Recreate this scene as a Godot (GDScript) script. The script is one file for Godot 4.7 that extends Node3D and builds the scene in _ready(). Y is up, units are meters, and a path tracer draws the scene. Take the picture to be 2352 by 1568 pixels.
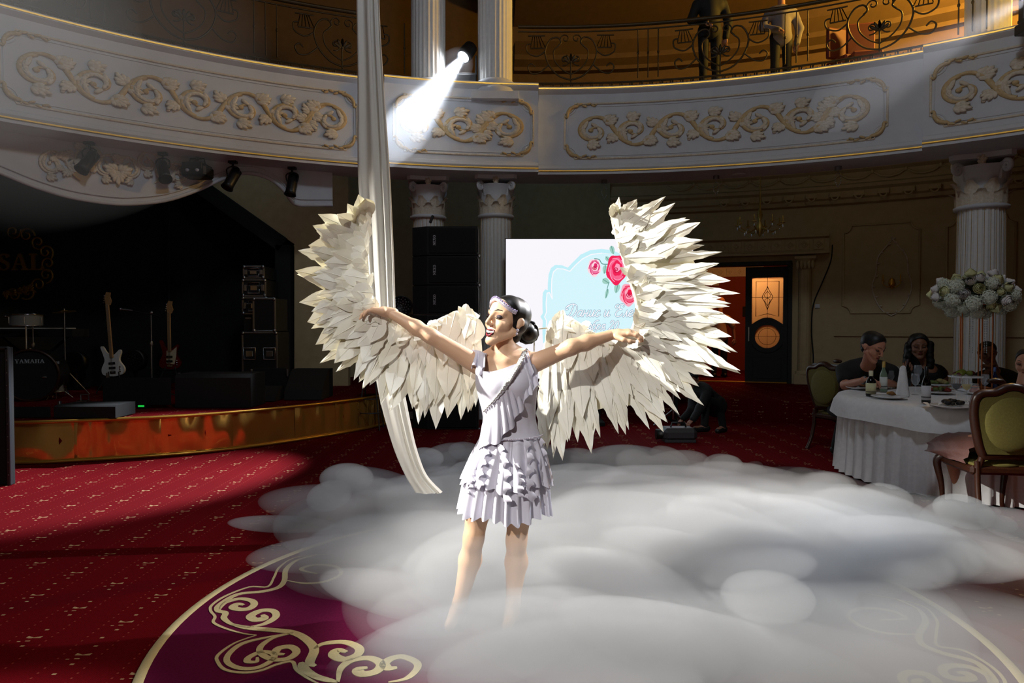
extends Node3D
# A dancer in feathered wings on a smoky carpet under a round balcony.
const F := 1568.0
const EYE := 1.5
const PITCH := -0.022956
const CEN := Vector2(0.65, -1.7)      # centre of the round hall (x, z)
const RING := 9.3                     # radius of the balcony front
const SOFFIT := 3.91
const RIM := 5.31
const STAGE := 0.47
const DAIS := 0.33                    # raised floor outside the columns
var rng := RandomNumberGenerator.new()
var M := {}
var used := {}

func _ready():
	rng.seed = 7
	set_camera()
	set_air()
	set_lights()
	make_materials()
	build_shell()
	build_balcony()
	build_stage()
	build_columns()
	build_back_hall()
	build_screen()
	build_sound()
	build_stage_gear()
	build_table()
	build_guests()
	build_upstairs()
	build_silk()
	build_dancer()
	build_wings()
	build_smoke()

func set_camera():
	var c := Camera3D.new(); c.name = "camera"
	c.fov = rad_to_deg(2.0 * atan(784.0 / F)); c.keep_aspect = Camera3D.KEEP_HEIGHT
	c.near = 0.05; c.far = 120.0
	c.position = Vector3(0, EYE, 0); c.rotation = Vector3(PITCH, 0, 0)
	add_child(c); c.current = true

func set_air():
	var e := Environment.new()
	e.background_mode = Environment.BG_COLOR; e.background_color = Color(0, 0, 0)
	e.tonemap_mode = Environment.TONE_MAPPER_LINEAR; e.tonemap_exposure = 1.0
	e.sdfgi_enabled = true; e.ssao_enabled = true; e.ssil_enabled = true
	e.volumetric_fog_enabled = true; e.volumetric_fog_density = 0.0
	e.volumetric_fog_albedo = Color(0.93, 0.96, 1.0)
	var w := WorldEnvironment.new(); w.name = "air"; w.environment = e; add_child(w)

func spot(called: String, p: Vector3, aim: Vector3, col: Color, energy: float, half: float, soft := 0.35, size := 0.06):
	var l := SpotLight3D.new(); l.name = called
	l.light_color = col; l.light_energy = energy; l.spot_angle = half; l.spot_angle_attenuation = soft
	l.spot_range = 40.0; l.spot_attenuation = 2.0; l.light_size = size; l.shadow_enabled = true
	add_child(l); l.look_at_from_position(p, aim, Vector3.UP if absf((aim - p).normalized().y) < 0.98 else Vector3.RIGHT)
	return l

func omni(called: String, p: Vector3, col: Color, energy: float, size := 0.1):
	var l := OmniLight3D.new(); l.name = called
	l.light_color = col; l.light_energy = energy; l.omni_range = 40.0; l.omni_attenuation = 2.0
	l.light_size = size; l.shadow_enabled = true; l.position = p; add_child(l)
	return l

# lamp places: beside the far columns, at the right edge, and unseen ones left and front
func lamp_far() -> Vector3: return at(1063, 132, 10.85)
func lamp_right() -> Vector3: return at(2366, -8, 8.2)
const LAMP_LEFT := Vector3(-7.3, 5.9, -2.9)
const FAR_AIM := Vector3(-3.8, 0.0, -6.75)
const RIGHT_AIM := Vector3(-0.5, 1.4, -3.5)
const LEFT_AIM := Vector3(0.15, 1.15, -3.5)
const LAMP_FRONT := Vector3(-4.0, 6.4, 4.6)
const FRONT_AIM := Vector3(0.0, 1.3, -3.5)

func beam(called: String, p: Vector3, to: Vector3, col: Color, energy: float, half: float, soft: float):
	spot(called, p + (to - p).normalized() * 0.05, to, col, energy, half, soft)
func set_lights():
	beam("far_beam_light", lamp_far(), FAR_AIM, Color(0.93, 0.96, 1.0), 280.0, 12.5, 0.5)
	beam("right_beam_light", lamp_right(), RIGHT_AIM, Color(0.96, 0.97, 1.0), 320.0, 4.0, 0.5)
	beam("unseen_side_light", LAMP_SIDE, SIDE_AIM, Color(0.95, 0.97, 1.0), 125.0, 15.0, 0.8)  # unseen lamp on the right, placed to light the smoke
	beam("unseen_left_light", LAMP_LEFT, LEFT_AIM, Color(1.0, 0.985, 0.95), 340.0, 11.0, 0.5)  # unseen lamp out of frame on the left, lighting dancer and wings
	beam("unseen_front_light", LAMP_FRONT, FRONT_AIM, Color(1.0, 0.98, 0.96), 58.0, 9.0, 0.8)  # unseen lamp behind the viewer, placed to light the dress front
	omni("added_hall_fill_light", Vector3(CEN.x, 8.4, CEN.y), Color(0.9, 0.945, 1.0), 11.0, 0.5)  # added fill, gives the hall its even ambient light
	omni("unseen_upstairs_light", UP_LAMP, Color(1.0, 0.77, 0.3), 40.0, 0.2)  # lamp out of view, placed to light the upper wall amber
	omni("unseen_lobby_light", unseen_lobby_lamp(), Color(1.0, 0.66, 0.34), 1.8, 0.12)  # lamp out of view, placed to light the lobby and doorway
	for q in GALLERY_FILL: omni("added_gallery_fill", q[0], q[1], q[2], 0.1)  # added fill lights, lifting the dark under the balcony
func unseen_lobby_lamp() -> Vector3: return frame((ring_angle(1588, 13.1) + ring_angle(1817, 13.1)) * 0.5, 13.1, DAIS) * Vector3(0.1, 2.8, -0.75)
const LAMP_SIDE := Vector3(7.6, 5.9, -5.6)
const SIDE_AIM := Vector3(0.7, 0.5, -4.6)
const UP_LAMP := Vector3(7.8, 7.3, -9.9)
const GALLERY_FILL := [[Vector3(0.9, 4.55, -11.9), Color(0.7, 0.88, 1.0), 0.2], [Vector3(5.6, 4.55, -11.0), Color(1.0, 0.92, 0.75), 0.09], [Vector3(-4.5, 4.5, -10.2), Color(0.8, 0.92, 1.0), 0.34]]

# a point given by where the photograph shows it and how far off it stands
func ray(x: float, y: float) -> Vector3:
	return Basis(Vector3.RIGHT, PITCH) * Vector3((x - 1176.0) / F, -(y - 784.0) / F, -1.0)
func at(x: float, y: float, d: float) -> Vector3:
	var r := ray(x, y); return Vector3(0, EYE, 0) + r * (d / -r.z)
func on_plane(x: float, y: float, h: float) -> Vector3:
	var r := ray(x, y); return Vector3(0, EYE, 0) + r * ((h - EYE) / r.y)
func ring_angle(x: float, rad: float) -> float:   # angle round the hall of what stands at radius rad in picture column x
	var k := (x - 1176.0) / F
	var a := k * k + 1.0; var b := -2.0 * (k * CEN.x - CEN.y); var c := CEN.length_squared() - rad * rad
	var t := (-b + sqrt(b * b - 4.0 * a * c)) / (2.0 * a)
	return atan2(k * t - CEN.x, t + CEN.y)
func ring(a: float, rad: float, y: float) -> Vector3:
	return Vector3(CEN.x + sin(a) * rad, y, CEN.y - cos(a) * rad)

# ---- naming and putting together ----
func numbered(called: String) -> String:
	var n: int = used.get(called, 0); used[called] = n + 1
	return called if n == 0 else "%s_%03d" % [called, n]
func tag(o: Node, label := "", category := "", group := "", kind := ""):
	if label: o.set_meta("label", label)
	if category: o.set_meta("category", category)
	if group: o.set_meta("group", group)
	if kind: o.set_meta("kind", kind)
	return o
func thing(called: String, label: String, category: String, p := Vector3.ZERO, turn := 0.0, group := "") -> Node3D:
	var o := Node3D.new(); o.name = numbered(called); add_child(o); o.position = p; o.rotation.y = turn
	return tag(o, label, category, group)
func put(called: String, mesh: Mesh, m: Material, parent: Node = self, p := Vector3.ZERO) -> MeshInstance3D:
	var o := MeshInstance3D.new(); o.mesh = mesh; o.material_override = m
	o.name = numbered(called) if parent == self else called
	parent.add_child(o, true); o.position = p
	return o
func obj(called: String, st: SurfaceTool, m: Material, parent: Node = self, p := Vector3.ZERO) -> MeshInstance3D:
	return put(called, done(st), m, parent, p)
func done(st: SurfaceTool) -> ArrayMesh:
	st.generate_normals(); st.index()
	return st.commit()
func setting(called: String, st: SurfaceTool, m: Material, label := "", category := "") -> MeshInstance3D:
	return tag(obj(called, st, m), label, category, "", "structure")
func copy(o: Node3D, p: Vector3, turn := 0.0, label := "") -> Node3D:
	var base := String(o.name)
	var cut := base.rfind("_")
	if cut > 0 and base.substr(cut + 1).is_valid_int(): base = base.substr(0, cut)
	var c: Node3D = o.duplicate(); c.name = numbered(base); add_child(c); c.position = p; c.rotation.y = turn
	if label: c.set_meta("label", label)
	return c

# ---- shapes ----
func mk(smooth := true) -> SurfaceTool:
	var st := SurfaceTool.new(); st.begin(Mesh.PRIMITIVE_TRIANGLES); st.set_smooth_group(0 if smooth else -1)
	return st
func tri(st: SurfaceTool, a: Vector3, b: Vector3, c: Vector3):
	st.add_vertex(a); st.add_vertex(b); st.add_vertex(c)
func quad(st: SurfaceTool, a: Vector3, b: Vector3, c: Vector3, d: Vector3):   # clockwise seen from the front
	tri(st, a, b, c); tri(st, a, c, d)
# a box with chamfered edges; x, y, z sizes; t places it
func box(st: SurfaceTool, c: Vector3, s: Vector3, t := Transform3D(), ch := 0.006):
	st.set_smooth_group(-1)
	var h := s * 0.5; ch = minf(ch, minf(h.x, minf(h.y, h.z)) * 0.6)
	var V := func(i: int, j: int, k: int, ax: int) -> Vector3:
		var v := Vector3(i * (h.x - (0.0 if ax == 0 else ch)), j * (h.y - (0.0 if ax == 1 else ch)), k * (h.z - (0.0 if ax == 2 else ch)))
		return t * (c + v)
	for s1 in [-1, 1]:
		_q(st, V.call(s1, -1, -1, 0), V.call(s1, 1, -1, 0), V.call(s1, 1, 1, 0), V.call(s1, -1, 1, 0), s1 < 0)
		_q(st, V.call(-1, s1, -1, 1), V.call(-1, s1, 1, 1), V.call(1, s1, 1, 1), V.call(1, s1, -1, 1), s1 < 0)
		_q(st, V.call(-1, -1, s1, 2), V.call(1, -1, s1, 2), V.call(1, 1, s1, 2), V.call(-1, 1, s1, 2), s1 < 0)
		for s2 in [-1, 1]:
			_q(st, V.call(s1, s2, -1, 0), V.call(s1, s2, 1, 0), V.call(s1, s2, 1, 1), V.call(s1, s2, -1, 1), s1 * s2 > 0)
			_q(st, V.call(-1, s1, s2, 1), V.call(1, s1, s2, 1), V.call(1, s1, s2, 2), V.call(-1, s1, s2, 2), s1 * s2 > 0)
			_q(st, V.call(s1, -1, s2, 0), V.call(s1, 1, s2, 0), V.call(s1, 1, s2, 2), V.call(s1, -1, s2, 2), s1 * s2 < 0)
			for s3 in [-1, 1]:
				var a: Vector3 = V.call(s1, s2, s3, 0); var b: Vector3 = V.call(s1, s2, s3, 1); var d: Vector3 = V.call(s1, s2, s3, 2)
				if s1 * s2 * s3 > 0: tri(st, a, d, b)
				else: tri(st, a, b, d)
	st.set_smooth_group(0)
func _q(st: SurfaceTool, a: Vector3, b: Vector3, c: Vector3, d: Vector3, flip: bool):
	if flip: quad(st, a, b, c, d)
	else: quad(st, d, c, b, a)
# a grid of points (rows of equal length) as a smooth sheet
func grid(st: SurfaceTool, rows: Array, closed := false, flip := false):
	for i in rows.size() - 1:
		var a: Array = rows[i]; var b: Array = rows[i + 1]
		var n := a.size()
		for j in (n if closed else n - 1):
			var k := (j + 1) % n
			_q(st, a[j], a[k], b[k], b[j], not flip)
func cap(st: SurfaceTool, loop: Array, flip := false):
	var c := Vector3.ZERO
	for p in loop: c += p
	c /= loop.size()
	st.set_smooth_group(-1)
	for j in loop.size():
		if flip: tri(st, c, loop[(j + 1) % loop.size()], loop[j])
		else: tri(st, c, loop[j], loop[(j + 1) % loop.size()])
	st.set_smooth_group(0)
# turned shape: profile of (radius, height), with fl flutes of depth fd (a share of the radius)
func lathe(st: SurfaceTool, prof: Array, seg := 24, t := Transform3D(), fl := 0, fd := 0.0, ends := true):
	var rows := []
	for p in prof:
		var row := []
		for j in seg:
			var a := TAU * j / seg
			var r: float = p.x
			if fl: r *= 1.0 - fd * pow(absf(sin(a * fl * 0.5)), 0.6)
			row.append(t * Vector3(cos(a) * r, p.y, sin(a) * r))
		rows.append(row)
	grid(st, rows, true, true)
	if ends and prof[0].x > 1e-4: cap(st, rows[0])
	if ends and prof[-1].x > 1e-4: cap(st, rows[-1], true)
# a round bar along points; r a number or a list; flat squashes it along its own up axis
func tube(st: SurfaceTool, pts: Array, r, seg := 8, t := Transform3D(), caps := true, squash := Vector3.ONE, closed := false):
	var rows := []; var n := pts.size()
	var up := Vector3.UP
	var d0: Vector3 = (pts[1] - pts[0]).normalized()
	if absf(d0.dot(up)) > 0.95: up = Vector3.RIGHT
	for i in n:
		var a: Vector3 = pts[(i - 1 + n) % n] if closed else pts[maxi(i - 1, 0)]
		var b: Vector3 = pts[(i + 1) % n] if closed else pts[mini(i + 1, n - 1)]
		var d := (b - a).normalized()
		if d == Vector3.ZERO: d = d0
		var x := d.cross(up)
		if x.length() < 1e-4: x = d.cross(Vector3(0.3, 0.5, 0.8))
		x = x.normalized(); var y := x.cross(d).normalized(); up = y
		var rad: float = r[i] if r is Array else r
		var row := []
		for j in seg:
			var an := TAU * j / seg
			row.append(t * (pts[i] + (x * cos(an) + y * sin(an)) * rad * squash))
		rows.append(row)
	if closed: rows.append(rows[0])
	grid(st, rows, true, false)
	if caps and not closed:
		cap(st, rows[0], true); cap(st, rows[-1], false)
func bar(st: SurfaceTool, a: Vector3, b: Vector3, r: float, seg := 6, t := Transform3D()):
	tube(st, [a, b], r, seg, t)
# a flat outline given thickness: outline in x, y; from z = 0 to z = -depth
func slab(st: SurfaceTool, poly: PackedVector2Array, depth: float, t := Transform3D(), bulge := 0.0):
	st.set_smooth_group(-1)
	if Geometry2D.is_polygon_clockwise(poly) == false: poly.reverse()
	var ix := Geometry2D.triangulate_polygon(poly)
	for k in range(0, ix.size(), 3):
		var a := poly[ix[k]]; var b := poly[ix[k + 1]]; var c := poly[ix[k + 2]]
		if (b - a).cross(c - a) > 0.0:
			var sw := b; b = c; c = sw
		tri(st, t * Vector3(a.x, a.y, 0), t * Vector3(b.x, b.y, 0), t * Vector3(c.x, c.y, 0))
		tri(st, t * Vector3(c.x, c.y, -depth), t * Vector3(b.x, b.y, -depth), t * Vector3(a.x, a.y, -depth))
	for i in poly.size():
		var a := poly[i]; var b := poly[(i + 1) % poly.size()]
		quad(st, t * Vector3(b.x, b.y, 0), t * Vector3(a.x, a.y, 0), t * Vector3(a.x, a.y, -depth), t * Vector3(b.x, b.y, -depth))
	st.set_smooth_group(0)
# a band of the hall's ring: profile points (radius, height) swept from angle a0 to a1
func sweep(st: SurfaceTool, prof: Array, a0: float, a1: float, seg: int, ends := true, flip := false, smooth := true):
	var rows := []
	for i in seg + 1:
		var a := lerpf(a0, a1, float(i) / seg)
		var row := []
		for p in prof: row.append(ring(a, p.x, p.y))
		rows.append(row)
	st.set_smooth_group(0 if smooth else -1)
	for j in prof.size():          # each facet of the profile keeps its own edge
		var k := (j + 1) % prof.size()
		st.set_smooth_group(j + 1)
		for i in seg: _q(st, rows[i][j], rows[i][k], rows[i + 1][k], rows[i + 1][j], flip)
	if ends:
		cap(st, rows[0], flip); cap(st, rows[-1], not flip)
	st.set_smooth_group(0)
func ball(st: SurfaceTool, c: Vector3, r: Vector3, seg := 12, rings := 8, t := Transform3D()):
	var rows := []
	for i in rings + 1:
		var v := PI * i / rings
		var row := []
		for j in seg:
			var u := TAU * j / seg
			row.append(t * (c + Vector3(cos(u) * sin(v) * r.x, cos(v) * r.y, sin(u) * sin(v) * r.z)))
		rows.append(row)
	grid(st, rows, true, false)
func arc_pts(c: Vector2, r: float, a0: float, a1: float, n: int) -> Array:
	var o := []
	for i in n + 1:
		var a := lerpf(a0, a1, float(i) / n)
		o.append(c + Vector2(cos(a), sin(a)) * r)
	return o
func smooth_line(pts: Array, per := 6) -> Array:   # Catmull-Rom through the points
	var o := []; var n := pts.size()
	for i in n - 1:
		var p0 = pts[maxi(i - 1, 0)]; var p1 = pts[i]; var p2 = pts[i + 1]; var p3 = pts[mini(i + 2, n - 1)]
		for k in per:
			var t := float(k) / per
			o.append(0.5 * (2.0 * p1 + (p2 - p0) * t + (2.0 * p0 - 5.0 * p1 + 4.0 * p2 - p3) * t * t + (3.0 * p1 - p0 - 3.0 * p2 + p3) * t * t * t))
	o.append(pts[-1])
	return o
func flat3(pts: Array, z := 0.0) -> Array:
	var o := []
	for p in pts: o.append(Vector3(p.x, p.y, z))
	return o
func sample(pts: Array, t: float):
	var f := clampf(t, 0.0, 1.0) * (pts.size() - 1); var i := mini(int(f), pts.size() - 2)
	return pts[i].lerp(pts[i + 1], f - i)
func R(a: float, b: float) -> float: return rng.randf_range(a, b)

# ---- soft bodies: tapered capsules joined by a smooth minimum, meshed as surface nets ----
# bone: [from, to, r_from, r_to] and optionally a squash vector (scales the distance along x, y, z; >1 is thinner) and a mode "cut"
func flesh(st: SurfaceTool, bones: Array, cell: float, k: float, tint = null):
	var lo := Vector3.INF; var hi := -Vector3.INF
	for b in bones:
		if b.size() > 5: continue
		var m: float = maxf(b[2], b[3]) * 1.05 + cell * 2.0
		lo = lo.min(b[0] - Vector3.ONE * m).min(b[1] - Vector3.ONE * m); hi = hi.max(b[0] + Vector3.ONE * m).max(b[1] + Vector3.ONE * m)
	var n := Vector3i(((hi - lo) / cell).ceil()) + Vector3i.ONE
	var nx := n.x; var nxy := n.x * n.y
	var f := PackedFloat32Array(); f.resize(nxy * n.z); f.fill(1.0)
	for b in bones:
		var a: Vector3 = b[0]; var e: Vector3 = b[1]; var ra: float = b[2]; var rb: float = b[3]
		var s: Vector3 = b[4] if b.size() > 4 and b[4] != null else Vector3.ONE
		var cut: bool = b.size() > 5
		var reach := maxf(ra, rb) + k + cell * 2.0
		var p0 := Vector3i(((a.min(e) - Vector3.ONE * reach - lo) / cell).floor()).clamp(Vector3i.ZERO, n - Vector3i.ONE)
		var p1 := Vector3i(((a.max(e) + Vector3.ONE * reach - lo) / cell).ceil()).clamp(Vector3i.ZERO, n - Vector3i.ONE)
		var mid := (a + e) * 0.5
		var sa := (a - mid) * s; var d := (e - a) * s; var dd := maxf(d.length_squared(), 1e-9); var back := 1.0 / maxf(s.x, maxf(s.y, s.z))
		if s == Vector3.ONE: back = 1.0
		for z in range(p0.z, p1.z + 1):
			for y in range(p0.y, p1.y + 1):
				var at0 := z * nxy + y * nx
				var q := lo + Vector3(p0.x, y, z) * cell - mid
				for x in range(p0.x, p1.x + 1):
					var v := q * s - sa
					var t := clampf(v.dot(d) / dd, 0.0, 1.0)
					var g := ((v - d * t).length() - lerpf(ra, rb, t)) * back
					q.x += cell
					var h := f[at0 + x]
					if cut:
						if -g > h - k:
							var w := maxf(k - absf(h + g), 0.0) / k
							f[at0 + x] = maxf(h, -g) + w * w * k * 0.25
					elif g < h + k:
						var w := maxf(k - absf(h - g), 0.0) / k
						f[at0 + x] = minf(h, g) - w * w * k * 0.25
	var ids := {}; var vs := PackedVector3Array()
	var corner := [0, 1, nx, nx + 1, nxy, nxy + 1, nxy + nx, nxy + nx + 1]
	for z in n.z - 1:
		for y in n.y - 1:
			var base := z * nxy + y * nx
			for x in nx - 1:
				var i := base + x
				var f0 := f[i]
				if f0 > cell * 2.0 or f0 < -cell * 2.0: continue
				var mask := 0
				for c in 8:
					if f[i + corner[c]] < 0.0: mask |= 1 << c
				if mask == 0 or mask == 255: continue
				var sum := Vector3.ZERO; var cnt := 0
				for ed in EDGES:
					var c0: int = ed[0]; var c1: int = ed[1]
					if (mask >> c0 & 1) != (mask >> c1 & 1):
						var u := f[i + corner[c0]]; var w := f[i + corner[c1]]
						var t := u / (u - w)
						sum += Vector3(c0 & 1, c0 >> 1 & 1, c0 >> 2 & 1).lerp(Vector3(c1 & 1, c1 >> 1 & 1, c1 >> 2 & 1), t); cnt += 1
				ids[i] = vs.size(); vs.append(lo + (Vector3(x, y, z) + sum / cnt) * cell)
	var cols := PackedColorArray()
	if tint != null:
		for v in vs: cols.append(tint.call(v))
	var Vx := func(i: int):
		if tint != null: st.set_color(cols[i])
		st.add_vertex(vs[i])
	for i in ids:
		var inside := f[i] < 0.0
		for ax in 3:
			var step: int = [1, nx, nxy][ax]
			if (f[i + step] < 0.0) == inside: continue
			var u: int = [nx, nxy, 1][ax]; var w: int = [nxy, 1, nx][ax]
			if not (ids.has(i - u) and ids.has(i - w) and ids.has(i - u - w)): continue
			var A: int = ids[i]; var B: int = ids[i - u]; var C: int = ids[i - u - w]; var D: int = ids[i - w]
			if inside:
				var sw := B; B = D; D = sw
			for q in [A, B, C, A, C, D]: Vx.call(q)
const EDGES := [[0, 1], [2, 3], [4, 5], [6, 7], [0, 2], [1, 3], [4, 6], [5, 7], [0, 4], [1, 5], [2, 6], [3, 7]]

# ---- materials ----
func mat(col: Color, rough := 0.7, metal := 0.0, spec := 0.5) -> StandardMaterial3D:
	var m := StandardMaterial3D.new(); m.albedo_color = col; m.roughness = rough; m.metallic = metal; m.metallic_specular = spec
	m.cull_mode = BaseMaterial3D.CULL_DISABLED
	return m
func noise_tex(freq: float, w := 256, normal := false, ramp: Gradient = null, oct := 3, seed_ := 1) -> NoiseTexture2D:
	var n := FastNoiseLite.new(); n.seed = seed_; n.frequency = freq; n.fractal_octaves = oct
	var t := NoiseTexture2D.new(); t.width = w; t.height = w; t.seamless = true; t.noise = n; t.as_normal_map = normal; t.bump_strength = 4.0
	t.color_ramp = ramp
	return t
func ramp(a: Color, b: Color) -> Gradient:
	var g := Gradient.new(); g.set_color(0, a); g.set_color(1, b); return g
# albedo that wanders between two tones, mapped from three sides
func mottled(a: Color, b: Color, scale: float, rough := 0.7, freq := 0.02, metal := 0.0) -> StandardMaterial3D:
	var m := mat(Color.WHITE, rough, metal)
	m.albedo_texture = noise_tex(freq, 256, false, ramp(a, b), 4, 3)
	m.uv1_triplanar = true; m.uv1_scale = Vector3.ONE * scale
	return m
func glow(col: Color, energy: float, base := Color(0.1, 0.1, 0.1)) -> StandardMaterial3D:
	var m := mat(base, 0.4); m.emission_enabled = true; m.emission = col; m.emission_energy_multiplier = energy
	return m
func glass(col: Color, a := 0.15) -> StandardMaterial3D:
	var m := mat(Color(col.r, col.g, col.b, a), 0.05); m.transparency = BaseMaterial3D.TRANSPARENCY_ALPHA
	return m
func carpet_image() -> ImageTexture:
	var w := 256
	var im := Image.create(w, w, false, Image.FORMAT_RGB8)
	var g := RandomNumberGenerator.new(); g.seed = 5
	for y in w:
		for x in w:
			var k := g.randf_range(0.86, 1.1) * (0.93 if (x / 2) % 2 else 1.04)
			im.set_pixel(x, y, Color(0.35 * k, 0.017 * k, 0.045 * k))
	var cream := Color(0.62, 0.52, 0.38)
	for row in 8:               # rows of little dashes
		for c in 2:
			var x := 32 + c * 128 + (8 if row % 2 else 0); var y := row * 32 + 6
			if row % 4 == 0: continue
			im.fill_rect(Rect2i(x, y, 7, 5), cream)
	for c in 2:                 # bow-tie sprigs
		for row in 2:
			var x := 40 + c * 128; var y := row * 128 + 8 + c * 64
			for i in 13:
				var h := absi(i - 6)
				im.fill_rect(Rect2i(x - 12 + i * 2, (y - h) % 250, 2, 2 + h), cream)
			im.fill_rect(Rect2i(x - 5, (y + 12) % 250, 9, 3), cream); im.fill_rect(Rect2i(x - 18, (y + 14) % 250, 6, 3), cream)
	for c in 4:
		for row in 16: im.fill_rect(Rect2i(c * 64 + 6, row * 16 + 3, 3, 4), Color(0.5, 0.22, 0.18))
	return ImageTexture.create_from_image(im)
func make_materials():
	M.plaster = mottled(Color(0.765, 0.775, 0.79), Color(0.81, 0.815, 0.82), 0.6, 0.75)
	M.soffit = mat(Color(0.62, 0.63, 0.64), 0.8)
	M.gilt = mat(Color(0.86, 0.66, 0.28), 0.35, 0.85)
	M.gilt_paint = mottled(Color(0.70, 0.58, 0.38), Color(0.84, 0.75, 0.57), 3.0, 0.6)
	M.leaf_paint = mottled(Color(0.76, 0.70, 0.59), Color(0.88, 0.85, 0.79), 4.0, 0.65)
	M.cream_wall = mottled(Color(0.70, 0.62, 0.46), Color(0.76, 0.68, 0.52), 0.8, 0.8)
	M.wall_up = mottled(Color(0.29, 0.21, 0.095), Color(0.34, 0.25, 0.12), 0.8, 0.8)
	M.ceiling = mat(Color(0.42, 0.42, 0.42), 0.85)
	M.black_cloth = mottled(Color(0.03, 0.033, 0.035), Color(0.045, 0.05, 0.052), 2.0, 0.95)
	M.black = mat(Color(0.03, 0.03, 0.033), 0.45)
	M.black_matt = mat(Color(0.045, 0.05, 0.052), 0.8)
	M.iron = mat(Color(0.24, 0.19, 0.1), 0.5, 0.5)
	M.chrome = mat(Color(0.85, 0.86, 0.88), 0.18, 1.0)
	M.steel = mat(Color(0.6, 0.61, 0.63), 0.3, 1.0)
	M.rug = mottled(Color(0.33, 0.065, 0.19), Color(0.39, 0.085, 0.235), 5.0, 0.95, 0.05)
	M.rug_cream = mottled(Color(0.74, 0.68, 0.50), Color(0.80, 0.74, 0.56), 6.0, 0.95, 0.05)
	var c := mat(Color.WHITE, 0.96); c.albedo_texture = carpet_image(); c.uv1_triplanar = true; c.uv1_world_triplanar = true
	c.uv1_scale = Vector3.ONE * 1.45
	c.metallic_specular = 0.15; M.rug.metallic_specular = 0.15; M.carpet = c
	var s := mat(Color(0.93, 0.92, 0.89), 0.75); s.backlight_enabled = true; s.backlight = Color(0.55, 0.54, 0.5)
	M.silk = s
	var fe := mat(Color(0.955, 0.95, 0.905), 0.85); fe.backlight_enabled = true; fe.backlight = Color(0.5, 0.48, 0.40)
	M.feather = fe
	var f2 := mat(Color(0.93, 0.915, 0.85), 0.85); f2.backlight_enabled = true; f2.backlight = Color(0.5, 0.47, 0.37)
	M.feather_warm = f2
	var d := mat(Color(0.82, 0.81, 0.86), 0.6); d.rim_enabled = true; d.rim = 0.3
	M.dress = d
	var mirror := mat(Color(0.93, 0.70, 0.33), 0.1, 0.72)
	mirror.normal_enabled = true; mirror.normal_texture = noise_tex(0.006, 256, true, null, 2, 9); mirror.normal_scale = 0.25
	mirror.uv1_triplanar = true; mirror.uv1_scale = Vector3.ONE * 0.35
	M.gold_mirror = mirror
	M.gilt_dull = mat(Color(0.62, 0.5, 0.24), 0.45, 0.8)
	M.door = mat(Color(0.06, 0.058, 0.055), 0.6)
	var ap := mat(Color(0.95, 0.74, 0.5), 0.9); ap.backlight_enabled = true; ap.backlight = Color(1.6, 1.6, 1.6)
	M.amber_pane = ap
	M.lobby_wall = mat(Color(0.5, 0.2, 0.12), 0.8)
	M.crystal = mat(Color(0.85, 0.88, 0.9), 0.05, 0.6)
	M.drum_hoop = mat(Color(0.16, 0.08, 0.05), 0.35)
	M.iron_grey = mat(Color(0.3, 0.31, 0.33), 0.4, 0.7)
	M.grille = mat(Color(0.035, 0.04, 0.04), 0.9)
	M.copper = mat(Color(0.72, 0.42, 0.24), 0.3, 0.9)
	M.rose_cloth = mottled(Color(0.36, 0.23, 0.21), Color(0.44, 0.3, 0.27), 9.0, 0.5)

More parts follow.
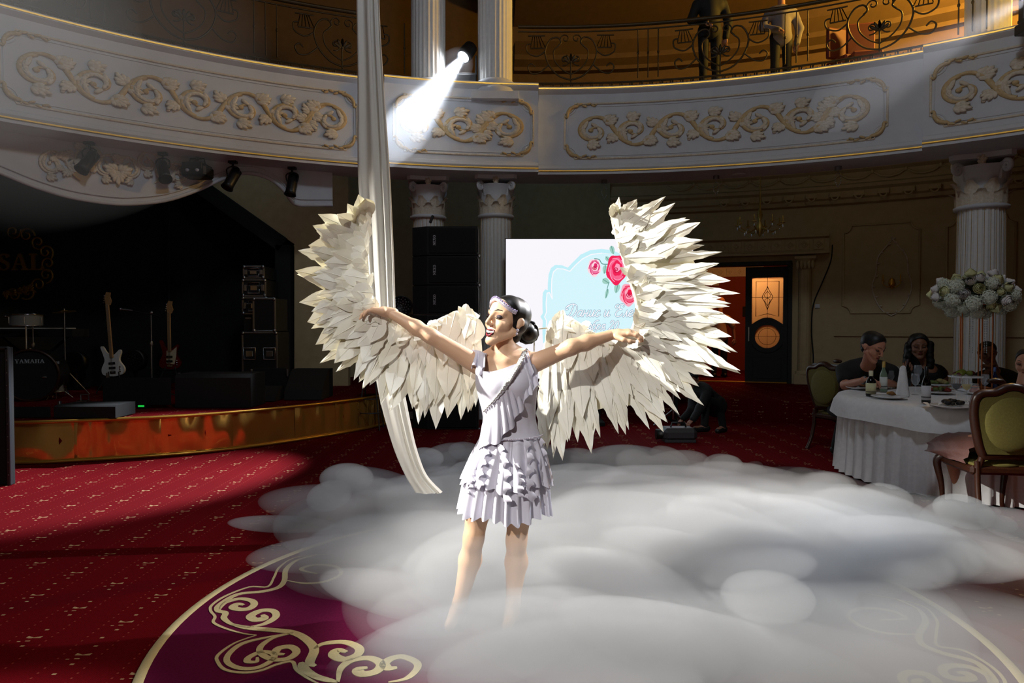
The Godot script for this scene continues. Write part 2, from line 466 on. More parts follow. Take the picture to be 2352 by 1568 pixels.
# ---- the room ----
func build_shell():
	var st := mk()
	box(st, Vector3(CEN.x, -0.1, CEN.y), Vector3(34, 0.2, 40), Transform3D(), 0.0)
	setting("floor", st, M.carpet, "red carpet with rows of small cream sprigs across the hall", "floor")
	st = mk()   # raised carpet outside the columns
	var side := ring_angle(1600, 9.5)
	sweep(st, [Vector2(9.55, 0.0), Vector2(9.55, DAIS), Vector2(13.2, DAIS), Vector2(13.2, 0.0)], ring_angle(700, 9.5), PI, 60)
	setting("floor_gallery", st, M.carpet, "raised red carpet under the balcony beside the far door", "floor")
	# outer wall with the doorway left open
	var d0 := ring_angle(1588, 13.1); var d1 := ring_angle(1817, 13.1)
	st = mk()
	sweep(st, [Vector2(13.1, 0), Vector2(13.1, 4.85), Vector2(13.35, 4.85), Vector2(13.35, 0)], d1, d0 + TAU, 96)
	sweep(st, [Vector2(13.1, 2.78), Vector2(13.1, 4.85), Vector2(13.35, 4.85), Vector2(13.35, 2.78)], d0, d1, 6)
	var wall := setting("wall_outer", st, M.cream_wall, "dim cream wall under the balcony behind the tables", "wall")
	# cornice
	st = mk()
	sweep(st, [Vector2(13.1, 3.86), Vector2(12.98, 3.88), Vector2(12.96, 3.95), Vector2(12.9, 3.98), Vector2(12.9, 4.1), Vector2(12.82, 4.14), Vector2(12.8, 4.2), Vector2(12.9, 4.24), Vector2(12.9, 4.44), Vector2(12.8, 4.48), Vector2(12.7, 4.6), Vector2(12.66, 4.75), Vector2(13.1, 4.75)], ring_angle(1400, 13.1), ring_angle(2500, 13.1), 40, true, true)
	obj("cornice", st, M.cream_wall, wall)
	var den := mk(); box(den, Vector3(0, 0, 0), Vector3(0.2, 0.09, 0.1)); tube(den, arc_pts3(0.06), 0.018, 6)
	var dm := done(den)
	var swag := mk(); tube(swag, [Vector3(-0.26, 0.05, 0), Vector3(-0.15, -0.03, 0.02), Vector3(0, -0.06, 0.03), Vector3(0.15, -0.03, 0.02), Vector3(0.26, 0.05, 0)], 0.022, 6); ball(swag, Vector3(0.27, 0.06, 0.01), Vector3(0.03, 0.04, 0.03), 8, 5)
	var sm := done(swag)
	var a := ring_angle(1660, 13.1)
	while a < ring_angle(2420, 13.1):
		place(put("dentil", dm, M.cream_wall, wall), a, 12.86, 4.03)
		a += 0.42 / 13.1
	a = ring_angle(1560, 13.1)
	while a < ring_angle(2420, 13.1):
		place(put("swag", sm, M.cream_wall, wall), a, 12.88, 4.36)
		a += 0.56 / 13.1
	# moulded wall panel with a dado
	for q in [[1935, 2110], [2172, 2330]]:
		st = mk(); frame_line(st, ring_angle(q[0], 13.1), ring_angle(q[1], 13.1), 1.75, 3.45, 13.08, 0.02, 0.14)
		obj("panel_moulding", st, M.cream_wall, wall)
	st = mk(); sweep(st, [Vector2(13.1, 1.28), Vector2(13.05, 1.3), Vector2(13.05, 1.35), Vector2(13.1, 1.37)], d1 + 0.06, ring_angle(2500, 13.1), 24, true, true)
	obj("dado_rail", st, M.cream_wall, wall)
	# ceilings, the upper floor and its wall
	st = mk(); sweep(st, [Vector2(9.9, 4.78), Vector2(9.9, 5.2), Vector2(13.35, 5.2), Vector2(13.35, 4.78)], 0, TAU, 96, false)
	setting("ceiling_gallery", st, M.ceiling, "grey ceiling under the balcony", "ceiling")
	st = mk(); sweep(st, [Vector2(13.1, 5.2), Vector2(13.1, 9.3), Vector2(13.35, 9.3), Vector2(13.35, 5.2)], 0, TAU, 96, false)
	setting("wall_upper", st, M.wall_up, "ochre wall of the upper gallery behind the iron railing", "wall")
	st = mk()
	lathe(st, [Vector2(13.4, 9.3), Vector2(0.0, 9.3)], 64, Transform3D(Basis(), Vector3(CEN.x, 0, CEN.y)))
	lathe(st, [Vector2(0.0, 9.5), Vector2(13.4, 9.5)], 64, Transform3D(Basis(), Vector3(CEN.x, 0, CEN.y)))
	lathe(st, [Vector2(13.4, 9.5), Vector2(13.4, 9.3)], 64, Transform3D(Basis(), Vector3(CEN.x, 0, CEN.y)))
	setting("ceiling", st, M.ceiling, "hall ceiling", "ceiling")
	build_rug()
func arc_pts3(r: float) -> Array:
	var o := []
	for i in 9: o.append(Vector3(cos(PI * i / 8.0) * r, -sin(PI * i / 8.0) * r - 0.04, 0.05))
	return o
func place(o: Node3D, a: float, rad: float, y: float, roll := 0.0) -> Node3D:
	o.transform = frame(a, rad, y) * Transform3D(Basis(Vector3(0, 0, 1), roll), Vector3.ZERO)
	return o
func frame(a: float, rad: float, y: float) -> Transform3D:   # x along the ring, z towards the hall's middle
	return Transform3D(Basis(Vector3(cos(a), 0, sin(a)), Vector3.UP, Vector3(-sin(a), 0, cos(a))), ring(a, rad, y))
# a moulding round a panel on the ring, with hollowed corners
func frame_line(st: SurfaceTool, a0: float, a1: float, y0: float, y1: float, rad: float, r: float, corner: float):
	var c := corner / rad
	var pts := []
	var quads := [[a0, y0, 0.0], [a0, y1, -PI * 0.5], [a1, y1, -PI], [a1, y0, -PI * 1.5]]
	for i in 4:
		var q: Array = quads[i]
		for k in 6:
			var an: float = q[2] + PI * 0.5 * (k / 5.0 if false else 1.0 - k / 5.0)
			# hollow corner: a quarter circle about the corner itself
			var s := sin(PI * 0.5 * k / 5.0); var co := cos(PI * 0.5 * k / 5.0)
			var dx := 0.0; var dy := 0.0
			match i:
				0: dx = co; dy = s
				1: dx = s; dy = -co
				2: dx = -co; dy = -s
				3: dx = -s; dy = co
			pts.append(Vector2(q[0] + dx * c, q[1] + dy * corner))
		var nx: Array = quads[(i + 1) % 4]
		var p0: Vector2 = pts[-1]
		var steps := 1 if i % 2 == 0 else 14
		if steps > 1:
			var sgn := 1.0 if i == 1 else -1.0
			for k in range(1, steps): pts.append(Vector2(lerpf(p0.x, nx[0] - sgn * c, float(k) / steps), p0.y))
	var p3 := []
	for p in pts: p3.append(ring(p.x, rad, p.y))
	tube(st, p3, r, 6, Transform3D(), false, Vector3.ONE, true)

# the round rug under the dancer
func stroke(st: SurfaceTool, pts: Array, w0: float, w1: float, y := 0.006):
	var rows := []; var n := pts.size()
	for i in n:
		var d: Vector3 = (pts[mini(i + 1, n - 1)] - pts[maxi(i - 1, 0)]).normalized()
		var s := Vector3(-d.z, 0, d.x); var t := float(i) / (n - 1)
		var w := 0.78 * lerpf(w0, w1, t) * (0.35 + 0.65 * minf(1.0, minf(t, 1.0 - t) * 6.0))
		var p: Vector3 = pts[i]; p.y = 0
		rows.append([p - s * w, p - s * w + Vector3(0, y, 0), p + s * w + Vector3(0, y, 0), p + s * w])
	grid(st, rows)
func build_rug():
	var c := Vector3(0.29, 0, -3.5); var rad := 2.0
	var t := thing("round_rug", "round plum carpet medallion with cream scrolls under the winged dancer", "rug", c)
	var st := mk(); lathe(st, [Vector2(0, 0.003), Vector2(rad - 0.02, 0.003), Vector2(rad, 0.001)], 96); obj("pile", st, M.rug, t)
	st = mk()
	lathe(st, [Vector2(rad - 0.045, 0.004), Vector2(rad - 0.042, 0.007), Vector2(rad - 0.003, 0.007), Vector2(rad, 0.004)], 128, Transform3D(), 0, 0.0, false)
	obj("border", st, M.rug_cream, t)
	var lines := [
		[0.008, 0.010, 1400, 215, 1130, 235, 1010, 300, 970, 370, 925, 437, 800, 440, 640, 500, 550, 560, 540, 600, 570, 640, 560, 680, 640, 720, 760, 755, 850, 765],
		[0.02, 0.02, 1240, 225, 1120, 260, 1050, 320, 1040, 390, 1000, 440, 890, 470, 720, 490, 600, 560, 590, 600, 640, 615, 630, 650, 680, 690, 780, 715],
		[0.024, 0.03, 680, 690, 780, 715, 1000, 735, 1100, 750, 1180, 790, 1240, 860, 1210, 950, 1250, 975],
		[0.02, 0.03, 600, 590, 640, 545, 730, 520, 810, 530, 835, 555, 800, 585, 740, 592, 690, 578, 720, 555, 765, 562],
		[0.02, 0.034, 780, 715, 900, 690, 980, 640, 960, 602, 880, 600, 810, 635, 840, 662, 905, 650, 890, 628],
		[0.016, 0.02, 1100, 750, 950, 775, 760, 820, 665, 890, 655, 950, 740, 990, 860, 985, 960, 930, 960, 890, 880, 880, 800, 915, 790, 945, 850, 945, 855, 915],
		[0.009, 0.012, 850, 765, 700, 820, 590, 900, 590, 950, 640, 1000, 760, 1020, 880, 1005, 985, 965, 1090, 945, 1120, 1000, 1200, 1060, 1280, 1100],
		[0.016, 0.028, 1080, 755, 960, 785, 880, 840, 880, 890, 960, 930, 1060, 925, 1120, 880, 1080, 845, 1000, 855, 980, 890, 1040, 895],
		[0.022, 0.034, 1240, 860, 1300, 825, 1440, 812, 1540, 850, 1530, 900, 1440, 930, 1370, 900, 1400, 868, 1460, 880],
		[0.03, 0.02, 1150, 950, 1180, 1000, 1260, 1050, 1400, 1085],
		[0.022, 0.034, 1400, 1085, 1420, 990, 1500, 935, 1620, 922, 1690, 960, 1660, 1010, 1570, 1030, 1530, 1000, 1600, 985],
		[0.034, 0.016, 1800, 985, 1740, 990, 1715, 960, 1760, 925, 1840, 912, 1930, 950, 1930, 1000, 1860, 1060, 1740, 1085],
		[0.012, 0.02, 1050, 395, 1180, 415, 1320, 400, 1420, 350, 1380, 300, 1240, 290, 1150, 320, 1260, 350]]
	for l in lines:
		var pts := []
		for k in range(2, l.size(), 2): pts.append(on_plane(300 + l[k] * 0.34014, 1200 + l[k + 1] * 0.34014, 0.0) - c)
		for side in [0, 1]:       # the far quarters carry the same scrolls, mirrored and turned
			st = mk(false)
			var q := []
			for p in smooth_line(pts, 5): q.append(p if side == 0 else Vector3(-p.x, 0, p.z).rotated(Vector3.UP, -0.42))
			stroke(st, q, l[0], l[1]); obj("scroll", st, M.rug_cream, t)

# ---- balcony front, its reliefs and railings ----
func lobe(st: SurfaceTool, c: Vector2, ang: float, ln: float, w: float, z := 0.012, thick := 0.02):
	var b := Basis(Vector3(0, 0, 1), ang)
	ball(st, Vector3(ln * 0.5, 0, 0), Vector3(ln * 0.5, w * 0.5, thick), 7, 4, Transform3D(b, Vector3(c.x, c.y, z)) * Transform3D(Basis(Vector3.UP, -0.15), Vector3.ZERO))
func tuft(st: SurfaceTool, c: Vector2, ang: float, size: float, n := 5):
	for i in n:
		var k := float(i) / (n - 1) - 0.5
		lobe(st, c, ang + k * 1.5, size * (1.0 - absf(k) * 0.7), size * 0.34)
func spiral(c: Vector2, r0: float, r1: float, a0: float, turns: float, n := 30) -> Array:
	var o := []
	for i in n + 1:
		var t := float(i) / n
		o.append(c + Vector2.from_angle(a0 + TAU * turns * t) * lerpf(r0, r1, pow(t, 0.8)))
	return o
# one volute of the scroll frieze, 0.5 m high: [stem mesh, leaf mesh]; the other ones are turned or mirrored
func volute_meshes() -> Array:
	var st := mk(); var lf := mk()
	var s := spiral(Vector2(0, -0.005), 0.215, 0.045, 0.55 * PI, 1.15, 34)
	var rr := []
	for i in s.size(): rr.append(lerpf(0.03, 0.015, float(i) / s.size()))
	tube(st, flat3(s, 0.006), rr, 7)
	var sweepl := smooth_line([Vector2(-0.08, 0.2), Vector2(0.04, 0.225), Vector2(0.16, 0.16), Vector2(0.24, 0.02), Vector2(0.32, -0.13), Vector2(0.42, -0.21)], 6)
	var r2 := []
	for i in sweepl.size(): r2.append(0.016 + 0.016 * sin(PI * i / (sweepl.size() - 1.0)))
	tube(st, flat3(sweepl, 0.008), r2, 7)
	ball(st, Vector3(s[-1].x, s[-1].y, 0.014), Vector3(0.032, 0.032, 0.026), 10, 6)
	for i in 9:          # leaves inside the curl
		var t := 0.03 + 0.6 * i / 9.0
		var p: Vector2 = sample(s, t); var d: Vector2 = (sample(s, t + 0.03) - p).normalized()
		lobe(lf, p, d.angle() + 0.6, lerpf(0.19, 0.09, t), 0.05)
	tuft(lf, Vector2(0.12, 0.13), 0.55, 0.2, 6); tuft(lf, Vector2(0.26, -0.06), -2.3, 0.17, 5); tuft(lf, Vector2(0.26, -0.04), 0.35, 0.17, 5)
	tuft(lf, Vector2(-0.08, -0.19), -0.35, 0.18, 5)
	lobe(lf, Vector2(0.05, 0.05), 2.4, 0.12, 0.05); lobe(lf, Vector2(0.09, -0.03), -1.9, 0.12, 0.05)
	ball(lf, Vector3(0.17, -0.18, 0.015), Vector3(0.022, 0.022, 0.02), 8, 5)
	return [done(st), done(lf)]
func corner_mesh() -> ArrayMesh:
	var st := mk()
	var c := smooth_line([Vector2(0.0, 0.2), Vector2(0.03, 0.215), Vector2(0.045, 0.19), Vector2(0.05, 0.14), Vector2(0.09, 0.08), Vector2(0.15, 0.05), Vector2(0.19, 0.045), Vector2(0.215, 0.025), Vector2(0.2, 0.0)], 5)
	var r := []
	for i in c.size(): r.append(0.012 + 0.016 * sin(PI * i / (c.size() - 1.0)))
	tube(st, flat3(c, 0.01), r, 6)
	for i in 4: lobe(st, Vector2(0.2 + i * 0.07, 0.03 - 0.004 * i), 0.35 if i % 2 else -0.3, 0.09, 0.035)
	ball(st, Vector3(0.5, 0.02, 0.01), Vector3(0.02, 0.014, 0.014), 8, 5)
	return done(st)
var vol: Array
var corner: ArrayMesh
func fascia(number: int, p0: float, p1: float, rad: float, label: String, m0 := 0.0, m1 := 0.0, s0 := 0.0, s1 := 0.0, count := 0, a0x := INF, a1x := INF):
	var a0 := ring_angle(p0, rad) if a0x == INF else a0x; var a1 := ring_angle(p1, rad) if a1x == INF else a1x
	var st := mk()
	var seg := maxi(4, int((a1 - a0) * 24))
	sweep(st, [Vector2(9.95, RIM - 0.02), Vector2(rad - 0.07, RIM - 0.02), Vector2(rad - 0.07, RIM - 0.07), Vector2(rad - 0.03, RIM - 0.1), Vector2(rad, RIM - 0.12), Vector2(rad, SOFFIT + 0.17), Vector2(rad - 0.03, SOFFIT + 0.15), Vector2(rad - 0.05, SOFFIT + 0.1), Vector2(rad - 0.03, SOFFIT + 0.07), Vector2(rad - 0.06, SOFFIT + 0.03), Vector2(rad - 0.06, SOFFIT), Vector2(9.95, SOFFIT)], a0, a1, seg, true, true)
	var f := setting("trim_%d" % number, st, M.plaster, label, "balcony")
	for h in [[RIM - 0.045, 0.014], [SOFFIT + 0.055, 0.012]]:
		st = mk(); sweep(st, [Vector2(rad - 0.062, h[0] - h[1]), Vector2(rad - 0.078, h[0] - h[1] * 0.7), Vector2(rad - 0.078, h[0] + h[1] * 0.7), Vector2(rad - 0.062, h[0] + h[1])], a0, a1, seg, true)
		obj("gilded_edge", st, M.gilt, f)
	if count == 0: return f
	var b0 := ring_angle(m0, rad); var b1 := ring_angle(m1, rad)
	st = mk(); frame_line(st, b0, b1, 4.17, 5.04, rad - 0.008, 0.016, 0.16); obj("panel_moulding", st, M.leaf_paint, f)
	st = mk(); frame_line(st, b0 + 0.045 / rad, b1 - 0.045 / rad, 4.215, 4.995, rad - 0.004, 0.008, 0.14); obj("panel_moulding", st, M.plaster, f)
	for i in 4:
		var o := put("corner_ornament", corner, M.gilt_paint, f)
		var fx := i % 2; var fy := i / 2
		o.transform = frame(b1 if fx else b0, rad - 0.012, 5.04 if fy else 4.17) * Transform3D(Basis().scaled(Vector3(-1 if fx else 1, -1 if fy else 1, 1)), Vector3.ZERO)
	var c0 := ring_angle(s0, rad) + 0.22 / rad; var c1 := ring_angle(s1, rad) - 0.22 / rad
	for i in count:
		var a := lerpf(c0, c1, float(i) / (count - 1)); var s := (c1 - c0) * rad / (count - 1) / 0.47
		var t := frame(a, rad - 0.004, 4.6) * Transform3D(Basis().scaled(Vector3((-1.0 if i == count - 1 else 1.0) * s, 1 if i % 2 == 0 else -1, 1)), Vector3.ZERO)
		var v := put("volute", vol[0], M.gilt_paint, f); v.transform = t
		put("acanthus", vol[1], M.leaf_paint, v)
	return f
func build_balcony():
	vol = volute_meshes(); corner = corner_mesh()
	var edge0 := ring_angle(884, RING - 0.18); var edge1 := ring_angle(1236, RING - 0.18); var edge2 := ring_angle(2112, RING - 0.2)
	fascia(1, 0, 0, RING, "long curved balcony front on the left with a seven-volute gilded scroll", 8, 822, 54, 795, 7, -1.35, edge0)
	fascia(2, 0, 0, RING - 0.18, "short projecting balcony block between the paired columns, scroll half washed out by the beam", 905, 1224, 928, 1193, 3, edge0, edge1)
	fascia(3, 0, 0, RING, "long curved balcony front right of the paired columns with its gilded scroll", 1296, 2032, 1332, 1985, 7, edge1, edge2)
	fascia(4, 0, 0, RING - 0.2, "projecting balcony block above the single right-hand column with a large scroll", 2130, 2560, 2160, 2530, 3, edge2, edge2 + 0.36)
	fascia(5, 0, 0, RING, "plain balcony front behind the viewer", 0, 0, 0, 0, 0, edge2 + 0.36, TAU - 1.35)
	build_railing()
func motif() -> ArrayMesh:      # a lyre of scrolls between two lattice baskets, 1.5 m wide and 0.8 m high
	var st := mk()
	for s in [-1.0, 1.0]:
		var f := Transform3D(Basis().scaled(Vector3(s, 1, 1)), Vector3.ZERO)
		tube(st, flat3(smooth_line([Vector2(0, 0.03), Vector2(0.2, 0.1), Vector2(0.36, 0.28), Vector2(0.42, 0.5), Vector2(0.34, 0.68), Vector2(0.22, 0.72), Vector2(0.16, 0.64), Vector2(0.21, 0.58)], 5)), 0.015, 5, f)
		tube(st, flat3(smooth_line([Vector2(0, 0.12), Vector2(0.14, 0.2), Vector2(0.26, 0.34), Vector2(0.28, 0.5), Vector2(0.2, 0.58)], 5)), 0.012, 5, f)
		tube(st, flat3(spiral(Vector2(0.1, 0.36), 0.1, 0.02, -1.2, -1.2, 18)), 0.012, 5, f)
		tube(st, flat3(spiral(Vector2(0.09, 0.7), 0.085, 0.02, -0.6, 1.2, 18)), 0.012, 5, f)
		tube(st, flat3(smooth_line([Vector2(0.36, 0.28), Vector2(0.5, 0.16), Vector2(0.64, 0.14), Vector2(0.7, 0.24), Vector2(0.64, 0.3), Vector2(0.58, 0.25)], 5)), 0.013, 5, f)
		tube(st, flat3(smooth_line([Vector2(0.42, 0.5), Vector2(0.55, 0.42), Vector2(0.7, 0.48), Vector2(0.72, 0.6), Vector2(0.64, 0.62)], 5)), 0.013, 5, f)
		for i in 5:        # lattice basket
			bar(st, Vector3(0.42 + i * 0.06, 0.56, 0), Vector3(0.5 + i * 0.03, 0.74, 0), 0.007, 4, f)
			bar(st, Vector3(0.66 - i * 0.06, 0.56, 0), Vector3(0.62 - i * 0.03, 0.74, 0), 0.007, 4, f)
		bar(st, Vector3(0.42, 0.75, 0), Vector3(0.7, 0.75, 0), 0.012, 5, f); bar(st, Vector3(0.44, 0.55, 0), Vector3(0.66, 0.55, 0), 0.012, 5, f)
		for i in 3: lobe(st, Vector2(0, 0.3), PI * 0.5 - s * 0.5 * i, 0.16, 0.05, 0.0, 0.012)
	ball(st, Vector3(0, 0.32, 0), Vector3(0.03, 0.03, 0.02), 8, 5)
	bar(st, Vector3(0, 0, 0), Vector3(0, 0.4, 0), 0.013, 5)
	return done(st)
func build_railing():
	var mo := motif()
	var key := mk()         # one link of the Greek key
	var kp := [Vector2(0, 0), Vector2(0, 0.1), Vector2(0.12, 0.1), Vector2(0.12, 0.04), Vector2(0.06, 0.04), Vector2(0.06, 0.07)]
	for i in 5: bar(key, Vector3(kp[i].x, kp[i].y, 0), Vector3(kp[i + 1].x, kp[i + 1].y, 0), 0.009, 4)
	bar(key, Vector3(0.12, 0.1, 0), Vector3(0.15, 0.1, 0), 0.009, 4); bar(key, Vector3(0.15, 0.1, 0), Vector3(0.15, 0, 0), 0.009, 4)
	var km := done(key)
	var ba := mk(); bar(ba, Vector3(0, 0.2, 0), Vector3(0, 0.99, 0), 0.011, 6); ball(ba, Vector3(0, 0.6, 0), Vector3(0.02, 0.03, 0.02), 8, 5); var bm := done(ba)
	for q in [[-120, 868, [60, 430, 790], "dark iron railing of scrolls along the left balcony", 3], [1190, 2200, [1310, 1650, 2012], "iron scroll railing silhouetted on amber light on the right balcony", 4]]:
		var rad := 9.55
		var a0 := ring_angle(q[0], rad); var a1 := ring_angle(q[1], rad)
		var t := thing("balcony_railing", q[3], "railing", ring(a0, rad, RIM))
		var inv := Transform3D(Basis(), -t.position)
		for h in [[0.02, 0.014], [0.15, 0.012], [0.98, 0.012], [1.06, 0.03]]:
			var st := mk(); var p := []
			for i in 25: p.append(ring(lerpf(a0, a1, i / 24.0), rad, RIM + h[0]) - t.position)
			tube(st, p, h[1], 6); obj("handrail" if h[0] > 1.0 else "rail", st, M.iron, t)
		var a := a0 + 0.01
		while a < a1 - 0.02:
			put("greek_key", km, M.iron, t).transform = inv * frame(a, rad, RIM + 0.035); a += 0.16 / rad
		var prev := a0
		for px in q[2]:
			var am := ring_angle(px, rad)
			put("scroll_panel", mo, M.iron, t).transform = inv * frame(am, rad, RIM + 0.17)
			var mid := am - 1.12 / rad
			for d in [-0.16, 0.0, 0.16]: put("baluster", bm, M.iron, t).transform = inv * frame(mid + d / rad, rad, RIM)
			prev = am
		for d in [-0.16, 0.0, 0.16]: put("baluster", bm, M.iron, t).transform = inv * frame(prev + (1.12 + d) / rad, rad, RIM)

# ---- stage on the left ----
func ring_h(x: float, y: float, rad: float) -> Vector3:     # on the cylinder of radius rad, where the picture shows x, y
	var p := ring(ring_angle(x, rad), rad, 0.0)
	return at(x, y, -p.z)
func letters(text: String, size: float, depth: float, bold := true) -> TextMesh:
	var tm := TextMesh.new(); var f := SystemFont.new(); f.font_names = PackedStringArray(["Droid Serif"]); f.font_weight = 700 if bold else 400
	tm.font = f; tm.text = text; tm.font_size = 64; tm.pixel_size = size / 64.0; tm.depth = depth
	return tm
func build_stage():
	var lip := []
	for q in [[-330, 1064], [22, 1066], [201, 1059], [402, 1046], [560, 1030], [700, 1010], [830, 988], [900, 972]]: lip.append(on_plane(q[0], q[1], 0.0))
	lip = smooth_line(lip, 6)
	var t := thing("stage", "low stage on the left with a mirror gold front, gilded edges and red carpeted top", "stage", Vector3(lip[20].x, 0, lip[20].z))
	var inv := Transform3D(Basis(), -t.position)
	var st := mk(); var po := PackedVector2Array()
	for p in lip: po.append(Vector2(p.x, -p.z))
	for i in 20:
		var q := ring(lerpf(ring_angle(930, 12.6), ring_angle(-900, 12.6), i / 19.0), 12.62, 0); po.append(Vector2(q.x, -q.z))
	slab(st, po, STAGE - 0.02, Transform3D(Basis(Vector3.RIGHT, -PI * 0.5), Vector3(0, STAGE, 0)))
	var top := obj("platform", st, M.carpet, t); top.transform = inv
	var cuts := [0, 11, 17, 23, 29, 33, 37, lip.size() - 1]
	for i in cuts.size() - 1:        # mirror panels, each a little buckled
		st = mk(); var rows := []
		for k in 9:
			var v := k / 8.0; var row := []
			for j in 25:
				var u := lerpf(cuts[i], cuts[i + 1], j / 24.0) / (lip.size() - 1.0)
				var p: Vector3 = sample(lip, u); var d: Vector3 = (sample(lip, u + 0.01) - sample(lip, u - 0.01)).normalized()
				var out := Vector3(-d.z, 0, d.x)
				p += out * (0.012 + 0.009 * sin(v * PI) * sin(j * 0.52 + i * 1.7) + 0.004 * sin(j * 1.1 + i)) * (1.0 if j > 0 and j < 24 else 0.6); p.y = 0.03 + v * (STAGE - 0.05)
				row.append(inv * p)
			rows.append(row)
		grid(st, rows); obj("front_panel", st, M.gold_mirror, t)
	for h in [[STAGE - 0.012, 0.02], [0.022, 0.022]]:
		st = mk(); var q := []
		for p in lip: q.append(inv * (p + Vector3(0.01, h[0], 0.03)))
		tube(st, q, h[1], 8); obj("gilded_edge", st, M.gilt, t)
	# backdrop, side wall and the black framed opening
	st = mk(); sweep(st, [Vector2(12.5, STAGE + 0.005), Vector2(12.5, 4.76), Vector2(12.6, 4.76), Vector2(12.6, STAGE + 0.005)], ring_angle(-900, 12.5), ring_angle(662, 12.5), 30)
	setting("wall_stage", st, M.black_cloth, "black cloth backdrop behind the instruments", "backdrop")
	st = mk(); var d := 11.7
	var side := PackedVector2Array()
	for q in [[470, 380], [470, 424], [676, 560], [676, 905], [800, 905], [800, 380]]:
		var p := at(q[0], q[1], d); side.append(Vector2(p.x, p.y))
	slab(st, side, 0.15, Transform3D(Basis(), Vector3(0, 0, -d)))
	setting("wall_side", st, M.cream_wall, "cream side wall at the right end of the stage with a slanting black edge", "wall")
	var fr := thing("stage_lining", "slanting black frame lining the right side of the stage opening", "frame", Vector3(at(655, 880, d).x, STAGE, -d))
	var fp := [at(425, 400, d + 0.2), at(660, 566, d + 0.2), at(660, 905, d + 0.2)]
	for i in 2:
		st = mk(); var a: Vector3 = fp[i] - fr.position; var b: Vector3 = fp[i + 1] - fr.position
		box(st, Vector3.ZERO, Vector3(a.distance_to(b), 0.26, 0.5), aim((a + b) * 0.5, b - a, Vector3.UP if i == 0 else Vector3.RIGHT)); obj("beam", st, M.black_matt, fr)
	for q in [[[388, 470], [388, 700]], [[430, 462], [640, 580]], [[640, 580], [640, 850]]]:
		st = mk(); bar(st, at(q[0][0], q[0][1], 11.95) - fr.position, at(q[1][0], q[1][1], 11.95) - fr.position, 0.012, 6); obj("batten", st, M.black_matt, fr)
	# white valance over the stage
	var edge := smooth_line([Vector2(-200, 330), Vector2(-100, 362), Vector2(0, 396), Vector2(80, 428), Vector2(160, 452), Vector2(240, 465), Vector2(300, 468), Vector2(380, 460), Vector2(450, 438), Vector2(500, 415), Vector2(545, 398)], 5)
	edge.append_array(smooth_line([Vector2(548, 398), Vector2(580, 398), Vector2(610, 406), Vector2(635, 420), Vector2(655, 440), Vector2(672, 464), Vector2(690, 471)], 4)); edge.append(Vector2(764, 471))
	st = mk(false); var rows := []
	for p in edge:
		var b := ring_h(p.x, p.y, 9.75); var c := ring_h(p.x, p.y, 9.9)
		var up := Vector3(b.x, SOFFIT + 0.02, b.z); var up2 := Vector3(c.x, SOFFIT + 0.02, c.z)
		c.y = b.y
		rows.append([up, b, c, up2])
	grid(st, rows)
	var va := setting("trim_6", st, M.plaster, "white scalloped plaster valance over the stage opening", "valance")
	for k in [[0.0, 0.03], [0.09, 0.012]]:
		st = mk(); var q := []
		for p in edge: q.append(ring_h(p.x, p.y, 9.74) + Vector3(0, k[0], 0))
		tube(st, q, k[1], 6, Transform3D(), false); obj("valance_moulding", st, M.plaster, va)
	for q in [[125, 378, 1, 1, 0.75], [165, 372, -1, -1, 0.55], [215, 362, -1, 1, 0.7], [250, 385, 1, 1, 0.75], [300, 390, -1, 1, 0.75], [345, 375, 1, 1, 0.7], [380, 392, 1, -1, 0.55], [412, 402, -1, 1, 0.7]]:
		var p := ring_h(q[0], q[1], 9.73); var v := put("volute", vol[0], M.leaf_paint, va)
		v.transform = frame(ring_angle(q[0], 9.73), 9.73, p.y) * Transform3D(Basis().scaled(Vector3(q[2] * q[4], q[3] * q[4], 0.8)), Vector3.ZERO)
		put("acanthus", vol[1], M.leaf_paint, v)
	var tf := mk()
	for i in 3: tuft(tf, Vector2(0, 0.06), PI * (0.5 - 0.5 * (i - 1) * 1.2) + PI, 0.2, 5)
	obj("acanthus", tf, M.leaf_paint, va).transform = frame(ring_angle(275, 9.73), 9.73, ring_h(275, 405, 9.73).y)
	# gilded sign on the backdrop
	var s := thing("wall_sign", "gilded sign reading SAL in a scrolled frame, cut off at the picture's edge", "sign", ring_h(20, 605, 12.4))
	var tm := put("lettering", letters("SAL", 0.36, 0.03), M.gilt_dull, s); tm.position = Vector3(0.19, 0.02, 0.0)
	for i in 9:
		st = mk(); var an := lerpf(-1.45, 1.45, i / 8.0); var c := Vector2(cos(an) * 0.62, sin(an) * 0.5)
		tube(st, flat3(spiral(c, 0.13, 0.03, an - 1.2, 1.3 if i % 2 else -1.3, 20)), 0.016, 6); obj("frame_scroll", st, M.gilt_dull, s)
	st = mk(); for i in 5: tuft(st, Vector2(-0.05 + i * 0.09, -0.42), -1.2 + 0.5 * i, 0.14)
	obj("frame_leaves", st, M.gilt_dull, s)

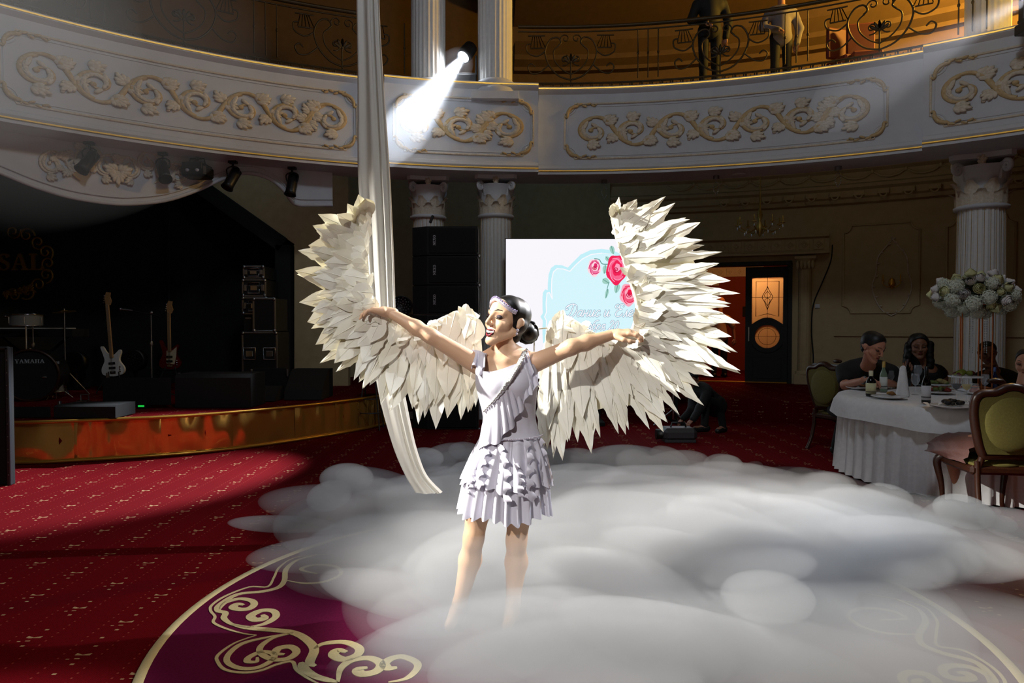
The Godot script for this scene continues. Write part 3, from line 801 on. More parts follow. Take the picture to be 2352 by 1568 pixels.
# ---- fluted columns with leafy capitals ----
func build_columns():
	# parts of one column type, made once
	var shaft_of := func(r: float, h0: float, h1: float) -> ArrayMesh:
		var st := mk(); lathe(st, [Vector2(r, h0), Vector2(r, lerpf(h0, h1, 0.4)), Vector2(r * 0.92, h1)], 96, Transform3D(), 24, 0.07); return done(st)
	var base_of := func(r: float) -> ArrayMesh:
		var st := mk(); box(st, Vector3(0, 0.06, 0), Vector3(r * 2.7, 0.12, r * 2.7))
		lathe(st, [Vector2(r * 1.3, 0.12), Vector2(r * 1.36, 0.16), Vector2(r * 1.3, 0.21), Vector2(r * 1.12, 0.23), Vector2(r * 1.1, 0.27), Vector2(r * 1.2, 0.3), Vector2(r * 1.15, 0.34), Vector2(r * 1.02, 0.36)], 32); return done(st)
	var put_column := func(p: Vector3, r: float, h: float, capital: bool, label: String, group: String, called := "column"):
		var t := thing(called, label, "column", p, atan2(-p.x, -p.z), group)
		var ch := r * 2.25
		put("base", base_of.call(r), M.plaster, t)
		put("shaft", shaft_of.call(r, 0.34, h - (ch if capital else 0.0)), M.column, t)
		var st := mk()
		for i in 24:
			var a := TAU * (i + 0.5) / 24.0
			if capital or true: bar(st, Vector3(cos(a) * r * 1.0, 0.4, sin(a) * r * 1.0), Vector3(cos(a) * r * 0.925, h - (ch if capital else 0.1) - 0.03, sin(a) * r * 0.925), r * 0.012, 4)
		if not capital: return
		obj("gilded_arris", st, M.gilt_paint, t)
		var y := h - ch
		st = mk(); lathe(st, [Vector2(r * 0.93, y - 0.05), Vector2(r * 1.08, y - 0.04), Vector2(r * 1.1, y), Vector2(r * 0.95, y + 0.02)], 40); obj("neck_ring", st, M.plaster, t)
		st = mk(); lathe(st, [Vector2(r * 0.95, y), Vector2(r * 0.95, y + ch * 0.5), Vector2(r * 1.05, y + ch * 0.68), Vector2(r * 1.2, y + ch * 0.78)], 40); obj("bell", st, M.plaster, t)
		for row in 2:
			for i in 8:
				var lm: SurfaceTool = mk()
				var a := TAU * (i + 0.5 * row) / 8.0
				var rows := []; var hh := ch * (0.34 if row == 0 else 0.55)
				for j in 7:
					var v := j / 6.0; var out := r * (0.98 + 0.04 * v + (0.24 * pow(maxf(v - 0.55, 0.0) / 0.45, 2.0)))
					var w := r * 0.36 * (1.0 - pow(absf(v - 0.4) * 1.3, 2.0)) * (1.0 if j % 2 == 0 else 0.86)
					var yy := y + hh * (v if v < 0.9 else 0.88)
					var rr := []
					for k in 5:
						var u := k / 2.0 - 1.0
						rr.append(Vector3(u * w, yy - absf(u) * 0.03 * (j % 2), out - absf(u) * r * 0.06 + (0.016 if k == 2 else 0.0)))
					rows.append(rr)
				grid(lm, rows); 
				var o := obj("acanthus_leaf", lm, M.leaf_paint, t); o.rotation.y = a
		for i in 4:
			var vm := mk(); var a := TAU * (i + 0.5) / 4.0
			var sp := spiral(Vector2(r * 1.28, y + ch * 0.72), r * 0.26, r * 0.05, PI * 0.5, -1.6, 22)
			var pts := [Vector3(0, y + ch * 0.5, r * 0.9), Vector3(0, y + ch * 0.78, r * 1.02)]
			for q in sp: pts.append(Vector3(0, q.y, q.x))
			var rad := []
			for q in pts.size(): rad.append(r * lerpf(0.11, 0.06, float(q) / pts.size()))
			tube(vm, pts, rad, 7)
			var o := obj("volute", vm, M.plaster, t); o.rotation.y = a
			var fm := mk(); ball(fm, Vector3(0, y + ch * 0.84, r * 1.08), Vector3(r * 0.16, r * 0.26, r * 0.1), 9, 6)
			for k in 5: ball(fm, Vector3(cos(k * 1.26) * r * 0.13, y + ch * 0.88 + sin(k * 1.26) * r * 0.13, r * 1.12), Vector3.ONE * r * 0.08, 6, 4)
			o = obj("flower", fm, M.leaf_paint, t); o.rotation.y = TAU * i / 4.0
		st = mk()      # abacus with hollow sides
		var po := PackedVector2Array()
		for i in 4:
			var c := Vector2.from_angle(TAU * (i + 0.5) / 4.0)
			var side := Vector2(-c.y, c.x)
			po.append(c * r * 1.62 - side * r * 0.13); po.append(c * r * 1.62 + side * r * 0.13)
			var d := Vector2.from_angle(TAU * (i + 1.0) / 4.0)
			po.append(d * r * 1.1)
		slab(st, po, ch * 0.1, Transform3D(Basis(Vector3.RIGHT, -PI * 0.5), Vector3(0, h, 0)))
		obj("abacus", st, M.plaster, t)
	M.column = mottled(Color(0.84, 0.84, 0.83), Color(0.9, 0.89, 0.86), 2.0, 0.7)
	put_column.call(flatp(at(984, 600, 11.35)), 0.272, SOFFIT, true, "fluted white column with leafy capital left of the paired two, behind the stacked speakers", "paired fluted columns")
	put_column.call(flatp(at(1139, 600, 11.25)), 0.272, SOFFIT, true, "fluted white column with leafy capital at the left edge of the bright screen", "paired fluted columns")
	put_column.call(flatp(at(2252, 600, 9.85)), 0.315, SOFFIT, true, "stout fluted white column with leafy capital behind the dinner table flowers", "")
	for q in [[984, "fluted column on the balcony, left of the bright stage lamp"], [1137, "fluted column on the balcony, right of the bright stage lamp"], [2268, "fluted column on the balcony at the top right, above the capital"]]:
		var d := 11.0 if q[0] < 2000 else 9.6
		var p := at(q[0], 100, d); p.y = RIM - 0.3
		put_column.call(p, 0.275, 4.3, false, q[1], "")
	put_column.call(Vector3(at(706, 700, 12.0).x, STAGE, -12.0), 0.115, 3.0, true, "slim fluted column at the right end of the stage, half behind the wing", "", "slim_column")
func flatp(p: Vector3) -> Vector3: return Vector3(p.x, 0, p.z)

# ---- under the right-hand balcony: doorway, sconce, chandelier ----
func wall_frame(x: float, y: float, rad := 13.08) -> Transform3D:
	var a := ring_angle(x, rad); return frame(a, rad, ring_h(x, y, rad).y)
func build_back_hall():
	var a0 := ring_angle(1588, 13.1); var a1 := ring_angle(1817, 13.1)
	# frame round the opening
	var st := mk(); var w := (a1 - a0) * 13.1; var mid := (a0 + a1) * 0.5
	var fm := frame(mid, 13.12, DAIS)
	for s in [-1.0, 1.0]: box(st, Vector3(s * (w * 0.5 - 0.03), 1.22, -0.02), Vector3(0.08, 2.44, 0.3), fm)
	box(st, Vector3(0, 2.44, -0.02), Vector3(w, 0.08, 0.3), fm); setting("trim_7", st, M.door, "dark door frame of the lobby doorway", "door frame")
	st = mk(); box(st, Vector3(0, 0.012, 0.02), Vector3(w - 0.1, 0.024, 0.1), fm); obj("threshold", st, M.gilt, get_node("trim_7"))
	# the closed leaf with its amber panes
	var leaf := thing("door", "", "", ring(ring_angle(1762, 13.12), 13.12, DAIS)); leaf.name = "door_1"
	tag(leaf, "dark panelled door leaf with an arched amber pane above a round one", "door", "", "structure")
	var d0 := ring_angle(1710, 13.12); var d1 := ring_angle(1812, 13.12); var dw := (d1 - d0) * 13.12
	leaf.basis = frame((d0 + d1) * 0.5, 13.12, 0).basis
	var po := PackedVector2Array([Vector2(-dw * 0.5, 0), Vector2(dw * 0.5, 0), Vector2(dw * 0.5, 2.38), Vector2(-dw * 0.5, 2.38)])
	var up := PackedVector2Array([Vector2(-0.3, 2.16), Vector2(0.3, 2.16), Vector2(0.3, 1.2)])
	for i in range(1, 12): up.append(Vector2(0.3 - 0.05 * i, 1.2 + 0.14 * sin(PI * i / 12.0)))
	up.append(Vector2(-0.3, 1.2))
	var rd := PackedVector2Array()
	for i in 32: rd.append(Vector2(cos(TAU * i / 32.0) * 0.24, 0.97 - 0.02 + sin(TAU * i / 32.0) * 0.24))
	var cs := CSGCombiner3D.new(); cs.name = "leaf"
	for q in [[po, 0.06, 0.0, CSGShape3D.OPERATION_UNION], [up, 0.3, 0.1, CSGShape3D.OPERATION_SUBTRACTION], [rd, 0.3, 0.1, CSGShape3D.OPERATION_SUBTRACTION]]:
		var c := CSGPolygon3D.new(); c.name = "cut"; c.polygon = q[0]; c.depth = q[1]; c.position.z = q[2]; c.operation = q[3]; cs.add_child(c, true)
	cs.material_override = M.door; leaf.add_child(cs)
	for q in [up, rd]:
		st = mk(); slab(st, q, 0.012, Transform3D(Basis(), Vector3(0, 0, -0.03))); obj("pane", st, M.amber_pane, leaf)
	st = mk()
	tube(st, flat3([Vector2(-0.22, 2.08), Vector2(0.22, 2.08), Vector2(0.22, 1.36), Vector2(0, 1.42), Vector2(-0.22, 1.36)], -0.025), 0.008, 4, Transform3D(), false, Vector3.ONE, true)
	bar(st, Vector3(-0.3, 1.75, -0.025), Vector3(0.3, 1.75, -0.025), 0.004, 4); bar(st, Vector3(0, 2.16, -0.025), Vector3(0, 1.34, -0.025), 0.004, 4)
	for s in [-1.0, 1.0]:
		tube(st, flat3(smooth_line([Vector2(0, 1.98), Vector2(s * 0.03, 1.9), Vector2(s * 0.1, 1.76), Vector2(s * 0.05, 1.65), Vector2(0, 1.5)], 4), -0.025), 0.006, 4)
		tube(st, flat3(smooth_line([Vector2(0, 1.88), Vector2(s * 0.06, 1.78), Vector2(-s * 0.05, 1.7), Vector2(0, 1.58)], 4), -0.025), 0.005, 4)
	var ci := []
	for i in 24: ci.append(Vector3(cos(TAU * i / 24.0) * 0.17, 0.95 + sin(TAU * i / 24.0) * 0.17, -0.025))
	tube(st, ci, 0.004, 4, Transform3D(), false, Vector3.ONE, true); bar(st, Vector3(-0.24, 0.95, -0.025), Vector3(0.24, 0.95, -0.025), 0.003, 4); bar(st, Vector3(0, 0.71, -0.025), Vector3(0, 1.19, -0.025), 0.003, 4)
	obj("leading", st, M.iron, leaf)
	st = mk(); box(st, Vector3(-dw * 0.5 + 0.07, 1.0, 0.03), Vector3(0.03, 0.3, 0.05)); obj("handle", st, M.steel, leaf)
	st = mk(); tube(st, flat3(arc_pts(Vector2(0, 0.95), 0.33, PI + 0.5, TAU - 0.5, 12), 0.005), 0.012, 5); box(st, Vector3(0, 0.3, 0.004), Vector3(0.55, 0.42, 0.012)); obj("panel", st, M.door, leaf)
	# pilaster and frieze
	var pil := thing("door_pilaster", "slim fluted pilaster right of the dark door", "pilaster", wall_frame(1848, 878).origin); pil.basis = wall_frame(1848, 878).basis
	pil.position.y = DAIS
	st = mk(); lathe(st, [Vector2(0.13, 0.2), Vector2(0.125, 2.3)], 48, Transform3D(), 14, 0.09); obj("shaft", st, M.cream_wall, pil)
	st = mk(); box(st, Vector3(0, 0.1, 0), Vector3(0.38, 0.2, 0.3)); lathe(st, [Vector2(0.17, 0.2), Vector2(0.17, 0.25), Vector2(0.14, 0.27)], 20); obj("base", st, M.cream_wall, pil)
	st = mk(); lathe(st, [Vector2(0.13, 2.3), Vector2(0.14, 2.42), Vector2(0.19, 2.5)], 20); box(st, Vector3(0, 2.53, 0), Vector3(0.4, 0.06, 0.3))
	for i in 5: ball(st, Vector3(-0.14 + i * 0.07, 2.38, 0.14), Vector3(0.035, 0.09, 0.03), 7, 5)
	obj("capital", st, M.cream_wall, pil)
	var b0 := ring_angle(1520, 13.0); var b1 := ring_angle(1903, 13.0)
	st = mk(); sweep(st, [Vector2(13.1, 2.92), Vector2(12.86, 2.92), Vector2(12.86, 2.96), Vector2(12.93, 2.99), Vector2(12.93, 3.22), Vector2(12.85, 3.25), Vector2(12.85, 3.3), Vector2(13.1, 3.32)], b0, b1, 16, true, true)
	var fz := setting("trim_8", st, M.cream_wall, "frieze of square rosettes above the lobby doorway", "frieze")
	var ro := mk(); box(ro, Vector3.ZERO, Vector3(0.2, 0.2, 0.03)); tube(ro, [Vector3(0.06, 0, 0.02), Vector3(0, 0.06, 0.02), Vector3(-0.06, 0, 0.02), Vector3(0, -0.06, 0.02)], 0.018, 5, Transform3D(), false, Vector3.ONE, true); ball(ro, Vector3(0, 0, 0.02), Vector3(0.03, 0.03, 0.02), 8, 5)
	var rm := done(ro)
	for i in 12: place(put("rosette", rm, M.cream_wall, fz), lerpf(b0 + 0.015, b1 - 0.015, i / 11.0), 12.92, 3.105)
	# the lobby seen through the open half
	st = mk(); var lf := frame(mid, 13.1, DAIS)
	for q in [[Vector3(0, -0.05, -2.2), Vector3(4.4, 0.1, 4.2)], [Vector3(0, 3.1, -2.2), Vector3(4.4, 0.1, 4.2)]]: box(st, q[0], q[1], lf)
	setting("floor_lobby", st, M.carpet, "red lobby carpet beyond the doorway", "floor")
	st = mk(); box(st, Vector3(0, 1.5, -4.2), Vector3(4.4, 3.2, 0.1), lf)
	for s in [-1, 1]: box(st, Vector3(s * 2.2, 1.5, -2.2), Vector3(0.1, 3.2, 4.2), lf)
	var lw := setting("wall_lobby", st, M.lobby_wall, "rust coloured lobby wall with a lit frieze beyond the doorway", "wall")
	for i in 8: put("rosette", rm, M.plaster, lw).transform = lf * Transform3D(Basis().scaled(Vector3(0.9, 0.9, 1)), Vector3(-1.2 + i * 0.24, 2.6, -4.1))
	st = mk(); box(st, Vector3(-0.4, 2.6, -4.13), Vector3(2.0, 0.26, 0.03), lf); box(st, Vector3(-0.62, 2.35, -4.12), Vector3(0.2, 0.22, 0.05), lf); obj("frieze", st, M.plaster, lw)
	st = mk(); box(st, Vector3(0.25, 1.55, -4.12), Vector3(0.34, 0.26, 0.04), lf); obj("wall_niche", st, M.black_matt, lw)
	var lp := thing("unseen_lobby_lamp", "unseen globe lamp above the doorway, placed to light the lobby", "lamp", unseen_lobby_lamp())
	st = mk(); ball(st, Vector3.ZERO, Vector3.ONE * 0.12, 14, 9); obj("globe", st, glow(Color(1.0, 0.62, 0.28), 3.0), lp)
	st = mk(); lathe(st, [Vector2(0.07, 0.1), Vector2(0.07, 0.25)], 14); obj("mount", st, M.gilt, lp)
	# wall lamp, switch and cable
	var wf := wall_frame(2047, 645)
	var sc := thing("wall_sconce", "small brass two-armed wall sconce inside a moulded medallion", "sconce", wf.origin); sc.basis = wf.basis
	st = mk(); ball(st, Vector3(0, -0.04, 0.03), Vector3(0.06, 0.1, 0.03), 10, 6); obj("backplate", st, M.gilt, sc)
	for s in [-1.0, 1.0]:
		st = mk(); tube(st, smooth_line([Vector3(0, -0.08, 0.05), Vector3(s * 0.07, -0.12, 0.1), Vector3(s * 0.14, -0.06, 0.12), Vector3(s * 0.145, -0.01, 0.12)], 4), 0.008, 5); lathe(st, [Vector2(0.03, -0.01), Vector2(0.034, 0.0), Vector2(0.012, 0.01), Vector2(0.012, 0.11)], 10, Transform3D(Basis(), Vector3(s * 0.145, 0, 0.12))); obj("arm", st, M.gilt, sc)
	st = mk(); ball(st, Vector3(0, -0.14, 0.07), Vector3.ONE * 0.016, 8, 6); obj("finial", st, M.gilt, sc)
	var md := thing("wall_medallion", "pointed oval plaster medallion on the cream wall round the sconce", "moulding", wf.origin); md.basis = wf.basis
	var oval := smooth_line([Vector2(0, 0.8), Vector2(0.1, 0.66), Vector2(0.24, 0.45), Vector2(0.27, 0.15), Vector2(0.33, -0.1), Vector2(0.27, -0.35), Vector2(0.16, -0.55), Vector2(0, -0.66)], 5)
	for s in [-1.0, 1.0]:
		st = mk(); tube(st, flat3(oval), 0.012, 6, Transform3D(Basis().scaled(Vector3(s, 1, 1)), Vector3.ZERO))
		for i in 9: lobe(st, Vector2(s * oval[i * 4].x, oval[i * 4].y), s * 0.9 + 1.0, 0.06, 0.03)
		obj("garland", st, M.leaf_paint, md)
	wf = wall_frame(1877, 703)
	var sw := thing("light_switch", "white light switch on the wall right of the pilaster", "switch", wf.origin); sw.basis = wf.basis
	st = mk(); box(st, Vector3(0, 0, 0.01), Vector3(0.085, 0.085, 0.02)); obj("plate", st, M.plaster, sw)
	st = mk(); box(st, Vector3(0, 0, 0.024), Vector3(0.04, 0.055, 0.014)); obj("rocker", st, M.plaster, sw)
	st = mk(); var q := []
	for p in [[1912, 562], [1908, 600], [1888, 650], [1868, 700], [1864, 760], [1868, 820], [1866, 876]]: q.append(ring_h(p[0], p[1], 12.8 if p[1] < 640 else 13.05))
	tag(obj("cable", tube_of(smooth_line(q, 4), 0.012), M.black_matt), "dark cable hanging from the frieze corner down beside the pilaster", "cable")
	# crystal chandelier
	var ch := thing("chandelier", "dark brass chandelier with crystal drops hanging above the door, unlit", "chandelier", at(1745, 522, 11.6))
	st = mk(); lathe(st, [Vector2(0.01, 0.6), Vector2(0.02, 0.3), Vector2(0.05, 0.2), Vector2(0.02, 0.1), Vector2(0.07, 0.0), Vector2(0.04, -0.1), Vector2(0.01, -0.16)], 14); bar(st, Vector3(0, 0.5, 0), Vector3(0, 1.1, 0), 0.008); obj("stem", st, M.gilt_dull, ch)
	for i in 8:
		var a := TAU * i / 8.0 + 0.2; var r := Basis(Vector3.UP, a)
		st = mk(); tube(st, smooth_line([r * Vector3(0.05, 0.0, 0), r * Vector3(0.2, -0.08, 0), r * Vector3(0.36, 0.0, 0), r * Vector3(0.37, 0.06, 0)], 4), 0.009, 5)
		lathe(st, [Vector2(0.04, 0.05), Vector2(0.045, 0.065), Vector2(0.012, 0.07), Vector2(0.012, 0.17)], 9, Transform3D(Basis(), r * Vector3(0.37, 0, 0))); obj("arm", st, M.gilt_dull, ch)
		st = mk(); ball(st, r * Vector3(0.37, 0.0, 0), Vector3(0.014, 0.03, 0.014), 6, 5); obj("crystal", st, M.crystal, ch)
		st = mk(); ball(st, r * Vector3(0.25, -0.1, 0), Vector3(0.014, 0.03, 0.014), 6, 5); obj("crystal", st, M.crystal, ch)
	# crystal strings under the balcony edge
	for q2 in [[1388, 404, 48], [1645, 396, 42], [1925, 384, 46]]:
		var top := ring_h(q2[0], q2[1] + 8, 9.7); top.y = SOFFIT
		var c := thing("crystal_pendant", ["sparkling crystal pendant under the balcony, left of the right wing tip", "crystal pendant under the balcony, above the wing's long tips", "crystal pendant under the balcony beside the right-hand column"][[1388, 1645, 1925].find(q2[0])], "pendant", top, 0, "crystal pendants under the balcony")
		st = mk(); lathe(st, [Vector2(0.05, -0.06), Vector2(0.05, 0.0)], 12); obj("mount", st, M.steel, c)
		for s in [-1.0, 1.0]:
			st = mk()
			for i in 9: ball(st, Vector3(s * 0.045 * sin(PI * i / 8.0), -0.08 - 0.028 * i, 0), Vector3.ONE * 0.009, 6, 4)
			obj("strand", st, M.crystal, c)
	# downlight
	var dl := mk(); lathe(dl, [Vector2(0.11, 0.0), Vector2(0.1, -0.02), Vector2(0.06, -0.01)], 20)
	tag(obj("recessed_downlight", dl, M.plaster, self, Vector3(ring_h(1698, 403, 9.7).x, SOFFIT, ring_h(1698, 403, 9.7).z)), "round unlit downlight in the soffit under the right balcony", "downlight")
func tube_of(pts: Array, r: float) -> SurfaceTool:
	var st := mk(); tube(st, pts, r, 6); return st

# ---- LED screen ----
var art: Image
func dab(x: float, y: float, r: float, c: Color):
	for j in range(maxi(0, int(y - r)), mini(art.get_height(), int(y + r) + 2)):
		for i in range(maxi(0, int(x - r)), mini(art.get_width(), int(x + r) + 2)):
			var d := Vector2(i - x, j - y).length()
			if d < r + 0.5: art.set_pixel(i, j, art.get_pixel(i, j).lerp(c, clampf(r + 0.5 - d, 0.0, 1.0)))
func brush(pts: Array, r: float, c: Color):
	for i in pts.size() - 1:
		var n := maxi(1, int(pts[i].distance_to(pts[i + 1]) / maxf(r * 0.5, 0.8)))
		for k in n + 1:
			var p: Vector2 = pts[i].lerp(pts[i + 1], float(k) / n); dab(p.x, p.y, r, c)
func fill(poly: PackedVector2Array, c: Color):
	var b := Rect2(poly[0], Vector2.ZERO)
	for p in poly: b = b.expand(p)
	for j in range(maxi(0, int(b.position.y)), mini(art.get_height() - 1, int(b.end.y)) + 1):
		var xs := []
		for i in poly.size():
			var p := poly[i]; var q := poly[(i + 1) % poly.size()]
			if (p.y <= j) != (q.y <= j): xs.append(p.x + (j - p.y) / (q.y - p.y) * (q.x - p.x))
		xs.sort()
		for k in range(0, xs.size() - 1, 2): art.fill_rect(Rect2i(int(round(xs[k])), j, maxi(0, int(round(xs[k + 1])) - int(round(xs[k]))), 1), c)
# cursive letters in a box one x-height tall (y down, 0 at the base line); strokes, then the advance
const GLYPH := {
	"Д": [[[0.15, -1.55, 0.55, -1.9, 1.05, -1.95, 1.0, -1.2, 0.8, -0.4, 0.5, -0.02, 0.2, 0.0, 0.1, -0.12, 0.35, -0.15, 0.8, 0.02, 1.3, -0.05, 1.6, -0.5, 1.75, -1.1, 1.6, -1.7, 1.1, -2.0, 0.6, -1.95, 0.15, -1.7, -0.05, -1.35, 0.05, -1.1, 0.3, -1.2]], 1.95],
	"Е": [[[1.25, -1.6, 1.3, -1.85, 1.0, -2.0, 0.65, -1.85, 0.55, -1.5, 0.8, -1.2, 1.05, -1.15, 0.6, -1.05, 0.3, -0.7, 0.25, -0.3, 0.5, 0.0, 0.9, -0.02, 1.2, -0.25, 1.3, -0.5], [0.65, -1.5, 0.2, -1.35, -0.05, -1.6, 0.1, -1.9, 0.4, -1.95]], 1.5],
	"а": [[[0.75, -0.85, 0.5, -1.0, 0.2, -0.85, 0.02, -0.45, 0.1, -0.08, 0.35, -0.02, 0.6, -0.3, 0.78, -0.95, 0.68, -0.3, 0.75, -0.02, 1.0, -0.2]], 1.0],
	"н": [[[0.12, -1.0, 0.02, 0.0], [0.08, -0.5, 0.62, -0.55], [0.72, -1.0, 0.6, -0.25, 0.68, 0.0, 0.95, -0.25]], 1.0],
	"и": [[[0.1, -1.0, 0.02, -0.25, 0.15, 0.0, 0.4, -0.15, 0.68, -1.0, 0.58, -0.25, 0.66, 0.0, 0.95, -0.25]], 1.0],
	"с": [[[0.6, -0.8, 0.5, -1.0, 0.22, -0.85, 0.02, -0.4, 0.12, -0.05, 0.38, 0.0, 0.75, -0.3]], 0.78],
	"л": [[[0.0, -0.05, 0.12, 0.0, 0.3, -0.4, 0.5, -1.0, 0.52, -0.3, 0.62, 0.0, 0.85, -0.25]], 0.88],
	"е": [[[0.05, -0.4, 0.5, -0.6, 0.55, -0.9, 0.35, -1.0, 0.1, -0.7, 0.02, -0.3, 0.15, 0.0, 0.4, 0.0, 0.75, -0.35]], 0.78],
	"т": [[[0.1, -1.0, 0.0, 0.0], [0.06, -0.5, 0.25, -0.95, 0.42, -0.9, 0.34, 0.0], [0.4, -0.5, 0.6, -0.95, 0.78, -0.9, 0.68, -0.2, 0.75, 0.0, 1.0, -0.25]], 1.05],
	"я": [[[0.7, -1.0, 0.6, 0.0, 0.85, -0.2], [0.68, -0.98, 0.3, -0.95, 0.15, -0.7, 0.3, -0.5, 0.62, -0.48], [0.4, -0.48, 0.1, -0.02, -0.05, -0.05]], 0.92],
	"б": [[[0.95, -1.75, 0.5, -1.65, 0.15, -1.1, 0.05, -0.4, 0.2, -0.02, 0.5, -0.1, 0.65, -0.55, 0.5, -0.95, 0.2, -0.8]], 0.82],
	"р": [[[0.12, -1.0, -0.1, 0.75], [0.08, -0.6, 0.35, -1.0, 0.62, -0.85, 0.6, -0.4, 0.35, -0.02, 0.1, -0.15]], 0.85],
	"2": [[[0.1, -1.3, 0.3, -1.65, 0.65, -1.6, 0.7, -1.2, 0.4, -0.6, 0.0, 0.0, 0.3, -0.12, 0.7, 0.0, 0.85, -0.15]], 0.95],
	"0": [[[0.5, -1.65, 0.15, -1.3, 0.05, -0.5, 0.25, 0.0, 0.6, -0.3, 0.75, -1.1, 0.5, -1.65]], 0.95], "1": [[[0.1, -1.2, 0.5, -1.65, 0.35, 0.0]], 0.7], " ": [[], 0.6]}
func script_text(text: String, x: float, y: float, xh: float, w: float, c: Color):
	for ch in text:
		var gl: Array = GLYPH[ch]
		for s in gl[0]:
			var pts := []
			for k in range(0, s.size(), 2): pts.append(Vector2(x + (s[k] - 0.22 * s[k + 1]) * xh, y + s[k + 1] * xh))
			brush(smooth_line(pts, 6), w, c)
		x += gl[1] * xh
func build_screen():
	# the picture on the screen, drawn two dots to a pixel of the photograph, from (1162, 549)
	var W := 856; var H := 640; var k := 2.0
	art = Image.create(W, H, false, Image.FORMAT_RGB8); art.fill(Color(0.955, 0.945, 0.965))
	var P := func(x: float, y: float) -> Vector2: return Vector2((1150 + x * 0.17857 - 1162) * k, (540 + y * 0.17857 - 549) * k)   # from a close view of the screen
	var half := [[1290, 175], [1150, 190], [1020, 250], [930, 340], [860, 415], [790, 385], [700, 378], [645, 420], [615, 500], [605, 620], [605, 705], [570, 692], [540, 740], [537, 860], [540, 1000], [510, 1045], [540, 1090], [537, 1250], [545, 1380], [570, 1400], [605, 1390], [607, 1500], [640, 1640], [700, 1700], [850, 1690], [1000, 1800], [1290, 1850]]
	var inner := [[1290, 230], [1160, 245], [1050, 300], [960, 380], [885, 462], [800, 432], [720, 428], [675, 470], [655, 560], [650, 690], [660, 815], [625, 735], [595, 740], [582, 860], [585, 990], [562, 1045], [585, 1090], [582, 1300], [595, 1360], [645, 1340], [650, 1480], [690, 1640], [860, 1630], [1020, 1750], [1290, 1790]]
	for s in [[half, Color(0.75, 0.925, 0.96)], [inner, Color(0.955, 0.945, 0.965)], [inner, Color(0.82, 0.945, 0.97)]]:
		var poly := PackedVector2Array(); var n: int = s[0].size()
		for i in n: poly.append(P.call(s[0][i][0], s[0][i][1]))
		for i in n: poly.append(P.call(2580 - s[0][n - 1 - i][0], s[0][n - 1 - i][1]))
		if s[1].r > 0.9:
			var ring_ := Array(poly); ring_.append(poly[0]); brush(ring_, 2.2, s[1])
		else: fill(poly, s[1])
	var ring2 := []
	for q in inner: ring2.append(P.call(q[0], q[1]))
	brush(ring2, 2.0, Color(0.97, 0.96, 0.98))
	# roses and leaves
	var green := Color(0.62, 0.80, 0.75); var dark := Color(0.33, 0.55, 0.52)
	for l in [[1430, 190, 55, 30, 1.3], [1375, 310, 45, 26, 0.9], [1335, 440, 55, 28, 1.7], [1350, 590, 48, 38, 0.6], [1490, 680, 62, 36, 1.8], [1360, 750, 62, 20, 1.8]]:
		var c: Vector2 = P.call(l[0], l[1]); var po := PackedVector2Array(); var ax := Vector2.from_angle(l[4]); var m: float = 0.17857 * k
		for i in 20:
			var a := TAU * i / 20.0; po.append(c + ax * cos(a) * l[2] * m + ax.orthogonal() * sin(a) * l[3] * m * (1.0 - 0.3 * cos(a)))
		fill(po, green); brush([c - ax * l[2] * m, c + ax * l[2] * m * 0.8], 1.2, dark)
	brush(smooth_line([P.call(1200, 300), P.call(1260, 310), P.call(1300, 365), P.call(1380, 370)], 5), 1.6, dark)
	brush(smooth_line([P.call(1390, 600), P.call(1370, 660), P.call(1362, 700)], 5), 1.2, dark)
	for r in [[1200, 415, 85, 115, Color(0.98, 0.84, 0.88), Color(0.86, 0.16, 0.42)], [1480, 440, 125, 190, Color(0.93, 0.12, 0.33), Color(0.98, 0.62, 0.74)], [1640, 760, 110, 145, Color(0.98, 0.66, 0.74), Color(0.9, 0.1, 0.28)]]:
		var c: Vector2 = P.call(r[0], r[1]); var m: float = 0.17857 * k
		for lay in 4:
			var po := PackedVector2Array(); var f := 1.0 - lay * 0.24
			for i in 36:
				var a := TAU * i / 36.0; var wv := 1.0 + 0.07 * sin(a * 5.0 + lay * 1.7)
				po.append(c + Vector2(cos(a) * r[2] * m * f * wv + lay * 2.0, sin(a) * r[3] * m * f * wv - lay * 3.0))
			fill(po, [r[4], (r[4] as Color).lerp(r[5], 0.55), r[4], r[5]][lay])
		for i in 5:
			var a := 0.6 + i * 1.2; var pts := []
			for j in 7: pts.append(c + Vector2(cos(a + j * 0.22) * r[2], sin(a + j * 0.22) * r[3]) * m * (0.82 - 0.03 * j))
			brush(pts, 1.6, r[5])
		brush(spiral2(c, r[2] * m * 0.35), 1.5, Color(0.75, 0.05, 0.25))
	for o in [[3.4, Color(0.36, 0.56, 0.66)], [1.9, Color(0.99, 0.97, 0.99)]]:
		script_text("Данис и Елена", (1296 - 1162) * k, (726 - 549) * k, 16.5 * k * 0.86, o[0], o[1])
		script_text("сентября 20", (1304 - 1162) * k, (756 - 549) * k, 14.0 * k * 0.86, o[0] * 0.92, o[1])
	var tex := ImageTexture.create_from_image(art)
	var z := 10.5; var a := at(1162, 549, z); var b := at(1590, 869, z)
	var t := thing("led_screen", "glowing LED screen showing a blue framed wedding card with roses and script", "screen", Vector3((a.x + b.x) * 0.5, 0, -z - 0.06))
	var w := b.x - a.x; var h := a.y - b.y; var cy := (a.y + b.y) * 0.5
	var m := mat(Color(0.02, 0.02, 0.02), 0.5); m.emission_enabled = true; m.emission_texture = tex; m.emission = Color.BLACK; m.emission_energy_multiplier = 1.05
	var st := mk(); st.set_smooth_group(-1)
	for v in [[0, 0], [1, 0], [1, 1], [0, 0], [1, 1], [0, 1]]:
		st.set_uv(Vector2(v[0], v[1])); st.add_vertex(Vector3((v[0] - 0.5) * w, cy + (0.5 - v[1]) * h, 0.062))
	obj("display", st, m, t)
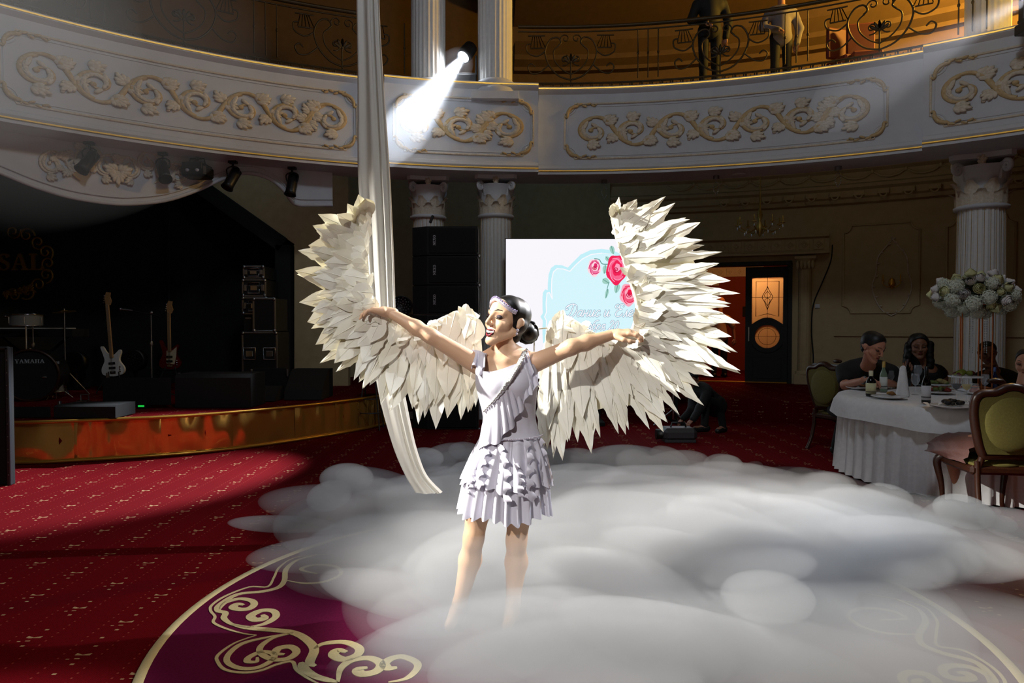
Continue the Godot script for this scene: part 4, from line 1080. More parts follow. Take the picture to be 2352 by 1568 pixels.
	st = mk(); box(st, Vector3(0, cy, 0.0), Vector3(w + 0.03, h + 0.03, 0.12)); obj("cabinet", st, M.black_matt, t)
	for s in [-1, 0, 1]:
		st = mk()
		box(st, Vector3(s * w * 0.42, (cy - h * 0.5) * 0.5, -0.1), Vector3(0.08, cy - h * 0.5, 0.08)); box(st, Vector3(s * w * 0.42, 0.03, 0.0), Vector3(0.1, 0.06, 0.8))
		obj("stand", st, M.black_matt, t)
	var l := AreaLight3D.new(); l.name = "screen_light"; l.area_size = Vector2(w, h); l.light_color = Color(0.9, 0.96, 1.0); l.light_energy = 0.25; l.shadow_enabled = true
	l.area_range = 30.0
	add_child(l); l.position = Vector3(t.position.x, cy, -z + 0.03); l.rotation.y = PI
func spiral2(c: Vector2, r: float) -> Array: return spiral(c, r, r * 0.1, 0.3, 1.6, 22)

# ---- loudspeakers, lamps and the hanging silk ----
func build_silk():
	var t := thing("aerial_silk", "long white gathered aerial silk hanging from above, passing behind the left wing to the smoke", "silk", at(890, 600, 4.7))
	var inv := Transform3D(Basis(), -t.position)
	var path := smooth_line([Vector3(843, -420, 28), Vector3(844, -200, 27), Vector3(845, 0, 26), Vector3(851, 180, 29), Vector3(859, 400, 36), Vector3(867, 520, 34), Vector3(872, 620, 33), Vector3(878, 720, 30), Vector3(886, 830, 27), Vector3(901, 910, 29), Vector3(917, 980, 27), Vector3(934, 1040, 25), Vector3(956, 1092, 24), Vector3(985, 1130, 30)], 6)
	for lay in 2:
		var rows := []
		for i in path.size():
			var q: Vector3 = path[i]; var z := 4.7
			var c := at(q.x + (0.0 if lay == 0 else q.z * 0.62), q.y, z + (0.0 if lay == 0 else -0.035)); var hw := q.z * z / F * (1.0 if lay == 0 else 0.42)
			var row := []
			for j in 60:
				var a := TAU * j / 60.0
				var f := 1.0 + 0.14 * sin(a * 5.0 + lay * 2.0 + i * 0.03)
				row.append(inv * (c + Vector3(cos(a) * hw, 0, sin(a) * hw * 0.5 * f + (0.014 * sin(cos(a) * 6.5 + i * 0.035 + lay)))))
			rows.append(row)
		var st := mk(); grid(st, rows, true); obj("fold", st, M.silk, t)
func moving_head(p: Vector3, aim_at: Vector3, label: String, lit: float, up := true):
	var t := thing("stage_lamp", label, "stage lamp", p)
	var d := (aim_at - p).normalized()
	var f := Basis.looking_at(d, Vector3.UP)
	var st := mk(); var tr := Transform3D(f * Basis(Vector3.RIGHT, -PI * 0.5), Vector3.ZERO)     # lathe axis along the beam
	lathe(st, [Vector2(0.06, -0.32), Vector2(0.11, -0.29), Vector2(0.12, -0.1), Vector2(0.115, -0.02), Vector2(0.1, 0.0), Vector2(0.092, -0.03)], 20, tr); obj("head", st, M.black, t)
	st = mk(); lathe(st, [Vector2(0.0, -0.018), Vector2(0.05, -0.014), Vector2(0.09, -0.022)], 20, tr); obj("lens", st, glow(Color(0.95, 0.97, 1.0), lit), t)
	var s := -1.0 if up else 1.0
	st = mk()
	for k in [-1, 1]: box(st, Vector3(k * 0.145, s * 0.1, 0) - d * 0.15 * Vector3(1, 0, 1), Vector3(0.03, 0.3, 0.09))
	box(st, Vector3(0, s * 0.25, 0) - d * 0.15 * Vector3(1, 0, 1), Vector3(0.32, 0.04, 0.12)); obj("yoke", st, M.black, t)
	st = mk(); box(st, Vector3(0, s * 0.33, 0) - d * 0.15 * Vector3(1, 0, 1), Vector3(0.3, 0.12, 0.24)); obj("base", st, M.black, t)
func build_sound():
	moving_head(lamp_far(), FAR_AIM, "blazing stage lamp between the upper paired columns, throwing a short beam", 60.0)
	moving_head(lamp_right(), RIGHT_AIM, "stage lamp at the picture's top right corner, throwing a long thin beam", 30.0)
	moving_head(LAMP_LEFT, LEFT_AIM, "unseen stage lamp out of frame on the left, lighting dancer and wings", 30.0)
	moving_head(LAMP_SIDE, SIDE_AIM, "unseen stage lamp out of frame on the right, placed to light the smoke", 20.0)
	moving_head(LAMP_FRONT, FRONT_AIM, "unseen lamp behind the viewer, high on the left, placed to light the dress", 10.0)
	# stacked speakers
	var wide := 0.74; var z := 10.1; var y := 0.0
	var foot := on_plane(1040, 980, 0.0); var x0 := at(1043, 620, z).x
	for i in 6:
		var h := 0.62 if i < 2 else 0.425
		var t := thing("line_speaker" if i >= 2 else "subwoofer", ["black bass cabinet at the bottom of the speaker stack", "black bass cabinet second from the floor in the speaker stack", "black wedge speaker behind the dancer's wing hump, lowest of the wedges", "black wedge speaker third from the top of the stack", "black wedge speaker second from the top of the stack", "topmost black wedge speaker of the stack before the paired columns"][i], "speaker", Vector3(x0, y, -z), 0.0, "stacked black speakers")
		var st := mk()
		var po := PackedVector2Array([Vector2(-0.37, 0.25), Vector2(0.36, 0.25), Vector2(0.36, -0.2), Vector2(-0.2, -0.25), Vector2(-0.6, -0.12), Vector2(-0.6, 0.1)])
		slab(st, po, h - 0.015, Transform3D(Basis(Vector3.RIGHT, PI * 0.5) * Basis().scaled(Vector3(1, 1, 1)), Vector3(0, 0.005, 0)))
		obj("cabinet", st, M.black_matt, t)
		st = mk(); box(st, Vector3(0.0, h * 0.5, 0.255), Vector3(0.68, h - 0.06, 0.02)); obj("grille", st, M.grille, t)
		st = mk(); bar(st, Vector3(0.37, 0.04, 0.22), Vector3(0.37, h - 0.05, 0.22), 0.012); ball(st, Vector3(0.375, 0.0, 0.22), Vector3(0.02, 0.025, 0.02), 8, 5); obj("rigging", st, M.steel, t)
		if i >= 2:
			st = mk(); box(st, Vector3(-0.52, h * 0.9, 0.0), Vector3(0.04, 0.12, 0.04), Transform3D(Basis(Vector3(0, 0, 1), -0.4), Vector3.ZERO)); obj("bracket", st, M.black, t)
			var tm := put("badge", letters("NEXO", 0.05, 0.004), mat(Color(0.75, 0.76, 0.78), 0.5), t); tm.transform = Transform3D(Basis(Vector3(0, 0, 1), PI * 0.5), Vector3(-0.26, h * 0.5, 0.268))
		y += h
	# round lamp on a stand left of the stack
	var pl := thing("par_lamp", "round many-lensed lamp standing left of the stacked speakers", "stage lamp", Vector3(at(922, 702, 10.3).x, 0, -10.3))
	var py := at(922, 702, 10.3).y
	var st := mk(); lathe(st, [Vector2(0.08, -0.2), Vector2(0.15, -0.15), Vector2(0.155, 0.0), Vector2(0.14, 0.005), Vector2(0.135, -0.02), Vector2(0.0, -0.02)], 24, Transform3D(Basis(Vector3.RIGHT, PI * 0.5), Vector3(0, py, 0))); obj("housing", st, M.black, pl)
	st = mk()
	for i in 36:
		var r := 0.022 * sqrt(i); var a := i * 2.4; ball(st, Vector3(cos(a) * r, py + sin(a) * r, -0.015), Vector3.ONE * 0.012, 6, 4)
	tag(obj("lenses", st, M.steel, pl), "", "", "", "stuff")
	st = mk(); bar(st, Vector3(0, 0, -0.05), Vector3(0, py - 0.16, -0.05), 0.016); tube(st, [Vector3(-0.17, py, -0.05), Vector3(-0.17, py - 0.14, -0.05), Vector3(0.17, py - 0.14, -0.05), Vector3(0.17, py, -0.05)], 0.01)
	for k in 3: bar(st, Vector3(0, 0.5, -0.05), Vector3(sin(k * 2.1) * 0.4, 0.01, -0.05 + cos(k * 2.1) * 0.4), 0.012)
	obj("stand", st, M.black, pl)
	# spots under the balcony over the stage
	var place_names := ["leftmost", "second from the left", "third from the left", "fourth from the left, right of the box projector"]
	var k := 0
	for q in [[205, 342, -0.25, 0.62], [374, 362, 0.5, 0.5], [535, 378, -0.35, 0.4], [671, 390, -0.1, 0.25]]:
		var top := ring_h(q[0], q[1], 9.6); top.y = SOFFIT
		var t := thing("spotlight", "small black spotlight under the balcony over the stage, " + ["leftmost of the row", "just left of the box fixture", "just right of the box fixture", "rightmost, by itself"][k], "spotlight", top, 0.0, "black spotlights over the stage"); k += 1
		st = mk(); box(st, Vector3(0, -0.02, 0), Vector3(0.12, 0.04, 0.08)); bar(st, Vector3(0, -0.02, 0), Vector3(0, -0.1, 0), 0.015); obj("mount", st, M.black, t)
		st = mk(); tube(st, smooth_line([Vector3(-0.08, -0.22, 0), Vector3(-0.09, -0.12, 0), Vector3(0, -0.08, 0), Vector3(0.09, -0.12, 0), Vector3(0.08, -0.22, 0)], 4), 0.01, 5); obj("bracket", st, M.black, t)
		st = mk(); lathe(st, [Vector2(0.05, 0.14), Vector2(0.075, 0.12), Vector2(0.075, -0.14), Vector2(0.09, -0.2), Vector2(0.08, -0.2), Vector2(0.06, -0.1), Vector2(0.0, -0.1)], 16, Transform3D(Basis(Vector3(0, 0, 1), q[2]) * Basis(Vector3.RIGHT, -q[3]), Vector3(0, -0.24, 0))); obj("can", st, M.black, t)
	var top := ring_h(453, 365, 9.6); top.y = SOFFIT
	var bp := thing("box_projector", "black box-shaped fixture hanging among the small spotlights over the stage", "projector", top)
	st = mk(); box(st, Vector3(0, -0.22, 0), Vector3(0.36, 0.17, 0.3), Transform3D(), 0.03); box(st, Vector3(0, -0.16, 0.0), Vector3(0.28, 0.1, 0.34)); obj("housing", st, M.black, bp)
	st = mk(); tube(st, [Vector3(-0.12, -0.15, 0), Vector3(-0.1, -0.03, 0), Vector3(0.1, -0.03, 0), Vector3(0.12, -0.15, 0)], 0.011); bar(st, Vector3(0, 0, 0), Vector3(0, -0.05, 0), 0.02); obj("bracket", st, M.black, bp)
	for s in [-1, 1]:
		st = mk(); ball(st, Vector3(s * 0.07, -0.22, 0.155), Vector3(0.03, 0.03, 0.02), 10, 6); obj("lens", st, M.crystal, bp)
	for q in GALLERY_FILL:  # globes for the added fill lights, out of sight behind the beam
		var gl := thing("added_fill_globe", ["added fill globe hidden behind the balcony beam, lifting the dark over the screen", "added fill globe hidden behind the balcony beam, lifting the dark on the right", "added fill globe hidden behind the balcony beam, brightening the stage instruments"][GALLERY_FILL.find(q)], "lamp", q[0])
		st = mk(); ball(st, Vector3.ZERO, Vector3.ONE * 0.09, 14, 9); obj("globe", st, glow(q[1], 0.6), gl)
		st = mk(); bar(st, Vector3(0, 0.07, 0), Vector3(0, 0.24, 0), 0.02); obj("mount", st, M.gilt, gl)
	var ul := thing("unseen_upper_lamp", "unseen amber globe lamp out of view, placed to light the upper gallery wall", "lamp", UP_LAMP)  # globe for the unseen light on the upper wall
	st = mk(); ball(st, Vector3.ZERO, Vector3.ONE * 0.16, 16, 10); obj("globe", st, glow(Color(1.0, 0.7, 0.25), 3.0), ul)
	st = mk(); bar(st, Vector3(0, 0.14, 0), Vector3(0, 2.0, 0), 0.015); obj("stem", st, M.gilt, ul)
	# added fill lamp above the middle of the floor, out of the picture
	var hc := thing("added_hall_fill_lamp", "added fill globe hanging high over the middle of the hall, outside the frame", "chandelier", Vector3(CEN.x, 8.4, CEN.y))
	st = mk(); ball(st, Vector3.ZERO, Vector3.ONE * 0.24, 20, 12); obj("globe", st, glow(Color(0.95, 0.97, 1.0), 2.0), hc)
	st = mk(); bar(st, Vector3(0, 0.2, 0), Vector3(0, 0.92, 0), 0.02); obj("stem", st, M.gilt, hc)

# ---- instruments and cases on the stage ----
func guitar(label: String, base_px: Vector2, d: float, body_col: Material, guard: Material, neck_top: Vector2, bass: bool):
	var p := at(base_px.x, base_px.y, d); var top := at(neck_top.x, neck_top.y, d)
	var t := thing("electric_bass" if bass else "electric_guitar", label, "guitar", Vector3(p.x, STAGE, -d))
	var up := (top - p).normalized(); var f := Transform3D(Basis(Vector3(up.y, -up.x, 0), up, Vector3(0, 0, 1)), p - t.position)
	var L := p.distance_to(top)
	var o := PackedVector2Array()
	for q in smooth_line([Vector2(0, 0), Vector2(-0.15, 0.03), Vector2(-0.175, 0.12), Vector2(-0.12, 0.24), Vector2(-0.135, 0.34), Vector2(-0.165, 0.45), Vector2(-0.13, 0.46), Vector2(-0.07, 0.36), Vector2(0.02, 0.33), Vector2(0.06, 0.35), Vector2(0.12, 0.40), Vector2(0.14, 0.36), Vector2(0.105, 0.24), Vector2(0.17, 0.12), Vector2(0.14, 0.03), Vector2(0, 0)], 4): o.append(q)
	o.remove_at(o.size() - 1)
	var st := mk(); slab(st, o, 0.04, f); obj("body", st, body_col, t)
	st = mk(); var gpo := PackedVector2Array([Vector2(-0.06, 0.1), Vector2(0.07, 0.08), Vector2(0.1, 0.2), Vector2(0.11, 0.36), Vector2(0.04, 0.3), Vector2(-0.05, 0.3)]); slab(st, gpo, 0.004, f * Transform3D(Basis(), Vector3(0, 0, 0.004))); obj("pickguard", st, guard, t)
	st = mk(); box(st, Vector3(0, 0.29 + (L - 0.48) * 0.5, 0.012), Vector3(0.055, L - 0.46, 0.024), f); obj("neck", st, M.wood_light, t)
	st = mk(); var hp := PackedVector2Array([Vector2(-0.03, L - 0.19), Vector2(0.035, L - 0.19), Vector2(0.06, L - 0.13), Vector2(0.04, L - 0.06), Vector2(0.05, L), Vector2(-0.01, L + 0.01), Vector2(-0.045, L - 0.08)]); slab(st, hp, 0.02, f); obj("headstock", st, M.wood_light, t)
	st = mk()
	for i in 4: ball(st, Vector3(-0.06 + i * 0.006, L - 0.15 + i * 0.035, 0), Vector3(0.014, 0.01, 0.01), 6, 4, f)
	obj("tuners", st, M.chrome, t)
	for y in [0.2, 0.13]:
		st = mk(); box(st, Vector3(-0.005, y, 0.01), Vector3(0.1, 0.035, 0.014), f); obj("pickup", st, M.black, t)
	st = mk(); box(st, Vector3(0, 0.06, 0.008), Vector3(0.09, 0.04, 0.014), f); obj("bridge", st, M.chrome, t)
	st = mk(); for i in 3: lathe(st, [Vector2(0.013, 0), Vector2(0.012, 0.014), Vector2(0.0, 0.014)], 8, f * Transform3D(Basis(Vector3.RIGHT, PI * 0.5), Vector3(0.11, 0.07 + i * 0.035, 0.0)))
	obj("knobs", st, M.chrome, t)
	st = mk()
	for i in 4: bar(st, f * Vector3(-0.015 + i * 0.01, 0.06, 0.03), f * Vector3(-0.012 + i * 0.008, L - 0.17, 0.028), 0.0015, 4)
	obj("strings", st, M.steel, t)
	st = mk(); var py := p.y - STAGE
	for s in [-1.0, 1.0]: bar(st, Vector3(p.x - t.position.x, py + 0.25, -0.08), Vector3(s * 0.2, 0.01, 0.12), 0.01)
	bar(st, Vector3(0, py + 0.25, -0.08), Vector3(0, 0.01, -0.25), 0.01); bar(st, Vector3(-0.1, py - 0.01, 0.03), Vector3(0.1, py - 0.01, 0.03), 0.012); obj("stand", st, M.black, t)
func wedge(label: String, x0: float, x1: float, y0: float, d: float, depth: float, flip := false):
	var a := at(x0, 900, d); var b := at(x1, 900, d); var h := at(x0, y0, d).y - STAGE; var w := b.x - a.x
	var t := thing("stage_monitor", label, "monitor speaker", Vector3((a.x + b.x) * 0.5, STAGE, -d), 0.0, "black stage monitors")
	var st := mk(); var po := PackedVector2Array([Vector2(-depth * 0.5, 0.01), Vector2(depth * 0.5, 0.01), Vector2(depth * 0.42, h * 0.35), Vector2(-depth * 0.1, h), Vector2(-depth * 0.5, h)])
	if not flip: po = PackedVector2Array([Vector2(-depth * 0.5, 0.01), Vector2(depth * 0.5, 0.01), Vector2(depth * 0.5, h * 0.9), Vector2(depth * 0.4, h), Vector2(-depth * 0.5, h)])
	slab(st, po, w, Transform3D(Basis(Vector3.UP, -PI * 0.5), Vector3(w * 0.5, 0, 0)).rotated_local(Vector3.UP, 0.0)); obj("cabinet", st, M.black_matt, t)
	st = mk(); box(st, Vector3(0, h * 0.5, depth * 0.5 + 0.002) if not flip else Vector3(0, h * 0.66, depth * 0.17), Vector3(w * 0.9, h * 0.8, 0.012), Transform3D() if not flip else Transform3D(Basis(Vector3.RIGHT, 0.0), Vector3.ZERO)); obj("grille", st, M.grille, t)
	for s in [-1, 1]:
		st = mk(); box(st, Vector3(s * w * 0.48, h * 0.9, depth * 0.2), Vector3(0.03, 0.1, 0.04)); obj("corner", st, M.steel, t)
	return t
func flight_case(label: String, x0: float, x1: float, y0: float, y1: float, d: float, dishes: int, dim := false):
	var a := at(x0, y1, d); var b := at(x1, y0, d); var w := b.x - a.x; var h := b.y - a.y
	var t := thing("flight_case", label, "flight case", Vector3((a.x + b.x) * 0.5, a.y, -d), 0.0, "stacked flight cases")
	var st := mk(); box(st, Vector3(0, h * 0.5, -0.3), Vector3(w - 0.02, h - 0.01, 0.6)); obj("box", st, M.case_black, t)
	st = mk()
	for s in [-1, 1]:
		box(st, Vector3(s * (w * 0.5 - 0.012), h * 0.5, 0.0), Vector3(0.028, h, 0.028))
		box(st, Vector3(0, h * 0.5 + s * (h * 0.5 - 0.012), 0.0), Vector3(w, 0.028, 0.028))
	if h < 0.4: box(st, Vector3(0, h * 0.62, 0.003), Vector3(w, 0.016, 0.012))
	obj("edging", st, M.steel, t)
	for sx in [-1, 1]:
		for sy in [-1, 1]:
			st = mk(); ball(st, Vector3(sx * (w * 0.5 - 0.02), h * 0.5 + sy * (h * 0.5 - 0.02), 0.01), Vector3(0.03, 0.03, 0.02), 8, 5); obj("corner", st, M.steel, t)
	for i in dishes:
		var x := 0.0 if dishes == 1 else (i - 0.5) * w * 0.56
		st = mk(); var s := minf(h * 0.3, 0.09)
		tube(st, flat3([Vector2(x - 0.09, h * 0.5 - s), Vector2(x + 0.09, h * 0.5 - s), Vector2(x + 0.09, h * 0.5 + s), Vector2(x - 0.09, h * 0.5 + s)], 0.012), 0.013, 5, Transform3D(), false, Vector3.ONE, true)
		box(st, Vector3(x, h * 0.5, 0.012), Vector3(0.11, s * 1.0, 0.02)); obj("latch" if dishes == 1 else "handle_dish", st, M.chrome, t)
	if dishes == 1:
		for s in [-1, 1]:
			st = mk(); box(st, Vector3(s * (w * 0.5 - 0.05), h * 0.5, 0.012), Vector3(0.05, h * 0.36, 0.022)); obj("hinge", st, M.steel, t)
func build_stage_gear():
	M.wood_light = mottled(Color(0.55, 0.42, 0.26), Color(0.66, 0.52, 0.34), 6.0, 0.5)
	M.case_black = mat(Color(0.05, 0.055, 0.055), 0.5); M.grille = mat(Color(0.035, 0.04, 0.04), 0.9)
	guitar("white bass guitar on a stand at the stage's left, dark strap across it", Vector2(261, 864), 10.4, mat(Color(0.86, 0.86, 0.84), 0.3), mat(Color(0.84, 0.84, 0.82), 0.4), Vector2(245, 672), true)
	guitar("dark red electric guitar with cream pickguard on a stand, right of the white bass", Vector2(391, 848), 10.9, mat(Color(0.35, 0.02, 0.03), 0.25), mat(Color(0.75, 0.7, 0.58), 0.5), Vector2(388, 692), false)
	wedge("large black monitor lying between and before the two guitars", 255, 424, 856, 8.75, 0.5)
	wedge("sloping black monitor at the stage edge below the flight cases", 584, 668, 848, 9.7, 0.6, true)
	wedge("small black monitor on its side at the foot of the flight cases", 530, 586, 888, 9.4, 0.4, true)
	wedge("long low black monitor under the bass drum at the stage edge", 12, 150, 926, 7.75, 0.4)
	flight_case("large flight case with two dished handles, bottom of the stack on stage", 556, 637, 762, 862, 10.7, 2)
	flight_case("plain dark rack case on the large one, third tier from the bottom", 581, 633, 684, 762, 10.7, 0)
	flight_case("small flight case half hidden by the rack, third from the top", 556, 614, 682, 722, 10.95, 1)
	flight_case("flight case with bright central latch, second from the top", 556, 611, 641, 681, 10.95, 1)
	flight_case("topmost small flight case of the stack with wrapped cable", 558, 607, 610, 640, 10.95, 1)
	var cs := thing("amplifier_head", "black amplifier filling the gap left of the rack case", "amplifier", Vector3(at(568, 742, 10.95).x, at(568, 762, 10.95).y, -10.95))
	var st := mk(); box(st, Vector3(0, 0.14, -0.25), Vector3(0.16, 0.27, 0.4)); obj("box", st, M.case_black, cs)
	st = mk(); box(st, Vector3(0, 0.22, -0.045), Vector3(0.1, 0.03, 0.012)); obj("panel", st, M.steel, cs)
	# drums
	var d := 9.3; var c := at(70, 862, d)
	var k := thing("bass_drum", "dark bass drum with white lettering at the far left of the stage", "drum", Vector3(c.x, STAGE, -d), 0.25)
	var r := c.y - STAGE; var fz := Transform3D(Basis(Vector3.RIGHT, PI * 0.5), Vector3(0, r, 0))
	st = mk(); lathe(st, [Vector2(r * 0.97, -0.4), Vector2(r * 0.97, 0.0)], 40, fz); obj("shell", st, M.black, k)
	st = mk(); tube(st, ring_pts(r * 0.98, r, 0.01), 0.02, 6, Transform3D(), false, Vector3.ONE, true); obj("hoop", st, M.drum_hoop, k)
	st = mk(); lathe(st, [Vector2(0.0, 0.012), Vector2(r * 0.95, 0.004)], 40, fz); obj("drumhead", st, M.black_matt, k)
	var tm := put("lettering", letters("YAMAHA", 0.075, 0.003), mat(Color(0.62, 0.68, 0.72), 0.5), k); tm.position = Vector3(0, r * 1.55, 0.02)
	for i in 6:
		st = mk(); box(st, Vector3(cos(i * 1.047 + 0.5) * r, r + sin(i * 1.047 + 0.5) * r, -0.03), Vector3(0.03, 0.05, 0.1)); obj("lug", st, M.chrome, k)
	st = mk(); ball(st, Vector3(0.17, r * 0.92, 0.015), Vector3(0.035, 0.016, 0.006), 10, 5); obj("badge", st, M.steel, k)
	for q in [[60, 735, 0.2, 0.16, "white snare-sized drum standing above the bass drum"], [128, 878, 0.1, 0.26, "pale narrow drum at the right side of the bass drum"]]:
		var p := at(q[0], q[1], 9.6); var s := thing("tom_drum", q[4], "drum", p)
		st = mk(); lathe(st, [Vector2(q[2], -q[3] * 0.5), Vector2(q[2], q[3] * 0.5)], 24); obj("shell", st, mat(Color(0.45, 0.46, 0.45), 0.4), s)
		st = mk(); for h in [-0.5, 0.5]: tube(st, ring_flat(q[2] + 0.006, q[3] * h), 0.009, 5, Transform3D(), false, Vector3.ONE, true)
		obj("hoop", st, M.chrome, s)
		for i in 6:
			st = mk(); box(st, Vector3(cos(i * 1.047) * (q[2] + 0.012), 0, sin(i * 1.047) * (q[2] + 0.012)), Vector3(0.012, q[3] * 0.6, 0.012)); obj("lug", st, M.chrome, s)
		st = mk(); bar(st, Vector3(0, -q[3] * 0.5, 0), Vector3(0, STAGE - p.y, 0), 0.014)
		for i in 3: bar(st, Vector3(0, STAGE - p.y + 0.2, 0), Vector3(sin(i * 2.1) * 0.2, STAGE - p.y + 0.01, cos(i * 2.1) * 0.2), 0.009)
		obj("stand", st, M.chrome, s)
	var cy := at(148, 716, 10.0)
	var cym := thing("cymbal", "dark cymbal on a stand over the drums", "cymbal", Vector3(cy.x, STAGE, -10.0))
	st = mk(); lathe(st, [Vector2(0.0, 0.03), Vector2(0.04, 0.02), Vector2(0.05, 0.006), Vector2(0.15, 0.0), Vector2(0.155, -0.004)], 28, Transform3D(Basis(Vector3(0, 0, 1), 0.12), Vector3(0, cy.y - STAGE, 0))); obj("plate", st, M.gilt_dull, cym)
	st = mk(); bar(st, Vector3(0, 0.02, 0), Vector3(0, cy.y - STAGE + 0.05, 0), 0.011)
	for i in 3: bar(st, Vector3(0, 0.4, 0), Vector3(sin(i * 2.1) * 0.3, 0.01, cos(i * 2.1) * 0.3), 0.009)
	obj("stand", st, M.steel, cym)
	# keyboard on a stand
	var kb := at(80, 764, 10.3); var kt := thing("keyboard", "long dark keyboard on a stand behind the drums", "keyboard", Vector3(kb.x, STAGE, -10.3))
	st = mk(); box(st, Vector3(0, kb.y - STAGE, 0), Vector3(1.4, 0.12, 0.4)); obj("case", st, M.black_matt, kt)
	st = mk(); box(st, Vector3(0, kb.y - STAGE + 0.065, 0.08), Vector3(1.25, 0.02, 0.16)); obj("keys", st, mat(Color(0.7, 0.7, 0.68), 0.4), kt)
	st = mk(); for s in [-1.0, 1.0]: bar(st, Vector3(-s * 0.5, 0.01, 0), Vector3(s * 0.5, kb.y - STAGE - 0.06, 0), 0.02)
	obj("stand", st, M.black, kt)
	# microphone stands
	for q in [[344, 862, 347, 718, 305, 713, "microphone boom stand between the two guitars"], [75, 930, 75, 722, 42, 730, "microphone boom stand in front of the bass drum"]]:
		var a := at(q[2], q[3], 9.9); var b := at(q[4], q[5], 9.85); var t := thing("microphone_stand", q[6], "microphone stand", Vector3(a.x, STAGE, -9.9), 0.0, "microphone stands on stage")
		var h := a.y - STAGE
		st = mk(); bar(st, Vector3(0, 0.02, 0), Vector3(0, h * 0.62, 0), 0.014); bar(st, Vector3(0, h * 0.6, 0), Vector3(0, h, 0), 0.009); obj("pole", st, M.steel, t)
		st = mk(); lathe(st, [Vector2(0.02, h * 0.6), Vector2(0.03, h * 0.63), Vector2(0.02, h * 0.66)], 10); ball(st, Vector3(0, h, 0), Vector3(0.03, 0.03, 0.02), 8, 6); obj("clutch", st, M.steel, t)
		st = mk(); bar(st, b - a + Vector3(0, h, 0), Vector3((a - b).x * 0.55, h - 0.05, 0), 0.008); obj("boom", st, M.black, t)
		st = mk(); var m := b - a + Vector3(0, h, 0); tube(st, [m, m + Vector3(-0.07, 0.01, 0.02), m + Vector3(-0.15, 0.02, 0.03)], [0.012, 0.016, 0.02], 8); ball(st, m + Vector3(-0.16, 0.02, 0.03), Vector3.ONE * 0.026, 10, 6); obj("microphone", st, M.steel, t)
		st = mk(); for i in 3: bar(st, Vector3(0, 0.12, 0), Vector3(sin(i * 2.1) * 0.3, 0.01, cos(i * 2.1) * 0.3), 0.009)
		obj("legs", st, M.black, t)
	var pd := at(191, 902, 8.6); var ped := thing("drum_pedal", "chrome drum pedal on the stage floor right of the drums", "pedal", Vector3(pd.x, STAGE, -8.6))
	st = mk(); box(st, Vector3(0, 0.08, 0), Vector3(0.14, 0.025, 0.09)); box(st, Vector3(0.02, 0.02, 0.02), Vector3(0.16, 0.03, 0.12)); obj("footboard", st, M.chrome, ped)
	st = mk(); for s in [-1, 1]: bar(st, Vector3(s * 0.05, 0.02, -0.03), Vector3(s * 0.05, 0.16, -0.03), 0.008)
	bar(st, Vector3(-0.05, 0.16, -0.03), Vector3(0.05, 0.16, -0.03), 0.008); obj("frame", st, M.steel, ped)
	# round floor lamps and the bar of light at the edge
	for q in [[168, 832, "round dark stage lamp on the stage behind the drum pedal"], [305, 828, "round dark stage lamp between the two guitars"], [10, 890, "round dark stage lamp left of the bass drum"]]:
		var p := at(q[0], q[1], 11.0); var t := thing("par_lamp", q[2], "stage lamp", Vector3(p.x, STAGE, -11.0), 0.0, "round lamps standing on the stage")
		var y := p.y - STAGE
		st = mk(); lathe(st, [Vector2(0.1, -0.2), Vector2(0.17, -0.15), Vector2(0.18, 0.0), Vector2(0.16, 0.0), Vector2(0.0, -0.02)], 22, Transform3D(Basis(Vector3.RIGHT, PI * 0.5), Vector3(0, y, 0))); obj("housing", st, M.black, t)
		st = mk(); for i in 30: ball(st, Vector3(cos(i * 2.4) * 0.027 * sqrt(i), y + sin(i * 2.4) * 0.027 * sqrt(i), -0.012), Vector3.ONE * 0.013, 6, 4)
		tag(obj("lenses", st, M.case_black, t), "", "", "", "stuff")
		st = mk(); box(st, Vector3(0, y * 0.5 - 0.08, -0.08), Vector3(0.05, y - 0.16, 0.05)); box(st, Vector3(0, 0.015, -0.05), Vector3(0.3, 0.03, 0.3)); obj("foot", st, M.black, t)
	var gd := at(325, 944, 8.45); var gt := thing("indicator_box", "small box with a glowing green display at the stage edge", "device", Vector3(gd.x, STAGE, -8.45))
	st = mk(); box(st, Vector3(0, 0.035, -0.04), Vector3(0.12, 0.07, 0.09)); obj("case", st, M.black, gt)
	st = mk(); box(st, Vector3(0, 0.035, 0.008), Vector3(0.075, 0.022, 0.008)); obj("display", st, glow(Color(0.15, 1.0, 0.35), 0.5), gt)
	# dark cabinet at the left edge of the picture
	var lc := thing("display_cabinet", "tall dark cabinet with aluminium edge standing at the left picture edge", "cabinet", Vector3(-5.27, 0, -6.4))
	st = mk(); box(st, Vector3(0, 0.65, -0.03), Vector3(1.1, 1.3, 0.06)); obj("body", st, M.black_matt, lc)
	st = mk(); box(st, Vector3(0.54, 0.65, 0.0), Vector3(0.035, 1.3, 0.04)); box(st, Vector3(0, 1.29, 0.0), Vector3(1.1, 0.03, 0.04)); obj("edging", st, M.iron_grey, lc)
	st = mk(); for i in 10: ball(st, Vector3(0.54, 0.1 + i * 0.12, 0.021), Vector3(0.006, 0.006, 0.004), 6, 4)
	tag(obj("rivets", st, M.steel, lc), "row of rivets", "", "", "stuff")
	# stool behind the silk
	var sp := on_plane(852, 985, 0.0); var bs := thing("bar_stool", "dark metal bar stool between the stage end and the hanging silk", "stool", sp)
	st = mk(); lathe(st, [Vector2(0.17, 0.7), Vector2(0.19, 0.72), Vector2(0.17, 0.75), Vector2(0.0, 0.76)], 20); obj("seat", st, M.black, bs)
	for i in 4:
		st = mk(); var a := TAU * (i + 0.5) / 4.0; bar(st, Vector3(cos(a) * 0.12, 0.71, sin(a) * 0.12), Vector3(cos(a) * 0.22, 0.0, sin(a) * 0.22), 0.012); obj("leg", st, M.iron_grey, bs)
